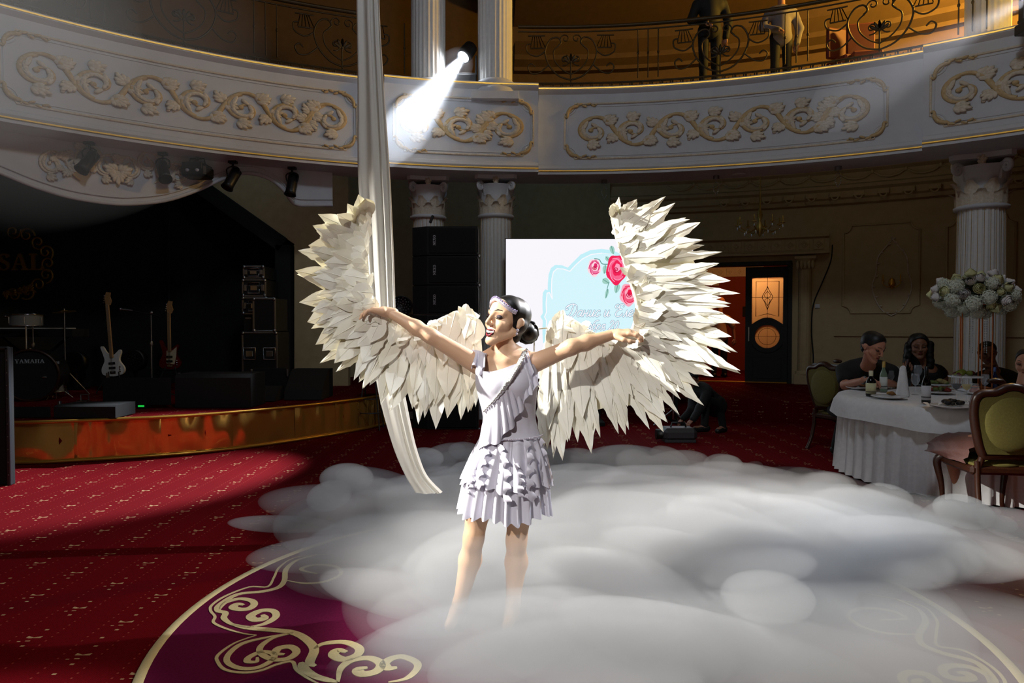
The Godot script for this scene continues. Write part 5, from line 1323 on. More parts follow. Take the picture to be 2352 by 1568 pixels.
	st = mk(); tube(st, ring_flat(0.19, 0.25), 0.009, 5, Transform3D(), false, Vector3.ONE, true); tube(st, ring_flat(0.165, 0.45), 0.009, 5, Transform3D(), false, Vector3.ONE, true); obj("footring", st, M.iron_grey, bs)
func ring_pts(r: float, y: float, z: float) -> Array:
	var o := []
	for i in 36: o.append(Vector3(cos(TAU * i / 36.0) * r, y + sin(TAU * i / 36.0) * r, z))
	return o
func ring_flat(r: float, y: float) -> Array:
	var o := []
	for i in 24: o.append(Vector3(cos(TAU * i / 24.0) * r, y, sin(TAU * i / 24.0) * r))
	return o

# ---- people ----
func limb(a: Vector3, b: Vector3, r0: float, r1: float, s = null) -> Array:
	return [a, b, r0, r1] if s == null else [a, b, r0, r1, s]
func moved(list: Array, t: Transform3D, k := 1.0) -> Array:    # bones laid out upright, turned into place (squash is kept only for round bones)
	var o := []
	for b in list:
		var c := [t * (b[0] * k), t * (b[1] * k), b[2] * k, b[3] * k]
		if b.size() > 4: c.append(null); c.append("cut")
		o.append(c)
	return o
# head about 0.23 m high, looking along +z, origin between the ears
func head_bones(wide := 1.0) -> Array:
	var o := [[Vector3(0, 0.035, -0.03), Vector3(0, 0.035, 0.012), 0.078, 0.074], [Vector3(0, 0.005, 0.02), Vector3(0, -0.05, 0.038), 0.062, 0.046],
		[Vector3(0, -0.098, 0.068), Vector3(0, -0.094, 0.066), 0.02, 0.02], [Vector3(0, 0.05, 0.045), Vector3(0, 0.02, 0.05), 0.045, 0.04]]
	for s in [-1.0, 1.0]:
		o.append([Vector3(s * 0.054 * wide, -0.04, 0.0), Vector3(s * 0.012, -0.095, 0.062), 0.022, 0.018])
		o.append([Vector3(s * 0.036, -0.022, 0.055), Vector3(s * 0.04, -0.018, 0.045), 0.027, 0.03])
		o.append([Vector3(s * 0.014, 0.031, 0.083), Vector3(s * 0.046, 0.03, 0.064), 0.011, 0.012])
		o.append([Vector3(s * 0.076, 0.012, -0.012), Vector3(s * 0.08, -0.012, -0.006), 0.014, 0.009])
		o.append([Vector3(s * 0.082, 0.016, -0.018), Vector3(s * 0.085, 0.004, -0.02), 0.010, 0.009])
		o.append([Vector3(s * 0.010, -0.028, 0.092), Vector3(s * 0.011, -0.027, 0.091), 0.0068, 0.0062])
	for s in [-1.0, 1.0]: o.append([Vector3(s * 0.032, 0.012, 0.1), Vector3(s * 0.036, 0.012, 0.1), 0.016, 0.016, null, "cut"])
	o.append([Vector3(0, 0.02, 0.088), Vector3(0, -0.021, 0.106), 0.0072, 0.0098])
	return o
func face_parts(t: Node3D, f: Transform3D, k: float, lip: Color, eye: Color, smile := false):
	var fk := f * Transform3D(Basis().scaled(Vector3.ONE * k), Vector3.ZERO)
	for s in [-1.0, 1.0]:
		var st := mk(); ball(st, Vector3(s * 0.034, 0.012, 0.0745), Vector3(0.0165, 0.0095, 0.011), 12, 8, fk); obj("eyelid", st, mat(eye, 0.6), t)
		st = mk(); tube(st, [Vector3(s * 0.012, 0.006, 0.084), Vector3(s * 0.03, 0.003, 0.085), Vector3(s * 0.044, 0.006, 0.08), Vector3(s * 0.057, 0.015, 0.069)], [0.001, 0.0022, 0.0024, 0.001], 5, fk); obj("lashes", st, mat(Color(0.02, 0.015, 0.02), 0.6), t)
		st = mk(); tube(st, [Vector3(s * 0.012, 0.031, 0.095), Vector3(s * 0.03, 0.041, 0.088), Vector3(s * 0.044, 0.041, 0.078), Vector3(s * 0.056, 0.033, 0.066)], [0.0016, 0.0024, 0.002, 0.0008], 5, fk); obj("eyebrow", st, mat(Color(0.07, 0.045, 0.035), 0.7), t)
	var lm := mat(lip, 0.35)
	var w := 0.0255 if smile else 0.022
	var up := 0.008 if smile else 0.001
	var st := mk(); tube(st, [Vector3(-w, -0.058 + up, 0.075), Vector3(-w * 0.45, -0.0515, 0.0895), Vector3(0, -0.053, 0.092), Vector3(w * 0.45, -0.0515, 0.0895), Vector3(w, -0.058 + up, 0.075)], [0.0014, 0.0034, 0.003, 0.0034, 0.0014], 7, fk); obj("upper_lip", st, lm, t)
	var dip := -0.078 if smile else -0.063
	st = mk(); tube(st, [Vector3(-w, -0.058 + up, 0.075), Vector3(-w * 0.5, dip + 0.004, 0.085), Vector3(0, dip, 0.0885), Vector3(w * 0.5, dip + 0.004, 0.085), Vector3(w, -0.058 + up, 0.075)], [0.0014, 0.0042, 0.0048, 0.0042, 0.0014], 7, fk); obj("lower_lip", st, lm, t)
	if smile:
		st = mk(); ball(st, Vector3(0, -0.064, 0.0745), Vector3(0.023, 0.011, 0.013), 14, 8, fk); obj("mouth", st, mat(Color(0.12, 0.02, 0.03), 0.6), t)
		st = mk()
		for i in 8:
			var x := (i - 3.5) * 0.0062
			ball(st, Vector3(x, -0.0605 + absf(x) * 0.12, 0.0868 - x * x * 13.0), Vector3(0.0042, 0.0066, 0.0028), 8, 6, fk)
		obj("teeth", st, mat(Color(0.93, 0.91, 0.88), 0.2), t)
# a hand: wrist at the origin, fingers along +x, back of the hand up (+y), thumb towards +z; curl in radians per joint
func hand_bones(curl: float, spread := 0.08) -> Array:
	var o := [[Vector3(-0.02, 0, 0), Vector3(0.03, 0, 0), 0.024, 0.026], [Vector3(0.03, 0, -0.018), Vector3(0.078, 0, -0.026), 0.018, 0.013], [Vector3(0.03, 0, 0.012), Vector3(0.08, 0, 0.02), 0.02, 0.013], [Vector3(0.03, 0, 0), Vector3(0.082, 0, 0), 0.02, 0.014]]
	var len := [0.072, 0.08, 0.075, 0.058]
	for i in 4:
		var p := Vector3(0.084 - absf(i - 1.2) * 0.005, 0.002, 0.028 - i * 0.018)
		var an := 0.0; var yaw := (1.5 - i) * spread
		var r := 0.0095 - 0.0008 * i
		for j in 3:
			an -= curl * (0.7 if j == 0 else 1.0)
			var l: float = len[i] * [0.46, 0.31, 0.23][j]
			var q := p + Vector3(cos(an) * cos(yaw), sin(an), cos(an) * sin(yaw)) * l
			o.append([p, q, r, r * 0.9]); p = q; r *= 0.9
	var a := Vector3(0.018, -0.006, 0.022); var b := Vector3(0.05, -0.018, 0.05); var c := Vector3(0.078, -0.03, 0.052); var d := Vector3(0.098, -0.036, 0.045)
	o.append_array([[a, b, 0.016, 0.0115], [b, c, 0.0105, 0.0095], [c, d, 0.0095, 0.0075]])
	return o
func aim(p: Vector3, x: Vector3, up: Vector3) -> Transform3D:     # a frame whose x axis runs along x
	x = x.normalized(); var z := x.cross(up).normalized(); return Transform3D(Basis(x, z.cross(x), z), p)

# ---- the dancer ----
const DZ := 3.45
func dp(x: float, y: float, dz := 0.0) -> Vector3: return at(x, y, DZ + dz)
# the body's outline under the dress: height in the picture, middle, half width, half depth
const TORSO := [[815, 1163, 52, 0.07], [845, 1164, 66, 0.098], [880, 1164, 67, 0.128], [905, 1165, 63, 0.12], [940, 1168, 57, 0.1], [970, 1170, 55, 0.092], [1000, 1172, 64, 0.105], [1050, 1168, 80, 0.135], [1110, 1162, 92, 0.16], [1185, 1158, 100, 0.175]]
func torso_at(y: float) -> Array:
	for i in TORSO.size() - 1:
		if y <= TORSO[i + 1][0]:
			var t := clampf((y - TORSO[i][0]) / float(TORSO[i + 1][0] - TORSO[i][0]), 0.0, 1.0)
			return [lerpf(TORSO[i][1], TORSO[i + 1][1], t), lerpf(TORSO[i][2], TORSO[i + 1][2], t), lerpf(TORSO[i][3], TORSO[i + 1][3], t)]
	return [1158.0, 100.0, 0.175]
func on_body(x: float, y: float, off := 0.0) -> Vector3:   # on the front of the torso, raised by off
	var q := torso_at(y); var u := clampf((x - q[0]) / q[1], -0.99, 0.99)
	return at(x, y, DZ - sqrt(1.0 - u * u) * q[2] - off)
func around(an: float, y: float, off := 0.0) -> Vector3:   # an 0 = towards the viewer
	var q := torso_at(y)
	var p := at(q[0], y, DZ); var s := DZ / F
	return p + Vector3(sin(an) * (q[1] * s + off), 0, cos(an) * (q[2] + off))
func sheet_cloth(st: SurfaceTool, top: Array, bottom: Array, rows_n: int, cols: int, waves: float, amp: float, seed_: float, hem := 0.0):
	var rows := []
	for i in rows_n + 1:
		var v := float(i) / rows_n
		var row := []
		for j in cols + 1:
			var u := float(j) / cols
			var a: Vector3 = sample(top, u); var b: Vector3 = sample(bottom, u)
			var p := a.lerp(b, v)
			var ph := u * waves * TAU + seed_ + sin(u * 9.0 + seed_) * 1.2
			var w := amp * (0.25 + 0.75 * v) * sin(ph + 0.4 * sin(v * 3.0))
			p += Vector3(cos(ph) * amp * 0.5 * v, hem * v * sin(ph * 0.5 + 1.0), w)
			row.append(p)
		rows.append(row)
	grid(st, rows)
func build_dancer():
	var foot := on_plane(1160, 1432, 0.0)
	var t := thing("person", "smiling dancer in a short pale ruffled dress, arms spread wide in front of feathered wings", "person", Vector3(foot.x, 0, -DZ))
	var o := t.position; var inv := Transform3D(Basis(), -o)
	var skin := mat(Color(0.85, 0.69, 0.56), 0.5)
	# body
	var neck := dp(1160, 812, 0.0); var sl := dp(1098, 838, 0.02); var sr := dp(1226, 834, 0.02)
	var el := dp(990, 772, -0.02); var er := dp(1312, 797, -0.1); var wl := dp(893, 716, 0.02); var wr := dp(1408, 768, -0.02)
	var B := [limb(dp(1150, 842), dp(1176, 842), 0.085, 0.085, Vector3(1, 1, 1.2)), limb(dp(1164, 870), dp(1168, 950), 0.118, 0.105, Vector3(1, 1, 1.25)), limb(dp(1168, 950), dp(1170, 1040), 0.105, 0.14, Vector3(1, 1, 1.3)),
		limb(dp(1138, 880, -0.07), dp(1138, 884, -0.075), 0.055, 0.055), limb(dp(1188, 880, -0.07), dp(1188, 884, -0.075), 0.055, 0.055),
		limb(neck, dp(1156, 770, -0.01), 0.05, 0.047), limb(dp(1160, 800, 0.02), dp(1112, 826, 0.02), 0.045, 0.04), limb(dp(1160, 800, 0.02), dp(1212, 824, 0.02), 0.045, 0.04),
		limb(dp(1160, 828, -0.055), dp(1118, 825, -0.03), 0.014, 0.012), limb(dp(1164, 828, -0.055), dp(1206, 822, -0.03), 0.014, 0.012),
		limb(sl, el, 0.05, 0.037), limb(el, el.lerp(wl, 0.35), 0.036, 0.036), limb(el.lerp(wl, 0.35), wl, 0.036, 0.024),
		limb(sr, er, 0.05, 0.038), limb(er, er.lerp(wr, 0.35), 0.037, 0.037), limb(er.lerp(wr, 0.35), wr, 0.037, 0.025)]
	for l in [[1125, 1055, 1098, 1170, 1088, 1235, 1080, 1285, 1056, 1385, 1048, 1420], [1200, 1055, 1192, 1178, 1186, 1242, 1186, 1290, 1178, 1385, 1176, 1424]]:
		var h := dp(l[0], l[1], 0.0); var mid := dp(l[2], l[3], -0.02); var kn := dp(l[4], l[5], -0.025); var cf := dp(l[6], l[7], 0.01); var an := dp(l[8], l[9], 0.0); var ft := dp(l[10], l[11], 0.0)
		B.append_array([limb(h, mid, 0.085, 0.063), limb(mid, kn, 0.063, 0.05), limb(kn + Vector3(0, 0.02, 0.012), kn + Vector3(0, -0.02, 0.012), 0.04, 0.036), limb(kn, cf, 0.047, 0.056), limb(cf, an, 0.056, 0.034),
			limb(an, ft, 0.034, 0.036), limb(Vector3(ft.x, 0.034, ft.z - 0.03), Vector3(ft.x - 0.02, 0.03, ft.z + 0.13), 0.035, 0.028)])
	var st := mk(); flesh(st, moved_plain(B, inv), 0.0085, 0.025)
	var hl := aim(wl + (el - wl).normalized() * 0.005, Vector3(-1.0, 0.12, 0.1), Vector3(0.15, 1, -0.1))
	var hr := aim(wr + (er - wr).normalized() * 0.005, Vector3(1.0, 0.14, 0.15), Vector3(0.0, 1.0, 0.25))
	for h in [hl, hr]: flesh(st, moved(hand_bones(0.5), inv * h, 1.05), 0.0032, 0.008)
	# head turned to her right, chin lifted
	var hb := Basis(Vector3(0, 0, 1), -0.14) * Basis(Vector3.UP, -0.86) * Basis(Vector3.RIGHT, -0.1)
	var hf := inv * Transform3D(hb, dp(1163, 740, -0.015)); var k := 1.12
	flesh(st, moved(head_bones(), hf, k), 0.0032, 0.014)
	obj("body", st, skin, t)
	face_parts(t, hf, k, Color(0.5, 0.05, 0.14), Color(0.24, 0.17, 0.2), true)
	var hair := mat(Color(0.045, 0.032, 0.028), 0.42)
	var hs := mk()
	flesh(hs, moved([[Vector3(0, 0.04, -0.03), Vector3(0, 0.042, 0.0), 0.0835, 0.0815], [Vector3(0, 0.0, -0.05), Vector3(0, -0.05, -0.06), 0.066, 0.035], [Vector3(0.03, 0.012, -0.02), Vector3(0.045, 0.0, -0.03), 0.048, 0.045], [Vector3(-0.03, 0.012, -0.02), Vector3(-0.045, 0.0, -0.03), 0.048, 0.045],
		[Vector3(0, -0.02, 0.115), Vector3(0, 0.0, 0.09), 0.1, 0.094, null, "cut"]], hf, k), 0.0034, 0.008)
	obj("hair", hs, hair, t)
	hs = mk()
	var bun := hf * (Vector3(0.0, -0.012, -0.135) * k)
	flesh(hs, [[bun, bun + Vector3(0.006, -0.012, 0), 0.047, 0.05], [bun, hf * (Vector3(0, 0.0, -0.08) * k), 0.03, 0.04]], 0.004, 0.015)
	for i in 4:
		var q := []
		for j in 13: q.append(bun + Vector3(0.0, -0.006, 0.0) + (Basis(Vector3(0, 0, 1), i * 0.5 - 0.6) * Vector3(cos(j * 0.52) * 0.05, sin(j * 0.52) * 0.056, 0.012 * sin(j * 0.9 + i))) )
		tube(hs, q, 0.009, 6)
	obj("hair_bun", hs, hair, t)
	# tiara: a wavy jewelled band over the brow
	var jewel := mat(Color(0.9, 0.87, 0.92), 0.15, 0.45); var jewel2 := mat(Color(0.74, 0.69, 0.84), 0.1, 0.5)
	var band := []
	for i in 17:
		var a := lerpf(-1.25, 1.25, i / 16.0)
		band.append(hf * (Vector3(sin(a) * 0.082, 0.073 + 0.014 * cos(a * 2.6) - 0.012 * absf(a), cos(a) * 0.092 - 0.006) * k))
	st = mk(); tube(st, band, 0.0105, 6); obj("tiara", st, jewel, t)
	st = mk()
	for i in 46:
		var p: Vector3 = sample(band, i / 45.0); var away := (p - hf.origin).normalized()
		ball(st, p + away * 0.007 + Vector3(0, 0.0065 * (1 if i % 2 else -1), 0), Vector3.ONE * 0.005, 6, 4)
	tag(obj("tiara_stones", st, jewel2, t), "violet and clear stones", "", "", "stuff")
	for s in [-1.0, 1.0]:
		st = mk(); ball(st, hf * (Vector3(s * 0.086, -0.028, 0.0) * k), Vector3.ONE * 0.008, 8, 6); ball(st, hf * (Vector3(s * 0.086, -0.044, 0.0) * k), Vector3(0.006, 0.008, 0.006), 8, 6); obj("earring", st, jewel, t)
	# dress
	var rows := []
	for y in [838, 850, 865, 880, 895, 915, 940, 960, 980, 1002]:
		var row := []
		for i in 40:
			var an := TAU * i / 40.0
			var yy: float = y
			if y == 838: yy = 838.0 + 22.0 * clampf(-sin(an) * 1.1 + 0.1, -0.3, 1.0) * maxf(cos(an), 0.0) 
			if cos(an) < -0.2 and y < 900: yy = maxf(yy, 860.0 + (y - 838) * 0.6)
			var p := around(an, yy, 0.012)
			var bu := exp(-pow((yy - 884.0) / 22.0, 2.0)) * (exp(-pow((an - 0.42) / 0.3, 2.0)) + exp(-pow((TAU - an - 0.42) / 0.3, 2.0)))
			p.z += 0.018 * bu
			if y > 950: p += Vector3(0, 0, 0.004 * sin(an * 9.0 + y * 0.16))
			row.append(inv * p)
		rows.append(row)
	st = mk(); grid(st, rows, true); obj("bodice", st, M.dress, t)
	for tier in [[1000, 1180, 0.012, 24.0, 0.015, 0.0, "skirt"], [1000, 1108, 0.024, 19.0, 0.013, 1.7, "skirt_flounce"]]:
		rows = []
		for i in 15:
			var v := i / 14.0; var y := lerpf(tier[0], tier[1], v)
			var row := []
			for j in 240:
				var an := TAU * j / 240.0
				var ph: float = an * tier[3] + 1.4 * sin(an * 3.0 + tier[5]) + tier[5] + 0.5 * sin(v * 2.5 + an * 2.0)
				var yy: float = y + v * (5.0 * sin(an * 5.0 + tier[5]) + 3.0 * sin(ph)) - (10.0 * v * (1.0 if sin(an) < 0.0 else 0.4) * absf(sin(an)))
				row.append(inv * around(an, yy, tier[2] * (0.3 + 0.9 * v) + tier[4] * (0.25 + 0.75 * v) * sin(ph)))
			rows.append(row)
		st = mk(); grid(st, rows, true); obj(tier[6], st, M.dress, t)
	# cascading ruffles down the skirt
	for c in [[1148, 1010, 1166, 1152, 9.0], [1206, 1008, 1222, 1150, 9.0], [1112, 1006, 1098, 1120, 8.0], [1238, 1005, 1254, 1130, 8.0], [1090, 1060, 1068, 1128, 7.0], [1186, 1060, 1198, 1140, 7.0]]:
		rows = []
		for i in 41:
			var v := i / 40.0
			var x := lerpf(c[0], c[2], v) + 4.0 * sin(v * 7.0 + c[0]); var y := lerpf(c[1], c[3], v)
			var zig := sin(v * 30.0 + c[0]); var row := []
			for j in 6:
				var u := j / 5.0
				row.append(inv * on_body(x + (u - 0.4) * c[4] * (1.0 + 0.5 * v) + zig * c[4] * u * 0.8, y + absf(zig) * u * 5.0, 0.028 + 0.02 * v + 0.011 * u * (zig + 0.6)))
			rows.append(row)
		st = mk(); grid(st, rows); obj("ruffle", st, M.dress, t)
	# draped sash under the jewelled line, from her left shoulder to her right hip
	var line := [[1206, 806], [1196, 828], [1182, 852], [1168, 876], [1152, 900], [1134, 922], [1112, 946]]
	var bott := [[1226, 860], [1216, 905], [1200, 936], [1186, 962], [1164, 996], [1128, 1022], [1093, 1036]]
	var a0 := []; var b0 := []
	for i in 7:
		a0.append(inv * on_body(line[i][0], line[i][1], 0.02)); b0.append(inv * on_body(bott[i][0], bott[i][1], 0.035))
	st = mk(); sheet_cloth(st, smooth_line(a0, 4), smooth_line(b0, 4), 12, 110, 9.0, 0.011, 0.5, 0.012); obj("draped_sash", st, M.dress, t)
	# ruffled shoulders
	var r0 := [inv * dp(1200, 806, -0.06), inv * dp(1212, 806, -0.01), inv * dp(1226, 812, 0.05)]
	var r1 := [inv * dp(1205, 905, -0.13), inv * dp(1236, 886, -0.08), inv * dp(1232, 862, 0.03)]
	st = mk(); sheet_cloth(st, smooth_line(r0, 5), smooth_line(r1, 5), 10, 60, 4.0, 0.012, 2.0, 0.02); obj("shoulder_ruffle", st, M.dress, t)
	r0 = [inv * dp(1114, 812, -0.06), inv * dp(1104, 806, -0.02), inv * dp(1084, 802, 0.03)]
	r1 = [inv * dp(1112, 852, -0.09), inv * dp(1096, 852, -0.075), inv * dp(1080, 838, -0.03)]
	st = mk(); sheet_cloth(st, smooth_line(r0, 5), smooth_line(r1, 5), 8, 44, 3.0, 0.012, 0.3, 0.02); obj("shoulder_ruffle", st, M.dress, t)
	st = mk(); var strap := []
	for q in [[1116, 812, 0.006], [1112, 830, 0.012], [1108, 852, 0.014]]: strap.append(inv * on_body(q[0], q[1], q[2]))
	tube(st, strap, 0.009, 6); obj("strap", st, M.dress, t)
	var jl := []
	for i in 7: jl.append(inv * on_body(line[i][0], line[i][1], 0.028))
	st = mk()
	for row in 3:
		for i in 34:
			var p: Vector3 = sample(jl, (i + 0.5 * (row % 2)) / 34.5)
			ball(st, p + Vector3(0.010, 0.0075, 0.0) * (row - 1) + Vector3(0, 0, 0.003 * (i % 2)), Vector3(0.0078, 0.0078, 0.008), 6, 4)
	tag(obj("jewelled_trim", st, mat(Color(0.9, 0.9, 0.9), 0.16, 0.8), t), "silver rhinestone trim", "", "", "stuff")
	st = mk()
	for i in 46: ball(st, inv * around(lerpf(-0.25, 1.5, i / 45.0), 1000.0 - 3.0 * sin(lerpf(-0.25, 1.5, i / 45.0)), 0.024), Vector3.ONE * 0.0035, 5, 4)
	tag(obj("waist_beads", st, jewel, t), "fine row of beads at the hip seam", "", "", "stuff")
func moved_plain(list: Array, t: Transform3D) -> Array:
	var o := []
	for b in list:
		var c: Array = b.duplicate(); c[0] = t * b[0]; c[1] = t * b[1]; o.append(c)
	return o

# ---- feathered wings ----
func feather_mesh(width: float, bend: float, notch: bool, seed_: int) -> ArrayMesh:    # one unit long, along x
	var g := RandomNumberGenerator.new(); g.seed = seed_
	var st := mk(); var rows := []; var n := 11
	for i in n + 1:
		var u := float(i) / n
		var w := width * 0.5 * (0.35 + 1.0 * sin(PI * pow(u, 0.9) * 0.86)) * (1.0 - pow(u, 4.2))
		var row := []
		for j in 5:
			var v := j / 2.0 - 1.0
			var k := 1.0
			if notch and absf(v) > 0.9 and u > 0.3: k = 1.0 - 0.16 * ((i + j) % 2) - g.randf() * 0.06
			var rip := 0.008 * sin(u * 12.0 + seed_) * absf(v)
			row.append(Vector3(u + (0.02 * absf(v) * (1.0 - u)), v * w * k, bend * (u * u) - 0.22 * absf(v) * w * (1.0 - 0.5 * u) + rip))
		rows.append(row)
	grid(st, rows)
	var q := []
	for i in 7: q.append(Vector3(i / 6.2, 0, bend * pow(i / 6.2, 2.0) + 0.002))
	tube(st, q, [0.012, 0.011, 0.009, 0.008, 0.006, 0.004, 0.002], 4)
	return done(st)
func build_wings():
	# leading edge and outline, from the back of the wing to its tip: x, y, depth behind or before the dancer, then the outer x, y, depth
	var left := [[1100, 728, 0.26, 1092, 960, 0.1], [1070, 713, 0.27, 1040, 985, 0.08], [1020, 730, 0.25, 988, 993, 0.06], [975, 752, 0.2, 930, 975, 0.03], [930, 748, 0.14, 868, 935, 0.0], [895, 728, 0.09, 790, 893, -0.04], [868, 708, 0.06, 718, 812, -0.08], [855, 690, 0.05, 680, 742, -0.12], [848, 660, 0.05, 676, 655, -0.14], [845, 620, 0.06, 676, 590, -0.15], [842, 580, 0.07, 700, 520, -0.14], [840, 545, 0.08, 768, 464, -0.1], [836, 515, 0.08, 832, 442, -0.03]]
	var right := [[1262, 795, 0.26, 1238, 1040, 0.12], [1266, 748, 0.28, 1276, 1080, 0.1], [1290, 727, 0.27, 1334, 1050, 0.08], [1325, 742, 0.24, 1395, 1045, 0.06], [1365, 768, 0.2, 1450, 1015, 0.03], [1410, 778, 0.14, 1535, 1008, 0.0], [1440, 772, 0.09, 1600, 948, -0.03], [1455, 752, 0.06, 1680, 880, -0.07], [1463, 722, 0.06, 1720, 828, -0.1], [1462, 690, 0.06, 1722, 705, -0.14], [1450, 650, 0.07, 1712, 632, -0.16], [1435, 600, 0.08, 1655, 545, -0.16], [1422, 560, 0.09, 1590, 472, -0.14], [1412, 525, 0.1, 1500, 447, -0.1], [1407, 495, 0.1, 1410, 454, -0.04]]
	var kinds := []
	for i in 8: kinds.append(feather_mesh([0.3, 0.26, 0.34, 0.28, 0.24, 0.22, 0.3, 0.2][i], [0.05, -0.04, 0.08, 0.02, -0.06, 0.06, 0.1, -0.02][i], i >= 3, 40 + i))
	var g := RandomNumberGenerator.new(); g.seed = 12
	for w in [left, right]:
		var is_left: bool = w == left
		var t := thing("feather_wing", "cream feathered costume wing on the left, lit through, reaching up beside the hanging silk" if is_left else "dazzling white costume wing on the right, long feather tips before the screen and door", "wing", at(w[0][0], w[0][1], DZ + 0.2), 0.0, "the dancer's costume wings")
		var inv := Transform3D(Basis(), -t.position)
		var le := []; var tp := []
		for q in w:
			le.append(at(q[0], q[1], DZ + q[2])); tp.append(at(q[3], q[4], DZ + q[5]))
		le = smooth_line(le, 6); tp = smooth_line(tp, 6)
		var surf := func(u: float, v: float) -> Vector3:      # scooped surface of the wing
			var a: Vector3 = sample(le, u); var b: Vector3 = sample(tp, u)
			var p := a.lerp(b, v); p.z -= 0.07 * sin(PI * clampf(v, 0.0, 1.0)) 
			return p
		# lining under the feathers
		var rows := []
		for i in 9:
			var row := []
			for j in 41: row.append(inv * (surf.call(j / 40.0, 0.02 + 0.66 * i / 8.0) + Vector3(0, 0, -0.012)))
			rows.append(row)
		var st := mk(); grid(st, rows); obj("lining", st, M.feather_warm, t)
		st = mk(); var q := []
		for j in 41: q.append(inv * sample(le, j / 40.0))
		tube(st, q, 0.011, 6); obj("wing_frame", st, M.feather_warm, t)
		# rows of feathers, the outermost first
		var plan := [[0.3, 1.0, 34], [0.24, 0.90, 34], [0.14, 0.76, 32], [0.07, 0.60, 30], [0.02, 0.44, 28], [-0.02, 0.28, 28]]
		for r in plan.size():
			var n: int = plan[r][2]
			for i in n:
				var u := (i + 0.5 + g.randf_range(-0.35, 0.35)) / n
				var v0: float = plan[r][0] + g.randf_range(-0.05, 0.04); var v1: float = plan[r][1] + g.randf_range(-0.10, 0.02)
				if r == 0: v1 = 1.0 + g.randf_range(-0.10, 0.015) - (0.12 if i % 3 == 1 else 0.0)
				var du := g.randf_range(-0.03, 0.03)
				var a: Vector3 = surf.call(clampf(u, 0, 1), v0); var b: Vector3 = surf.call(clampf(u + du, 0, 1), v1)
				var lift := 0.009 * r + g.randf_range(0.0, 0.008)
				var x := b - a; var ln := x.length()
				var across: Vector3 = surf.call(minf(u + 0.02, 1.0), v1) - surf.call(maxf(u - 0.02, 0.0), v1)
				var nz := x.cross(across).normalized()
				if nz.z < 0.0: nz = -nz
				a += nz * lift; b += nz * (lift + 0.006 + g.randf_range(0.0, 0.02) * (1.0 if r else 0.3))
				x = (b - a)
				var basis := aim(a, x, nz.cross(x)).basis
				basis = Basis(x.normalized(), g.randf_range(-0.17, 0.17)) * basis
				# feather lies in its own x-y plane, face along z
				var yv := basis.y; var zv := basis.z
				if zv.z < 0.0: zv = -zv; yv = -yv
				var wide := clampf(0.25 / ln, 0.75, 1.9) * g.randf_range(0.8, 1.15)
				if not is_left and r < 2: wide *= 0.8
				var k: int = g.randi() % (5 if is_left else 8) + (0 if is_left else 0)
				if not is_left: k = 3 + k % 5
				var o := put("feather", kinds[k], M.feather_warm if (g.randf() < 0.45 and is_left) else M.feather, t)
				o.transform = inv * Transform3D(Basis(x, yv * ln * wide, zv * ln), a)
		# small ruffled feathers along the leading edge
		for i in 40:
			var u := 0.02 + 0.96 * i / 39.0
			var a: Vector3 = surf.call(u, 0.03) + Vector3(0, 0, 0.03)
			var out: Vector3 = (sample(le, minf(u + 0.03, 1.0)) - sample(le, maxf(u - 0.03, 0.0))).normalized()
			var d: Vector3 = (out * g.randf_range(0.2, 1.0) + (a - surf.call(u, 0.5)).normalized() * g.randf_range(-0.6, 0.5) + Vector3(0, 0, 0.3)).normalized()
			var ln := g.randf_range(0.07, 0.13)
			var f := aim(a, d, Vector3(g.randf_range(-0.4, 0.4), 0.2, 1)).basis
			put("feather", kinds[g.randi() % 8], M.feather, t).transform = inv * Transform3D(Basis(f.x * ln, -f.z * ln * 1.2, f.y * ln), a)
	# the wire harness between the wings
	var t := thing("wing_harness", "thin knotted cream cord frame behind the dancer's neck joining both wings", "harness", at(1160, 765, DZ + 0.2))
	var inv := Transform3D(Basis(), -t.position)
	var st := mk(); var q := []
	for p in [[1168, 763, 0.17], [1190, 762, 0.16], [1228, 756, 0.2], [1265, 752, 0.26]]: q.append(inv * at(p[0], p[1], DZ + p[2]))
	tube(st, smooth_line(q, 4), 0.0045, 6); obj("crossbar", st, M.feather_warm, t)
	for x in [1227]:
		st = mk(); tube(st, [inv * at(x, 748, DZ + 0.2), inv * at(x, 775, DZ + 0.18), inv * at(x, 808, DZ + 0.07)], 0.004, 6); ball(st, inv * at(x, 758, DZ + 0.2), Vector3(0.009, 0.014, 0.009), 8, 5); obj("cord", st, M.feather_warm, t)

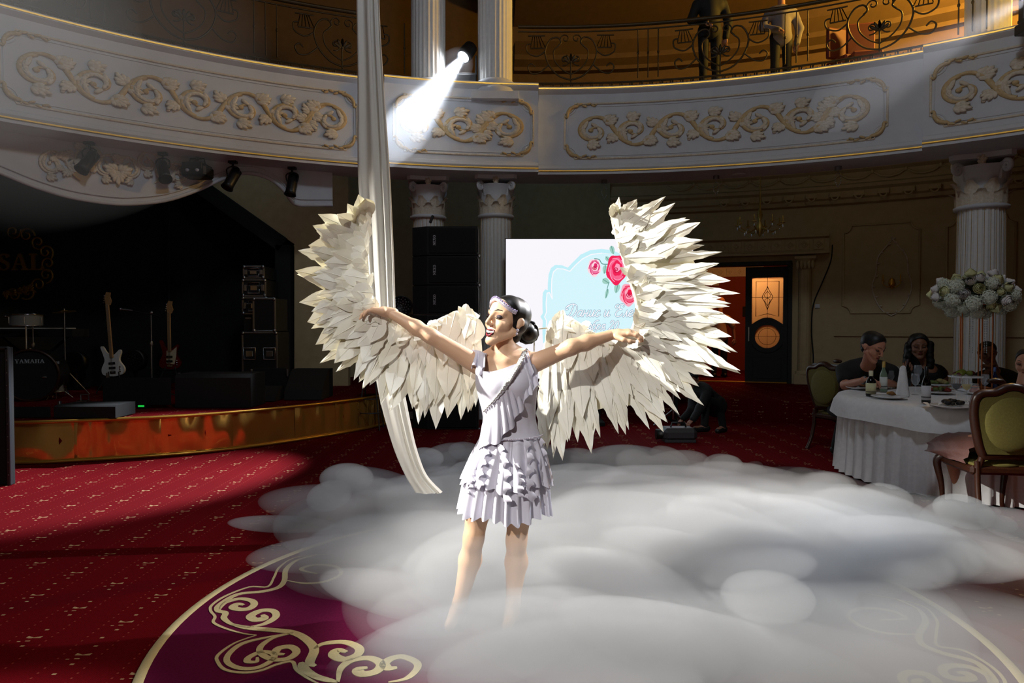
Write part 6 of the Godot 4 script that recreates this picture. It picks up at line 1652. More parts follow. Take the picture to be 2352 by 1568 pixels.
# ---- dinner table ----
const TAB := Vector3(4.62, 0, -6.72)
const TR := 1.24
const TH := 0.79
func on_table(x: float, y: float) -> Vector3: return on_plane(x, y, TH + 0.012)
func bottle(called: String, label: String, p: Vector3, h: float, r: float, gcol: Color, lab: Color, cap_col: Color, neck := 0.45):
	var t := thing(called, label, "bottle", p, 0.0, "bottles on the dinner table")
	var st := mk(); lathe(st, [Vector2(r * 0.9, 0.0), Vector2(r, 0.012), Vector2(r, h * (1.0 - neck)), Vector2(r * 0.85, h * (1.06 - neck)), Vector2(r * 0.4, h * (1.2 - neck)), Vector2(r * 0.34, h * 0.96), Vector2(r * 0.4, h * 0.97), Vector2(r * 0.4, h)], 20)
	var m := mat(gcol, 0.08); obj("glass", st, m, t)
	st = mk(); lathe(st, [Vector2(r * 0.42, h * 0.8), Vector2(r * 0.43, h * 1.005), Vector2(0.0, h * 1.01)], 14); obj("cap", st, mat(cap_col, 0.4), t)
	if lab.a > 0.0:
		st = mk(); lathe(st, [Vector2(r * 1.0, h * 0.1), Vector2(r * 1.015, h * 0.1), Vector2(r * 1.015, h * (0.94 - neck)), Vector2(r, h * (0.94 - neck))], 20); obj("label", st, mat(lab, 0.7), t)
		st = mk(); lathe(st, [Vector2(r * 1.016, h * 0.16), Vector2(r * 1.02, h * 0.165), Vector2(r * 1.02, h * 0.19), Vector2(r * 1.016, h * 0.195)], 20); obj("label_band", st, mat(lab.darkened(0.6), 0.7), t)
func wine_glass(label: String, p: Vector3, k: float, wine := Color(0, 0, 0, 0)):
	var t := thing("wine_glass", label, "glass", p, 0.0, "glasses on the dinner table")
	var st := mk(); lathe(st, [Vector2(0.034 * k, 0.0), Vector2(0.03 * k, 0.004), Vector2(0.005, 0.01), Vector2(0.0045, 0.085 * k), Vector2(0.026 * k, 0.105 * k), Vector2(0.04 * k, 0.14 * k), Vector2(0.034 * k, 0.205 * k)], 18); obj("bowl", st, M.glass, t)
	if wine.a > 0.0:
		st = mk(); lathe(st, [Vector2(0.003, 0.09 * k), Vector2(0.024 * k, 0.107 * k), Vector2(0.036 * k, 0.138 * k), Vector2(0.0, 0.139 * k)], 16); obj("wine", st, mat(wine, 0.1), t)
func plate(label: String, p: Vector3, r: float, food: Array, group := "plates on the dinner table") -> Node3D:
	var t := thing("plate", label, "plate", p, 0.0, group)
	var st := mk(); lathe(st, [Vector2(r * 0.55, 0.0), Vector2(r * 0.7, 0.006), Vector2(r, 0.02), Vector2(r * 0.99, 0.024), Vector2(r * 0.68, 0.012), Vector2(0.0, 0.011)], 36); obj("dish", st, M.china, t)
	return t
func food_on(called: String, label: String, p: Vector3, bits: Array, col: Color, col2: Color, seed_: int, n: int, spread: float, s: float, cat := "food"):
	var t := thing(called, label, cat, p)
	var g := RandomNumberGenerator.new(); g.seed = seed_
	var m1 := mat(col, 0.6); var m2 := mat(col2, 0.5)
	for i in n:
		var a := g.randf_range(0, TAU); var r := spread * sqrt(g.randf())
		var st := mk(); var sz := s * g.randf_range(0.7, 1.2)
		ball(st, Vector3(cos(a) * r, sz * 0.6 + 0.35 * (spread - r), sin(a) * r), Vector3(sz * g.randf_range(0.8, 1.4), sz * 0.7, sz), 9, 6, Transform3D()); obj(bits[i % bits.size()], st, m1 if i % 2 else m2, t)
func dining_chair(label: String, p: Vector3, turn: float) -> Node3D:      # faces -z
	var t := thing("dining_chair", label, "chair", p, turn, "carved dining chairs")
	var w := 0.25; var st := mk()
	for s in [-1.0, 1.0]:
		st = mk(); tube(st, smooth_line([Vector3(s * (w - 0.02), 0.44, -0.22), Vector3(s * (w + 0.015), 0.38, -0.25), Vector3(s * (w - 0.015), 0.2, -0.235), Vector3(s * (w - 0.02), 0.06, -0.235), Vector3(s * (w + 0.01), 0.0, -0.26)], 5), [0.03, 0.031, 0.033, 0.034, 0.034, 0.032, 0.03, 0.028, 0.026, 0.024, 0.022, 0.021, 0.02, 0.019, 0.018, 0.018, 0.019, 0.021, 0.023, 0.024, 0.02], 8); obj("leg", st, M.wood, t)
		st = mk(); tube(st, smooth_line([Vector3(s * 0.2, 0.48, 0.22), Vector3(s * 0.2, 0.3, 0.23), Vector3(s * 0.205, 0.12, 0.27), Vector3(s * 0.21, 0.0, 0.33)], 5), 0.021, 8); obj("leg", st, M.wood, t)
	st = mk(); box(st, Vector3(0, 0.41, 0), Vector3(0.5, 0.07, 0.47), Transform3D(), 0.02); obj("seat_frame", st, M.wood, t)
	st = mk(); ball(st, Vector3(0, 0.45, 0), Vector3(0.25, 0.05, 0.235), 24, 10); box(st, Vector3(0, 0.445, 0), Vector3(0.46, 0.03, 0.43), Transform3D(), 0.014); obj("seat", st, M.olive, t)
	var o := smooth_line([Vector2(-0.16, 0.52), Vector2(-0.2, 0.62), Vector2(-0.25, 0.85), Vector2(-0.23, 0.98), Vector2(-0.12, 1.0), Vector2(-0.05, 1.035), Vector2(0, 1.045)], 5)
	var full := o.duplicate()
	for i in range(o.size() - 2, -1, -1): full.append(Vector2(-o[i].x, o[i].y))
	var tilt := Transform3D(Basis(Vector3.RIGHT, -0.0), Vector3(0, 0, 0.22))
	var pts := []
	for q in full: pts.append(Vector3(q.x, q.y, 0.12 * (q.y - 0.5)))
	st = mk(); tube(st, pts, 0.034, 8, tilt, false, Vector3.ONE, true)
	lobe(st, Vector2(0, 1.05), PI * 0.5, 0.05, 0.14, 0.07, 0.03); obj("back_frame", st, M.wood, t)
	st = mk(); var po := PackedVector2Array()
	for q in full: po.append(Vector2(q.x * 0.92, 0.78 + (q.y - 0.78) * 0.92))
	slab(st, po, 0.05, tilt * Transform3D(Basis(Vector3.RIGHT, 0.119), Vector3(0, 0.0, -0.03)))
	ball(st, Vector3(0, 0.78, 0.07), Vector3(0.19, 0.22, 0.035), 20, 10, tilt); obj("backrest", st, M.olive, t)
	for s in [-1.0, 1.0]:
		st = mk(); bar(st, Vector3(s * 0.19, 0.42, 0.21), Vector3(s * 0.16, 0.54, 0.225), 0.024); obj("back_post", st, M.wood, t)
	return t
func rose_mesh(seed_: int) -> ArrayMesh:
	var g := RandomNumberGenerator.new(); g.seed = seed_
	var st := mk()
	for ringi in 4:
		var n := 3 + ringi
		for i in n:
			var a0 := TAU * i / n + ringi * 0.7; var rows := []
			for j in 5:
				var v := j / 4.0; var row := []
				for k in 5:
					var u := k / 2.0 - 1.0
					var a := a0 + u * (1.1 if ringi else 1.3)
					var rad := (0.35 + 0.2 * ringi) * sin(0.35 + v * (1.35 + 0.12 * ringi)) * (1.0 + 0.06 * g.randf()); var y := -0.75 + v * (1.5 - 0.22 * ringi) - 0.1 * u * u
					if v > 0.9: rad *= 1.08 - 0.14 * (3 - ringi)
					row.append(Vector3(cos(a) * rad, y, sin(a) * rad))
				rows.append(row)
			grid(st, rows)
	return done(st)
func hydrangea_mesh() -> ArrayMesh:
	var g := RandomNumberGenerator.new(); g.seed = 3
	var st := mk(false)
	for i in 46:
		var y := 1.0 - 2.0 * (i + 0.5) / 46.0; var r := sqrt(1.0 - y * y); var a := i * 2.4
		var n := Vector3(cos(a) * r, y, sin(a) * r); var x := n.cross(Vector3(0.3, 1, 0.2)).normalized(); var z := n.cross(x)
		for k in 4:
			var an := k * PI * 0.5 + g.randf(); var d := (x * cos(an) + z * sin(an)); var e := d.cross(n)
			quad(st, n, n * 1.08 + d * 0.14 + e * 0.12, n * 1.0 + d * 0.3, n * 1.08 + d * 0.14 - e * 0.12)
	ball(st, Vector3.ZERO, Vector3.ONE * 0.92, 10, 7)
	return done(st)
func build_table():
	M.wood = mottled(Color(0.16, 0.075, 0.04), Color(0.24, 0.12, 0.06), 5.0, 0.35); M.olive = mottled(Color(0.36, 0.33, 0.13), Color(0.42, 0.39, 0.17), 8.0, 0.85)
	M.china = mat(Color(0.86, 0.86, 0.87), 0.2); M.glass = glass(Color(0.9, 0.95, 1.0), 0.12)
	M.linen = mottled(Color(0.83, 0.83, 0.84), Color(0.9, 0.9, 0.9), 3.0, 0.8)
	var tb := thing("dining_table", "round dinner table hidden under white linen on the right", "table", TAB)
	var st := mk(); lathe(st, [Vector2(0, TH - 0.06), Vector2(TR - 0.03, TH - 0.06), Vector2(TR - 0.03, TH - 0.012), Vector2(0, TH - 0.012)], 48); obj("tabletop", st, M.wood, tb)
	st = mk(); lathe(st, [Vector2(0.4, 0.0), Vector2(0.36, 0.05), Vector2(0.07, 0.12), Vector2(0.07, TH - 0.06)], 20); obj("pedestal", st, M.wood, tb)
	var tc := thing("tablecloth", "white tablecloth with a knife-pleated skirt round the dinner table", "tablecloth", TAB)
	var rows := []
	for i in 12:
		var v := i / 11.0; var row := []
		for j in 480:
			var u := j * 54.0 / 480.0; var f: float = u - floorf(u)
			var r: float = TR - 0.015 + 0.035 * v + (0.055 * (1.0 - f) if f > 0.15 else 0.055 * f / 0.15) * (0.6 + 0.5 * v) + 0.008 * v * sin(j * 0.13)
			row.append(Vector3(cos(TAU * j / 480.0) * r, lerpf(TH - 0.03, 0.02, v), sin(TAU * j / 480.0) * r))
		rows.append(row)
	st = mk(); grid(st, rows, true); obj("pleated_skirt", st, M.linen, tc)
	rows = [[]]
	for j in 180: rows[0].append(Vector3(0, TH + 0.004, 0))
	for q in [[0.5, 0.004, 0.0], [0.93, 0.004, 0.0], [0.985, 0.003, 0.0], [1.02, -0.01, 0.1], [1.04, -0.07, 0.5], [1.045, -0.14, 0.8], [1.05, -0.2, 1.0]]:
		var row := []
		for j in 180:
			var a := TAU * j / 180.0
			var wv: float = q[2] * (0.018 * sin(a * 11.0 + 0.6 * sin(a * 3.0)) + 0.008 * sin(a * 23.0))
			var r: float = TR * q[0] + wv + 0.02 * q[2]
			row.append(Vector3(cos(a) * r, TH + q[1] + q[2] * 0.014 * sin(a * 7.0), sin(a) * r))
		rows.append(row)
	st = mk(); grid(st, rows, true); obj("topcloth", st, M.linen, tc)
	# bottles and glasses
	bottle("whisky_bottle", "squat dark bottle with a cream label at the table's left edge", on_table(2000, 909), 0.25, 0.047, Color(0.03, 0.02, 0.03), Color(0.78, 0.76, 0.6), Color(0.82, 0.8, 0.66), 0.42)
	bottle("white_wine_bottle", "pale green wine bottle with a white label, left of the napkin cone", on_table(2029, 899), 0.32, 0.037, Color(0.42, 0.5, 0.42), Color(0.8, 0.82, 0.8), Color(0.75, 0.62, 0.32))
	bottle("red_wine_bottle", "dark red wine bottle with a white label near the middle of the table's front", on_table(2127, 926), 0.33, 0.038, Color(0.012, 0.02, 0.018), Color(0.75, 0.75, 0.77), Color(0.02, 0.02, 0.02))
	bottle("red_wine_bottle", "dark wine bottle standing behind the napkin cone", on_table(2084, 886), 0.31, 0.037, Color(0.02, 0.02, 0.02), Color(0, 0, 0, 0), Color(0.2, 0.05, 0.06))
	bottle("water_bottle", "small blue bottle right of the fruit stand", on_table(2284, 893), 0.24, 0.032, Color(0.04, 0.09, 0.22), Color(0, 0, 0, 0), Color(0.2, 0.3, 0.5))
	for q in [["first clear glass right of the pale wine bottle", 2045, 893, 1.0, 0], ["second clear glass right of the pale wine bottle", 2058, 885, 1.1, 0], ["clear round glass just right of the napkin cone", 2102, 906, 1.05, 0], ["tall clear glass behind the dark red wine bottle", 2108, 884, 1.15, 0], ["glass of red wine before the fruit stand", 2196, 922, 1.2, 1], ["stemmed glass of pale wine right of the red one", 2220, 922, 1.15, 2], ["clear glass near the front chair's back", 2238, 928, 0.9, 0], ["clear glass behind the fruit stand's right side", 2262, 905, 1.0, 0]]:
		wine_glass(q[0], on_table(q[1], q[2]), q[3], [Color(0, 0, 0, 0), Color(0.16, 0.01, 0.02), Color(0.75, 0.68, 0.4)][q[4]])
	# napkin folded to a cone
	var np := on_table(2073, 909); var n := thing("napkin_cone", "white napkin folded into a tall cone on the table", "napkin", np)
	rows = []
	for i in 9:
		var v := i / 8.0; var row := []
		for j in 25:
			var a := TAU * j / 24.0 * 1.08; var r := lerpf(0.06, 0.028, v) * (1.0 + 0.05 * (j / 24.0))
			row.append(Vector3(cos(a) * r, v * (0.27 + 0.035 * cos(a - 2.0)), sin(a) * r))
		rows.append(row)
	st = mk(); grid(st, rows); obj("linen", st, M.linen, n)
	st = mk(); rows = []
	for i in 7:
		var row := []
		for j in 7: row.append(Vector3((j / 6.0 - 0.5) * 0.16, 0.012 + 0.02 * sin(j * 1.1 + i * 0.4) * (1.0 - i / 9.0), (i / 6.0 - 0.5) * 0.1 + 0.02 * sin(j * 0.8)))
		rows.append(row)
	grid(st, rows); tag(obj("napkin", st, M.linen, self, on_table(2142, 932)), "crumpled white napkin lying right of the red wine bottle", "napkin")
	# plates and food
	plate("white plate with pastries at the table's left rim", on_table(1972, 893), 0.13, [])
	food_on("pastries", "golden pastries heaped on the left plate", on_table(1974, 891) + Vector3(0, 0.014, 0), ["pastry"], Color(0.5, 0.27, 0.1), Color(0.58, 0.34, 0.14), 4, 7, 0.07, 0.034)
	plate("stacked white plate under the yellow tartlet", on_table(2042, 914), 0.16, []); 
	food_on("tartlet", "single yellow tartlet on the stacked plate", on_table(2047, 911) + Vector3(0, 0.014, 0), ["crust", "filling"], Color(0.6, 0.45, 0.14), Color(0.5, 0.32, 0.1), 9, 6, 0.03, 0.022)
	plate("large white plate with dark meat before the red wine glass", on_table(2188, 936), 0.17, [])
	food_on("grilled_meat", "dark grilled meat on the large front plate", on_table(2190, 934) + Vector3(0, 0.014, 0), ["piece"], Color(0.06, 0.03, 0.02), Color(0.09, 0.04, 0.03), 14, 9, 0.09, 0.03)
	plate("oval platter of vegetables behind the red wine bottle", on_table(2155, 903), 0.16, [])
	food_on("vegetable_salad", "red and green salad on the platter behind the red wine bottle", on_table(2155, 902) + Vector3(0, 0.014, 0), ["tomato", "leaf"], Color(0.45, 0.1, 0.04), Color(0.3, 0.36, 0.12), 19, 14, 0.1, 0.026)
	plate("platter of green salad left of the fruit stand", on_table(2158, 886), 0.13, [])
	food_on("green_salad", "leafy salad heaped left of the fruit stand", on_table(2158, 885) + Vector3(0, 0.014, 0), ["leaf", "cheese"], Color(0.34, 0.4, 0.16), Color(0.6, 0.55, 0.35), 23, 14, 0.08, 0.03)
	plate("small white plate with an orange pastry right of the fruit stand", on_table(2240, 905), 0.1, [])
	food_on("orange_pastry", "orange pastry on the small right plate", on_table(2240, 905) + Vector3(0, 0.014, 0), ["pastry"], Color(0.6, 0.26, 0.06), Color(0.6, 0.3, 0.1), 29, 4, 0.03, 0.03)
	var cs := thing("fruit_stand", "white footed cake stand carrying fruit in front of the column", "cake stand", on_table(2217, 896))
	st = mk(); lathe(st, [Vector2(0.08, 0.0), Vector2(0.05, 0.02), Vector2(0.014, 0.04), Vector2(0.014, 0.125), Vector2(0.03, 0.135), Vector2(0.16, 0.14), Vector2(0.165, 0.155), Vector2(0.0, 0.15)], 32); obj("stand", st, M.china, cs)
	food_on("fruit", "red and green fruit piled on the white cake stand", on_table(2217, 896) + Vector3(0, 0.15, 0), ["apple", "pear", "grape"], Color(0.3, 0.03, 0.03), Color(0.42, 0.45, 0.12), 33, 13, 0.1, 0.036, "fruit")
	# flower stand
	var fp := on_table(2238, 892); var fs := thing("flower_stand", "tall stand of thin gold rods holding the white flowers over the table", "flower stand", fp)
	var top := at(2238, 700, -fp.z).y - fp.y
	for i in 5:
		var a := TAU * i / 5.0 + 0.5; st = mk(); bar(st, Vector3(cos(a) * 0.16, 0, sin(a) * 0.16), Vector3(cos(a) * 0.16, top, sin(a) * 0.16), 0.007, 8); obj("rod", st, M.copper, fs)
		st = mk()
		for k in 26: ball(st, Vector3(cos(a + 0.6) * 0.12, top - 0.05 - k * 0.019, sin(a + 0.6) * 0.12), Vector3.ONE * 0.006, 5, 4)
		tag(obj("bead_string", st, M.crystal, fs), "hanging crystal bead string", "", "", "stuff")
	st = mk()
	for h in [0.012, top]: tube(st, ring_flat(0.16, h), 0.008, 6, Transform3D(), false, Vector3.ONE, true)
	lathe(st, [Vector2(0.0, top), Vector2(0.17, top), Vector2(0.17, top + 0.012), Vector2(0.0, top + 0.012)], 24); obj("ring", st, M.copper, fs)
	var fc := at(2238, 672, -fp.z); var fl := thing("flower_arrangement", "great ball of white roses and hydrangeas on the gold stand before the fluted column", "flowers", Vector3(fp.x, fp.y + top + 0.012, fp.z))
	var roses := [rose_mesh(1), rose_mesh(2)]; var hy := hydrangea_mesh(); var g := RandomNumberGenerator.new(); g.seed = 8
	M.petal = mat(Color(0.86, 0.84, 0.83), 0.8); M.petal2 = mat(Color(0.8, 0.82, 0.76), 0.8); M.petal3 = mat(Color(0.82, 0.82, 0.62), 0.8); M.leaf = mat(Color(0.1, 0.16, 0.06), 0.6)
	st = mk(); ball(st, fc - fl.position, Vector3(0.27, 0.17, 0.24), 16, 10); obj("foam", st, M.leaf, fl)
	for i in 64:
		var y := 1.0 - 2.0 * (i + 0.5) / 64.0; var r := sqrt(1.0 - y * y); var a := i * 2.4
		var d := Vector3(cos(a) * r, y, sin(a) * r); var rose := y > -0.2 and g.randf() < 0.8 or g.randf() < 0.2
		var o := put("rose" if rose else "hydrangea", roses[i % 2] if rose else hy, ([M.petal, M.petal, M.petal3][g.randi() % 3]) if rose else M.petal2, fl)
		var up := d; var x := up.cross(Vector3(0.2, 0.3, 1)).normalized(); var s := g.randf_range(0.05, 0.064) if rose else g.randf_range(0.06, 0.085)
		o.transform = Transform3D(Basis(x, up, x.cross(up)) * s, fc - fl.position + d * Vector3(0.4, 0.215, 0.33) * g.randf_range(0.92, 1.1))
	for i in 34:
		var a := g.randf_range(0, TAU); var d := Vector3(cos(a), g.randf_range(-0.6, 0.7), sin(a)).normalized()
		st = mk(); var rows2 := []
		for j in 5:
			var v := j / 4.0; var w := 0.03 * sin(PI * (0.1 + 0.85 * v)); rows2.append([Vector3(-w, 0.01 * v, v * 0.1), Vector3(0, 0.008, v * 0.1), Vector3(w, 0.01 * v, v * 0.1)])
		grid(st, rows2)
		var o := obj("leaf", st, M.leaf, fl); o.transform = Transform3D(Basis.looking_at(-d, Vector3(0.1, 1, 0.1)), fc - fl.position + d * Vector3(0.36, 0.2, 0.3))
	dining_chair("carved wooden chair with olive upholstery, its back to the viewer at the right edge", Vector3(3.74, 0, -5.33), -0.12)
	dining_chair("carved wooden chair at the table's left, a pale jacket over its back", Vector3(3.98, 0, -8.22), -PI * 0.5 + 0.35)
	M.jacket = mat(Color(0.5, 0.52, 0.54), 0.85)
	var jk := thing("jacket", "pale grey jacket hung over the left chair's back", "jacket", Vector3(3.75, 0.7, -8.14))
	rows = []
	for i in 9:
		var v := i / 8.0; var row := []
		for j in 13:
			var u := j / 12.0 - 0.5; var an := (v - 0.35) * PI * 1.2
			row.append(Vector3(0.045 * sin(an) + 0.01 * sin(j * 1.3), 0.36 - (0.3 * absf(v - 0.35)) * (1.0 if v > 0.35 else 0.7) - 0.05 * u * u, u * 0.44))
		rows.append(row)
	st = mk(); grid(st, rows); var jo := obj("cloth", st, M.jacket, jk); jo.rotation.y = 0.3

# ---- guests, helpers and people upstairs ----
# q: head centre, head turn (yaw, pitch, roll), chest, hips, then for each side shoulder offset, elbow, wrist; knees and feet (may be empty)
func guest(label: String, q: Dictionary) -> Node3D:
	var hips: Vector3 = q.hips; var base := Vector3(hips.x, q.get("floor", 0.0), hips.z)
	var t := thing("person", label, "person", base)
	var k: float = q.get("k", 1.0); var head: Vector3 = q.head - base; var chest: Vector3 = q.chest - base; hips -= base
	var skin := mat(q.get("skin", Color(0.62, 0.43, 0.33)), 0.55); var across: Vector3 = (q.get("across", Vector3(1, 0, 0)) as Vector3).normalized()
	var B := []; var C := []; var L := []
	var wide: float = q.get("wide", 0.17) * k
	var nb := chest + (head - chest) * 0.45
	B.append(limb(chest + (nb - chest) * 0.5, head + (chest - head).normalized() * 0.05, 0.058 * k, 0.052 * k))
	var tor := [limb(chest - across * wide * 0.55, chest + across * wide * 0.55, 0.11 * k, 0.11 * k), limb(chest, chest.lerp(hips, 0.6), 0.135 * k, 0.125 * k), limb(chest.lerp(hips, 0.5), hips, 0.125 * k, 0.15 * k), limb(chest - across * wide * 0.8 + (nb - chest) * 0.22, chest + across * wide * 0.8 + (nb - chest) * 0.22, 0.062 * k, 0.062 * k)]
	B.append_array(tor)
	for b in tor: C.append(b)
	for a in q.get("arms", []):
		var s: Vector3 = chest + across * a[0] * wide * 1.12 + (nb - chest) * 0.16; var e: Vector3 = a[1] - base; var w: Vector3 = a[2] - base
		B.append_array([limb(s, e, 0.05 * k, 0.04 * k), limb(e, w, 0.039 * k, 0.027 * k)])
		var cut: float = q.get("sleeve", 0.6)
		if cut > 0.0: C.append(limb(s, s.lerp(e, minf(cut, 1.0)), 0.056 * k, 0.053 * k))
		if cut > 1.0: C.append(limb(e, w, 0.046 * k, 0.036 * k))
	for l in q.get("legs", []):
		var h: Vector3 = hips + across * l[0] * 0.09 * k; var kn: Vector3 = l[1] - base; var ft: Vector3 = l[2] - base
		B.append_array([limb(h, kn, 0.075 * k, 0.05 * k), limb(kn, ft, 0.05 * k, 0.036 * k), limb(ft, ft + (l[3] as Vector3) * 0.16, 0.036, 0.03)])
		L.append_array([limb(h, kn, 0.085 * k, 0.062 * k), limb(kn, ft + Vector3(0, 0.04, 0), 0.06 * k, 0.052 * k)])
	var st := mk(); flesh(st, B, 0.016, 0.035)
	for a in q.get("arms", []):
		var w: Vector3 = a[2] - base; var e: Vector3 = a[1] - base
		flesh(st, moved(hand_bones(a[3] if a.size() > 3 else 0.5), aim(w, a[4] if a.size() > 4 else (w - e), Vector3(0, 1, 0.2)), k * 0.95), 0.0045, 0.008)
	var r: Vector3 = q.get("turn", Vector3.ZERO)
	var hf := Transform3D(Basis(Vector3(0, 0, 1), r.z) * Basis(Vector3.UP, r.x) * Basis(Vector3.RIGHT, r.y), head)
	flesh(st, moved(head_bones(), hf, k), 0.005, 0.014); obj("body", st, skin, t)
	face_parts(t, hf, k, q.get("lip", Color(0.5, 0.22, 0.2)), q.get("lid", Color(0.34, 0.22, 0.17)))
	if q.has("hair"):
		st = mk(); flesh(st, moved(q.hair, hf, k), 0.006, 0.012); obj("hair", st, mat(q.get("hair_col", Color(0.03, 0.022, 0.02)), 0.5), t)
	st = mk(); var inflated := []
	for c in C: inflated.append([c[0], c[1], c[2] + 0.012, c[3] + 0.012])
	if q.has("low_neck"): inflated.append([chest + (q.low_neck as Vector3) * 0.15 + Vector3(0, 0.16, 0), chest + (q.low_neck as Vector3) * 0.2 + Vector3(0, 0.14, 0), 0.11, 0.1, null, "cut"])
	flesh(st, inflated, 0.015, 0.035); obj(q.get("top", "shirt"), st, mat(q.get("cloth", Color(0.03, 0.03, 0.035)), 0.8), t)
	if q.has("trousers"):
		st = mk(); flesh(st, L, 0.016, 0.035); obj("trousers", st, mat(q.trousers, 0.85), t)
		for l in q.legs:
			var ft: Vector3 = l[2] - base; var d: Vector3 = l[3]
			st = mk(); flesh(st, [limb(ft + Vector3(0, -0.01, 0) - d * 0.04, ft - Vector3(0, 0.02, 0) + d * 0.17, 0.05, 0.038)], 0.01, 0.02); obj("shoe", st, mat(q.get("shoe", Color(0.03, 0.03, 0.03)), 0.5), t)
	return t
const SHORT := [[Vector3(0, 0.05, -0.035), Vector3(0, 0.055, 0.005), 0.083, 0.08], [Vector3(0, 0.0, -0.05), Vector3(0, -0.03, -0.05), 0.06, 0.045], [Vector3(0, -0.045, 0.125), Vector3(0, -0.01, 0.1), 0.11, 0.105, null, "cut"]]
const BACK := [[Vector3(0, 0.05, -0.035), Vector3(0, 0.055, 0.0), 0.086, 0.083], [Vector3(0, 0.0, -0.055), Vector3(0, -0.05, -0.06), 0.065, 0.04], [Vector3(0.0, 0.09, -0.07), Vector3(0, 0.07, -0.1), 0.04, 0.045], [Vector3(0, -0.035, 0.12), Vector3(0, 0.0, 0.1), 0.11, 0.1, null, "cut"]]
func long_hair() -> Array:
	var o := [[Vector3(0, 0.05, -0.035), Vector3(0, 0.055, 0.0), 0.092, 0.09], [Vector3(0, 0.0, -0.06), Vector3(0, -0.2, -0.08), 0.085, 0.075]]
	var g := RandomNumberGenerator.new(); g.seed = 77
	for s in [-1.0, 1.0]:
		for i in 5: o.append([Vector3(s * (0.075 + g.randf() * 0.03), 0.02 - i * 0.055, -0.02), Vector3(s * (0.085 + g.randf() * 0.03), -0.04 - i * 0.055, -0.01 - g.randf() * 0.03), 0.04, 0.036])
	o.append([Vector3(0, -0.035, 0.125), Vector3(0, 0.0, 0.1), 0.11, 0.1, null, "cut"])
	return o
func build_guests():
	guest("man in a black polo shirt bent over his plate at the table's left", {"head": at(2004, 798, 7.3), "turn": Vector3(0.45, 0.45, 0.0), "k": 1.27, "chest": at(1990, 856, 7.75), "hips": Vector3(3.98, 0.52, -8.2), "across": Vector3(0.8, 0, 0.5), "hair": SHORT, "hair_col": Color(0.04, 0.028, 0.02), "skin": Color(0.72, 0.5, 0.4),
		"arms": [[-1.0, at(1942, 884, 7.7), at(1988, 872, 7.3), 0.6, Vector3(1, -0.15, 0.3)], [1.0, at(2062, 880, 7.75), at(2024, 880, 7.4), 0.6, Vector3(-1, -0.2, 0.4)]], "sleeve": 0.62, "cloth": Color(0.025, 0.026, 0.03), "trousers": Color(0.03, 0.045, 0.06),
		"legs": [[-1.0, Vector3(3.78, 0.5, -7.72), Vector3(3.72, 0.09, -7.78), Vector3(0.5, 0, 0.6)], [1.0, Vector3(4.3, 0.5, -7.8), Vector3(4.2, 0.09, -7.75), Vector3(0.5, 0, 0.6)]], "shoe": Color(0.08, 0.08, 0.09)})
	var wr := thing("wristwatch", "dark band on the forearm of the man in black", "watch", at(1984, 873, 7.32))
	var st := mk(); tube(st, ring_flat(0.04, 0.0), 0.009, 6, Transform3D(Basis(Vector3(0, 0, 1), 1.4), Vector3.ZERO), false, Vector3.ONE, true); obj("strap", st, M.black, wr)
	st = mk(); ball(st, Vector3(0, 0.03, 0.03), Vector3(0.018, 0.018, 0.01), 10, 6); obj("dial", st, M.steel, wr)
	guest("woman with long dark curly hair and bare shoulders, behind the table right of the man", {"head": at(2110, 797, 8.4), "turn": Vector3(-0.35, 0.05, 0.05), "k": 1.22, "chest": at(2124, 862, 8.5), "hips": Vector3(5.15, 0.5, -8.75), "hair": long_hair(), "skin": Color(0.5, 0.33, 0.24), "lip": Color(0.42, 0.12, 0.12),
		"arms": [[-1.0, at(2088, 895, 8.3), at(2080, 858, 8.15), 0.7, Vector3(0.1, 1, 0)], [1.0, at(2166, 900, 8.3), at(2140, 890, 8.1), 0.5]], "sleeve": 0.0, "cloth": Color(0.02, 0.018, 0.02), "top": "dress", "low_neck": Vector3(0, 0, 1)})
	guest("woman with her hands at her chin, seated behind the flower stand's rods", {"head": at(2268, 812, 8.25), "turn": Vector3(-0.45, 0.12, 0.0), "k": 1.1, "chest": at(2290, 872, 8.45), "hips": Vector3(6.0, 0.5, -8.75), "hair": BACK, "skin": Color(0.5, 0.34, 0.26),
		"arms": [[-1.0, at(2240, 905, 8.15), at(2268, 852, 8.1), 0.9, Vector3(0.3, 0.6, 0)], [1.0, at(2318, 900, 8.15), at(2280, 850, 8.1), 0.9, Vector3(-0.6, 0.5, 0)]], "sleeve": 0.5, "cloth": Color(0.035, 0.02, 0.025), "top": "blouse"})
	var o: Node3D = guest("woman in a rose dress seated in the near chair at the right picture edge", {"head": at(2362, 838, 5.5), "turn": Vector3(-0.95, 0.05, 0.0), "k": 1.02, "chest": at(2345, 925, 5.42), "hips": Vector3(3.8, 0.56, -5.36), "hair": BACK, "skin": Color(0.66, 0.46, 0.36), "lip": Color(0.5, 0.15, 0.16),
		"arms": [[-1.0, Vector3(3.86, 0.8, -5.6), Vector3(4.0, 0.72, -5.8), 0.5], [1.0, Vector3(4.15, 0.75, -5.5), Vector3(4.05, 0.72, -5.75), 0.5]], "sleeve": 0.3, "cloth": Color(0.4, 0.26, 0.24), "top": "dress",
		"legs": [[-1.0, Vector3(3.66, 0.54, -5.72), at(2205, 1148, 5.86), Vector3(-0.1, -0.1, -0.9)], [1.0, Vector3(3.9, 0.54, -5.75), Vector3(3.95, 0.07, -5.95), Vector3(0, -0.1, -0.9)]]})
	st = mk(); var rows := []
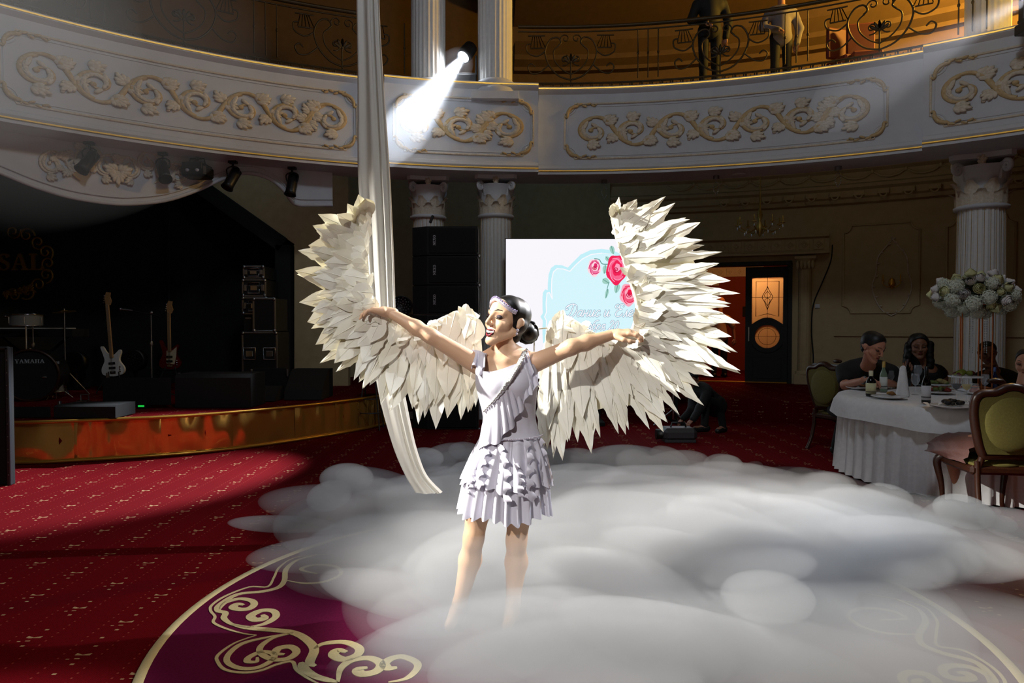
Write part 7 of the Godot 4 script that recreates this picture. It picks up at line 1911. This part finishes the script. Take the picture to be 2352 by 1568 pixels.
	for i in 9:
		var v := i / 8.0; var row := []
		for j in 21:
			var u := j / 20.0; var an := lerpf(-0.15, PI + 0.15, u)
			row.append(Vector3(0.0, 0.0, 0.0) + Vector3(3.74 - cos(an) * (0.27 + 0.02 * sin(j * 1.9 + i)), 0.47 + sin(an) * (0.17 - 0.03 * v) + 0.008 * sin(j * 2.3 + i * 1.1), -5.2 - v * 0.5) - o.position)
		rows.append(row)
	grid(st, rows); obj("skirt", st, M.rose_cloth, o)
	# the man in the doorway and the helper crouching by the smoke machine
	var dz := 15.4; var fx: float = at(1652, 860, dz).x
	guest("bald man in a light shirt standing with his back turned in the lit doorway", {"floor": DAIS, "head": at(1656, 695, dz), "turn": Vector3(2.6, 0.1, 0), "k": 1.12, "chest": at(1650, 735, dz), "hips": Vector3(fx, DAIS + 0.95, -dz), "skin": Color(0.62, 0.42, 0.32), "cloth": Color(0.62, 0.5, 0.38), "sleeve": 0.8,
		"arms": [[-1.0, at(1628, 760, dz), at(1632, 782, dz), 0.5], [1.0, at(1684, 750, dz), at(1687, 778, dz), 0.5]], "trousers": Color(0.02, 0.02, 0.03), "legs": [[-1.0, Vector3(fx - 0.1, DAIS + 0.5, -dz), Vector3(fx - 0.12, DAIS + 0.07, -dz), Vector3(0, 0, -1)], [1.0, Vector3(fx + 0.1, DAIS + 0.5, -dz), Vector3(fx + 0.12, DAIS + 0.07, -dz), Vector3(0, 0, -1)]]})
	var cz := 9.6
	guest("helper in dark clothes squatting behind the right wing, one hand on the smoke machine", {"head": at(1590, 872, cz), "turn": Vector3(-0.6, 0.4, 0), "k": 1.0, "chest": at(1610, 900, cz), "hips": Vector3(at(1648, 940, cz).x, 0.36, -cz - 0.1), "across": Vector3(0.3, 0, 1), "hair": SHORT, "skin": Color(0.55, 0.38, 0.3), "cloth": Color(0.025, 0.03, 0.035), "sleeve": 1.3,
		"arms": [[1.0, at(1608, 938, cz - 0.35), at(1592, 962, cz - 0.45), 0.35, Vector3(-0.8, -0.7, 0.2)], [-1.0, at(1590, 940, cz), at(1570, 960, cz), 0.5]], "trousers": Color(0.02, 0.026, 0.032), "shoe": Color(0.04, 0.045, 0.045),
		"legs": [[1.0, at(1622, 915, cz - 0.2), at(1618, 982, cz - 0.25), Vector3(-0.9, 0, 0.3)], [-1.0, at(1650, 920, cz), at(1660, 984, cz), Vector3(-0.6, 0, 0.6)]]})
	var sm := on_plane(1562, 1016, 0.0); var mc := thing("smoke_machine", "dark rounded smoke machine on the carpet below the right wing's lower tips", "machine", sm)
	st = mk(); box(st, Vector3(0, 0.1, -0.1), Vector3(0.44, 0.17, 0.3), Transform3D(), 0.05); box(st, Vector3(0, 0.02, -0.1), Vector3(0.4, 0.04, 0.26)); obj("housing", st, M.iron_grey, mc)
	st = mk(); lathe(st, [Vector2(0.06, 0.0), Vector2(0.07, 0.1), Vector2(0.055, 0.1)], 16, Transform3D(Basis(Vector3(0, 0, 1), PI * 0.5), Vector3(-0.2, 0.1, -0.05))); obj("nozzle", st, M.black, mc)
	st = mk(); tube(st, [Vector3(-0.1, 0.18, -0.1), Vector3(-0.08, 0.24, -0.1), Vector3(0.08, 0.24, -0.1), Vector3(0.1, 0.18, -0.1)], 0.012); obj("handle", st, M.black, mc)
	var ps := on_plane(1546, 978, 0.0); var pt := thing("tripod_stand", "chrome stand pole under the right wing beside the crouching helper", "stand", ps)
	st = mk(); bar(st, Vector3(0, 0.1, 0), Vector3(0, 1.1, 0), 0.018, 10); obj("pole", st, M.chrome, pt)
	st = mk(); for i in 3: bar(st, Vector3(0, 0.25, 0), Vector3(sin(i * 2.1 + 0.6) * 0.3, 0.015, cos(i * 2.1 + 0.6) * 0.3), 0.012)
	obj("legs", st, M.steel, pt)
func build_upstairs():
	for q in [[1630, 11.2, Color(0.02, 0.02, 0.024), "dark suited man standing at the upper railing above the screen", 1.12, Color(0.018, 0.018, 0.02)], [1794, 11.3, Color(0.42, 0.4, 0.42), "person in a grey shirt and black trousers at the upper railing, further right", 1.05, Color(0.02, 0.02, 0.024)]]:
		var z: float = q[1]; var x: float = at(q[0], 100, z).x; var y := RIM - 0.08; var k: float = q[4]
		guest(q[3], {"floor": y, "head": Vector3(x, y + 1.62 * k, -z), "turn": Vector3(-0.3, 0, 0), "k": k, "chest": Vector3(x, y + 1.3 * k, -z), "hips": Vector3(x, y + 0.95 * k, -z), "hair": SHORT, "cloth": q[2], "sleeve": 1.3,
			"arms": [[-1.0, Vector3(x - 0.3, y + 1.1 * k, -z), Vector3(x - 0.12, y + 0.98 * k, -z + 0.2), 0.5], [1.0, Vector3(x + 0.3, y + 1.08 * k, -z), Vector3(x + 0.26, y + 0.85 * k, -z), 0.4]], "trousers": q[5],
			"legs": [[-1.0, Vector3(x - 0.1, y + 0.5, -z), Vector3(x - 0.11, y + 0.07, -z), Vector3(0, 0, 1)], [1.0, Vector3(x + 0.1, y + 0.5, -z), Vector3(x + 0.11, y + 0.07, -z), Vector3(0, 0, 1)]]})
	var red := mat(Color(0.32, 0.03, 0.02), 0.7)
	for q in [[1945, 10.9, 0.3, "dark red upholstered chair behind the upper railing, left of its twin"], [1985, 10.7, -0.2, "dark red upholstered chair behind the upper railing nearest the right column"]]:
		var x: float = at(q[0], 100, q[1]).x; var t := thing("banquet_chair", q[3], "chair", Vector3(x, 5.2, -q[1]), q[2], "red chairs on the upper gallery")
		var st := mk(); box(st, Vector3(0, 0.46, 0), Vector3(0.44, 0.09, 0.44), Transform3D(), 0.03); obj("seat", st, red, t)
		st = mk(); box(st, Vector3(0, 0.82, -0.2), Vector3(0.42, 0.5, 0.07), Transform3D(), 0.03); obj("backrest", st, red, t)
		for sx in [-1, 1]:
			for sz in [-1, 1]:
				st = mk(); bar(st, Vector3(sx * 0.19, 0.43, sz * 0.19), Vector3(sx * 0.2, 0, sz * 0.2), 0.016); obj("leg", st, M.iron, t)
	var w: Node3D = get_node("wall_upper"); var st := mk()
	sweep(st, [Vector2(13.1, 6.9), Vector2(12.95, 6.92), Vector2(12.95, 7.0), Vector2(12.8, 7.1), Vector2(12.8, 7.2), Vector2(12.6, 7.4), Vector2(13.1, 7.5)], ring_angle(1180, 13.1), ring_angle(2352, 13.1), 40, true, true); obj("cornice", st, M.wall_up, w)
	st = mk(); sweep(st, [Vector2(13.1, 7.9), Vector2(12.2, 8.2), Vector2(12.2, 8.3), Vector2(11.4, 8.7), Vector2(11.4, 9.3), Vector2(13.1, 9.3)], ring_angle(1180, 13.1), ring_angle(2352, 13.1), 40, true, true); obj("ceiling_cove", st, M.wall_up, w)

# ---- low smoke rolling over the floor, and the haze the lamps cut through ----
func puff(t: Node3D, c: Vector3, s: Vector3, dens: float, turn := 0.0, called := "puff", turned = null):
	var f := FogVolume.new(); f.shape = RenderingServer.FOG_VOLUME_SHAPE_ELLIPSOID; f.size = s
	var m := FogMaterial.new(); m.density = dens; m.albedo = Color(0.97, 0.98, 1.0); f.material = m
	f.name = called; t.add_child(f, true); f.position = c - t.position; f.rotation = Vector3(0.22 * sin(turn * 7.0), turn, 0.2 * sin(turn * 11.0)) if s.x < 1.6 else Vector3(0, turn, 0)
	if turned != null: f.basis = turned
func build_smoke():
	var t := thing("floor_smoke", "thick white low smoke rolling across the carpet round the dancer's feet", "smoke", Vector3(0.5, 0, -4.5))
	tag(t, "", "", "", "stuff")
	var g := RandomNumberGenerator.new(); g.seed = 21
	# low bed of smoke: overlapping flat banks
	for i in 18:
		var r := sqrt((i + 0.5) / 18.0)
		var x := 0.85 + cos(i * 2.4) * r * 1.9; var z := 4.8 + sin(i * 2.4) * r * 1.6
		var s := g.randf_range(1.3, 2.0) * (1.15 - 0.4 * r); var h := g.randf_range(0.36, 0.56) * (1.1 - 0.35 * r)
		puff(t, Vector3(x, h * 0.2, -z), Vector3(s * 1.3, h, s), g.randf_range(0.9, 1.5), g.randf_range(0, 3))
	# soft billows riding on it
	for i in 32:
		var r := sqrt((i + 0.5) / 32.0); var an := i * 2.4 + g.randf_range(-0.3, 0.3)
		var x := 0.9 + cos(an) * r * 2.4; var z := 5.0 + sin(an) * r * 1.9
		var s := g.randf_range(0.4, 0.85) * (1.2 - 0.45 * r)
		puff(t, Vector3(x, g.randf_range(0.06, 0.26) * (1.15 - 0.7 * r), -z), Vector3(s * g.randf_range(1.2, 2.2), s * g.randf_range(0.32, 0.5), s), g.randf_range(1.2, 2.4) * (1.1 - 0.4 * r), g.randf_range(0, 3))
	# small curling clumps along the far edge
	var rim := smooth_line([Vector2(-1.3, 5.4), Vector2(-0.9, 6.1), Vector2(-0.2, 6.7), Vector2(0.7, 6.9), Vector2(1.6, 6.6), Vector2(2.3, 6.0), Vector2(2.9, 5.4), Vector2(3.4, 4.9)], 5)
	for i in 52:
		var p: Vector2 = sample(rim, i / 51.0); var s := g.randf_range(0.16, 0.42)
		puff(t, Vector3(p.x + g.randf_range(-0.2, 0.2), g.randf_range(0.12, 0.34) * (1.0 - 0.45 * i / 51.0), -p.y + g.randf_range(-0.1, 0.5)), Vector3(s * 1.6, s * 0.62, s), g.randf_range(1.6, 3.2), g.randf_range(0, 3))
	# thin tongues at the rim, to the left and the far right
	for q in [[-1.35, 5.5, 1.3, 0.16, 1.0], [-1.7, 5.0, 0.9, 0.12, 0.9], [-1.0, 4.3, 1.0, 0.2, 1.3], [-0.6, 3.6, 0.7, 0.2, 1.4], [-0.35, 3.1, 0.6, 0.16, 1.2], [0.4, 2.7, 0.9, 0.14, 1.0], [1.6, 2.8, 1.2, 0.14, 0.7], [2.9, 4.0, 1.5, 0.2, 0.7], [3.0, 4.9, 1.4, 0.22, 0.8], [2.6, 5.8, 1.3, 0.25, 1.0], [2.5, 3.2, 1.3, 0.12, 0.5], [0.9, 2.75, 2.2, 0.2, 1.0], [1.5, 3.2, 1.8, 0.26, 1.0], [-0.75, 3.95, 0.9, 0.22, 1.0], [-1.2, 6.2, 1.0, 0.2, 0.9], [0.0, 6.9, 1.4, 0.3, 1.2], [1.2, 6.8, 1.3, 0.3, 1.3]]:
		puff(t, Vector3(q[0], q[3] * 0.35, -q[1]), Vector3(q[2] * 1.3, q[3], q[2] * 0.8), q[4], g.randf_range(0, 3))
	puff(t, Vector3(-0.1, 0.05, -3.12), Vector3(1.3, 0.34, 0.6), 1.3, 0.1); puff(t, Vector3(0.05, 0.2, -3.1), Vector3(1.7, 0.66, 0.7), 0.5, -0.1)
	for q in [[-0.25, 3.0, 1.0, 0.26, 1.6], [0.3, 2.85, 1.1, 0.3, 2.2], [0.9, 2.95, 1.2, 0.3, 2.0], [1.5, 2.9, 1.1, 0.22, 1.2]]:
		puff(t, Vector3(q[0], q[3] * 0.25, -q[1]), Vector3(q[2] * 1.2, q[3], q[2] * 0.55), q[4], g.randf_range(-0.3, 0.3))
	for i in 26:      # soft lumps over the near half
		var x := g.randf_range(-0.9, 2.3); var z := g.randf_range(2.9, 4.6); var s := g.randf_range(0.24, 0.55)
		if absf(x + 0.05) < 0.6 and z < 3.6: continue      # the dancer stands here
		puff(t, Vector3(x, g.randf_range(0.12, 0.3), -z), Vector3(s * 1.8, s * 0.5, s), g.randf_range(0.8, 1.9), g.randf_range(0, 3))
	var h := thing("lamp_haze", "faint haze hanging in the upper hall where the stage lamps shine", "haze", Vector3(0, 4, -6))
	tag(h, "", "", "", "stuff")
	var d := (FAR_AIM - lamp_far()).normalized()
	puff(h, lamp_far() + d * 1.25, Vector3(0.75, 0.75, 2.9), 0.1, 0.0, "wisp", Basis.looking_at(d, Vector3.UP))
	d = (RIGHT_AIM - lamp_right()).normalized()
	puff(h, lamp_right() + d * 2.0, Vector3(1.0, 1.0, 6.0), 0.015, 0.0, "wisp", Basis.looking_at(d, Vector3.UP))
	for q in [[3.4, 0.016], [1.9, 0.03]]: puff(h, Vector3(-3.1, 3.2, -3.9), Vector3(q[0], q[0] * 0.7, q[0] * 0.7), q[1], 0.0, "wisp")
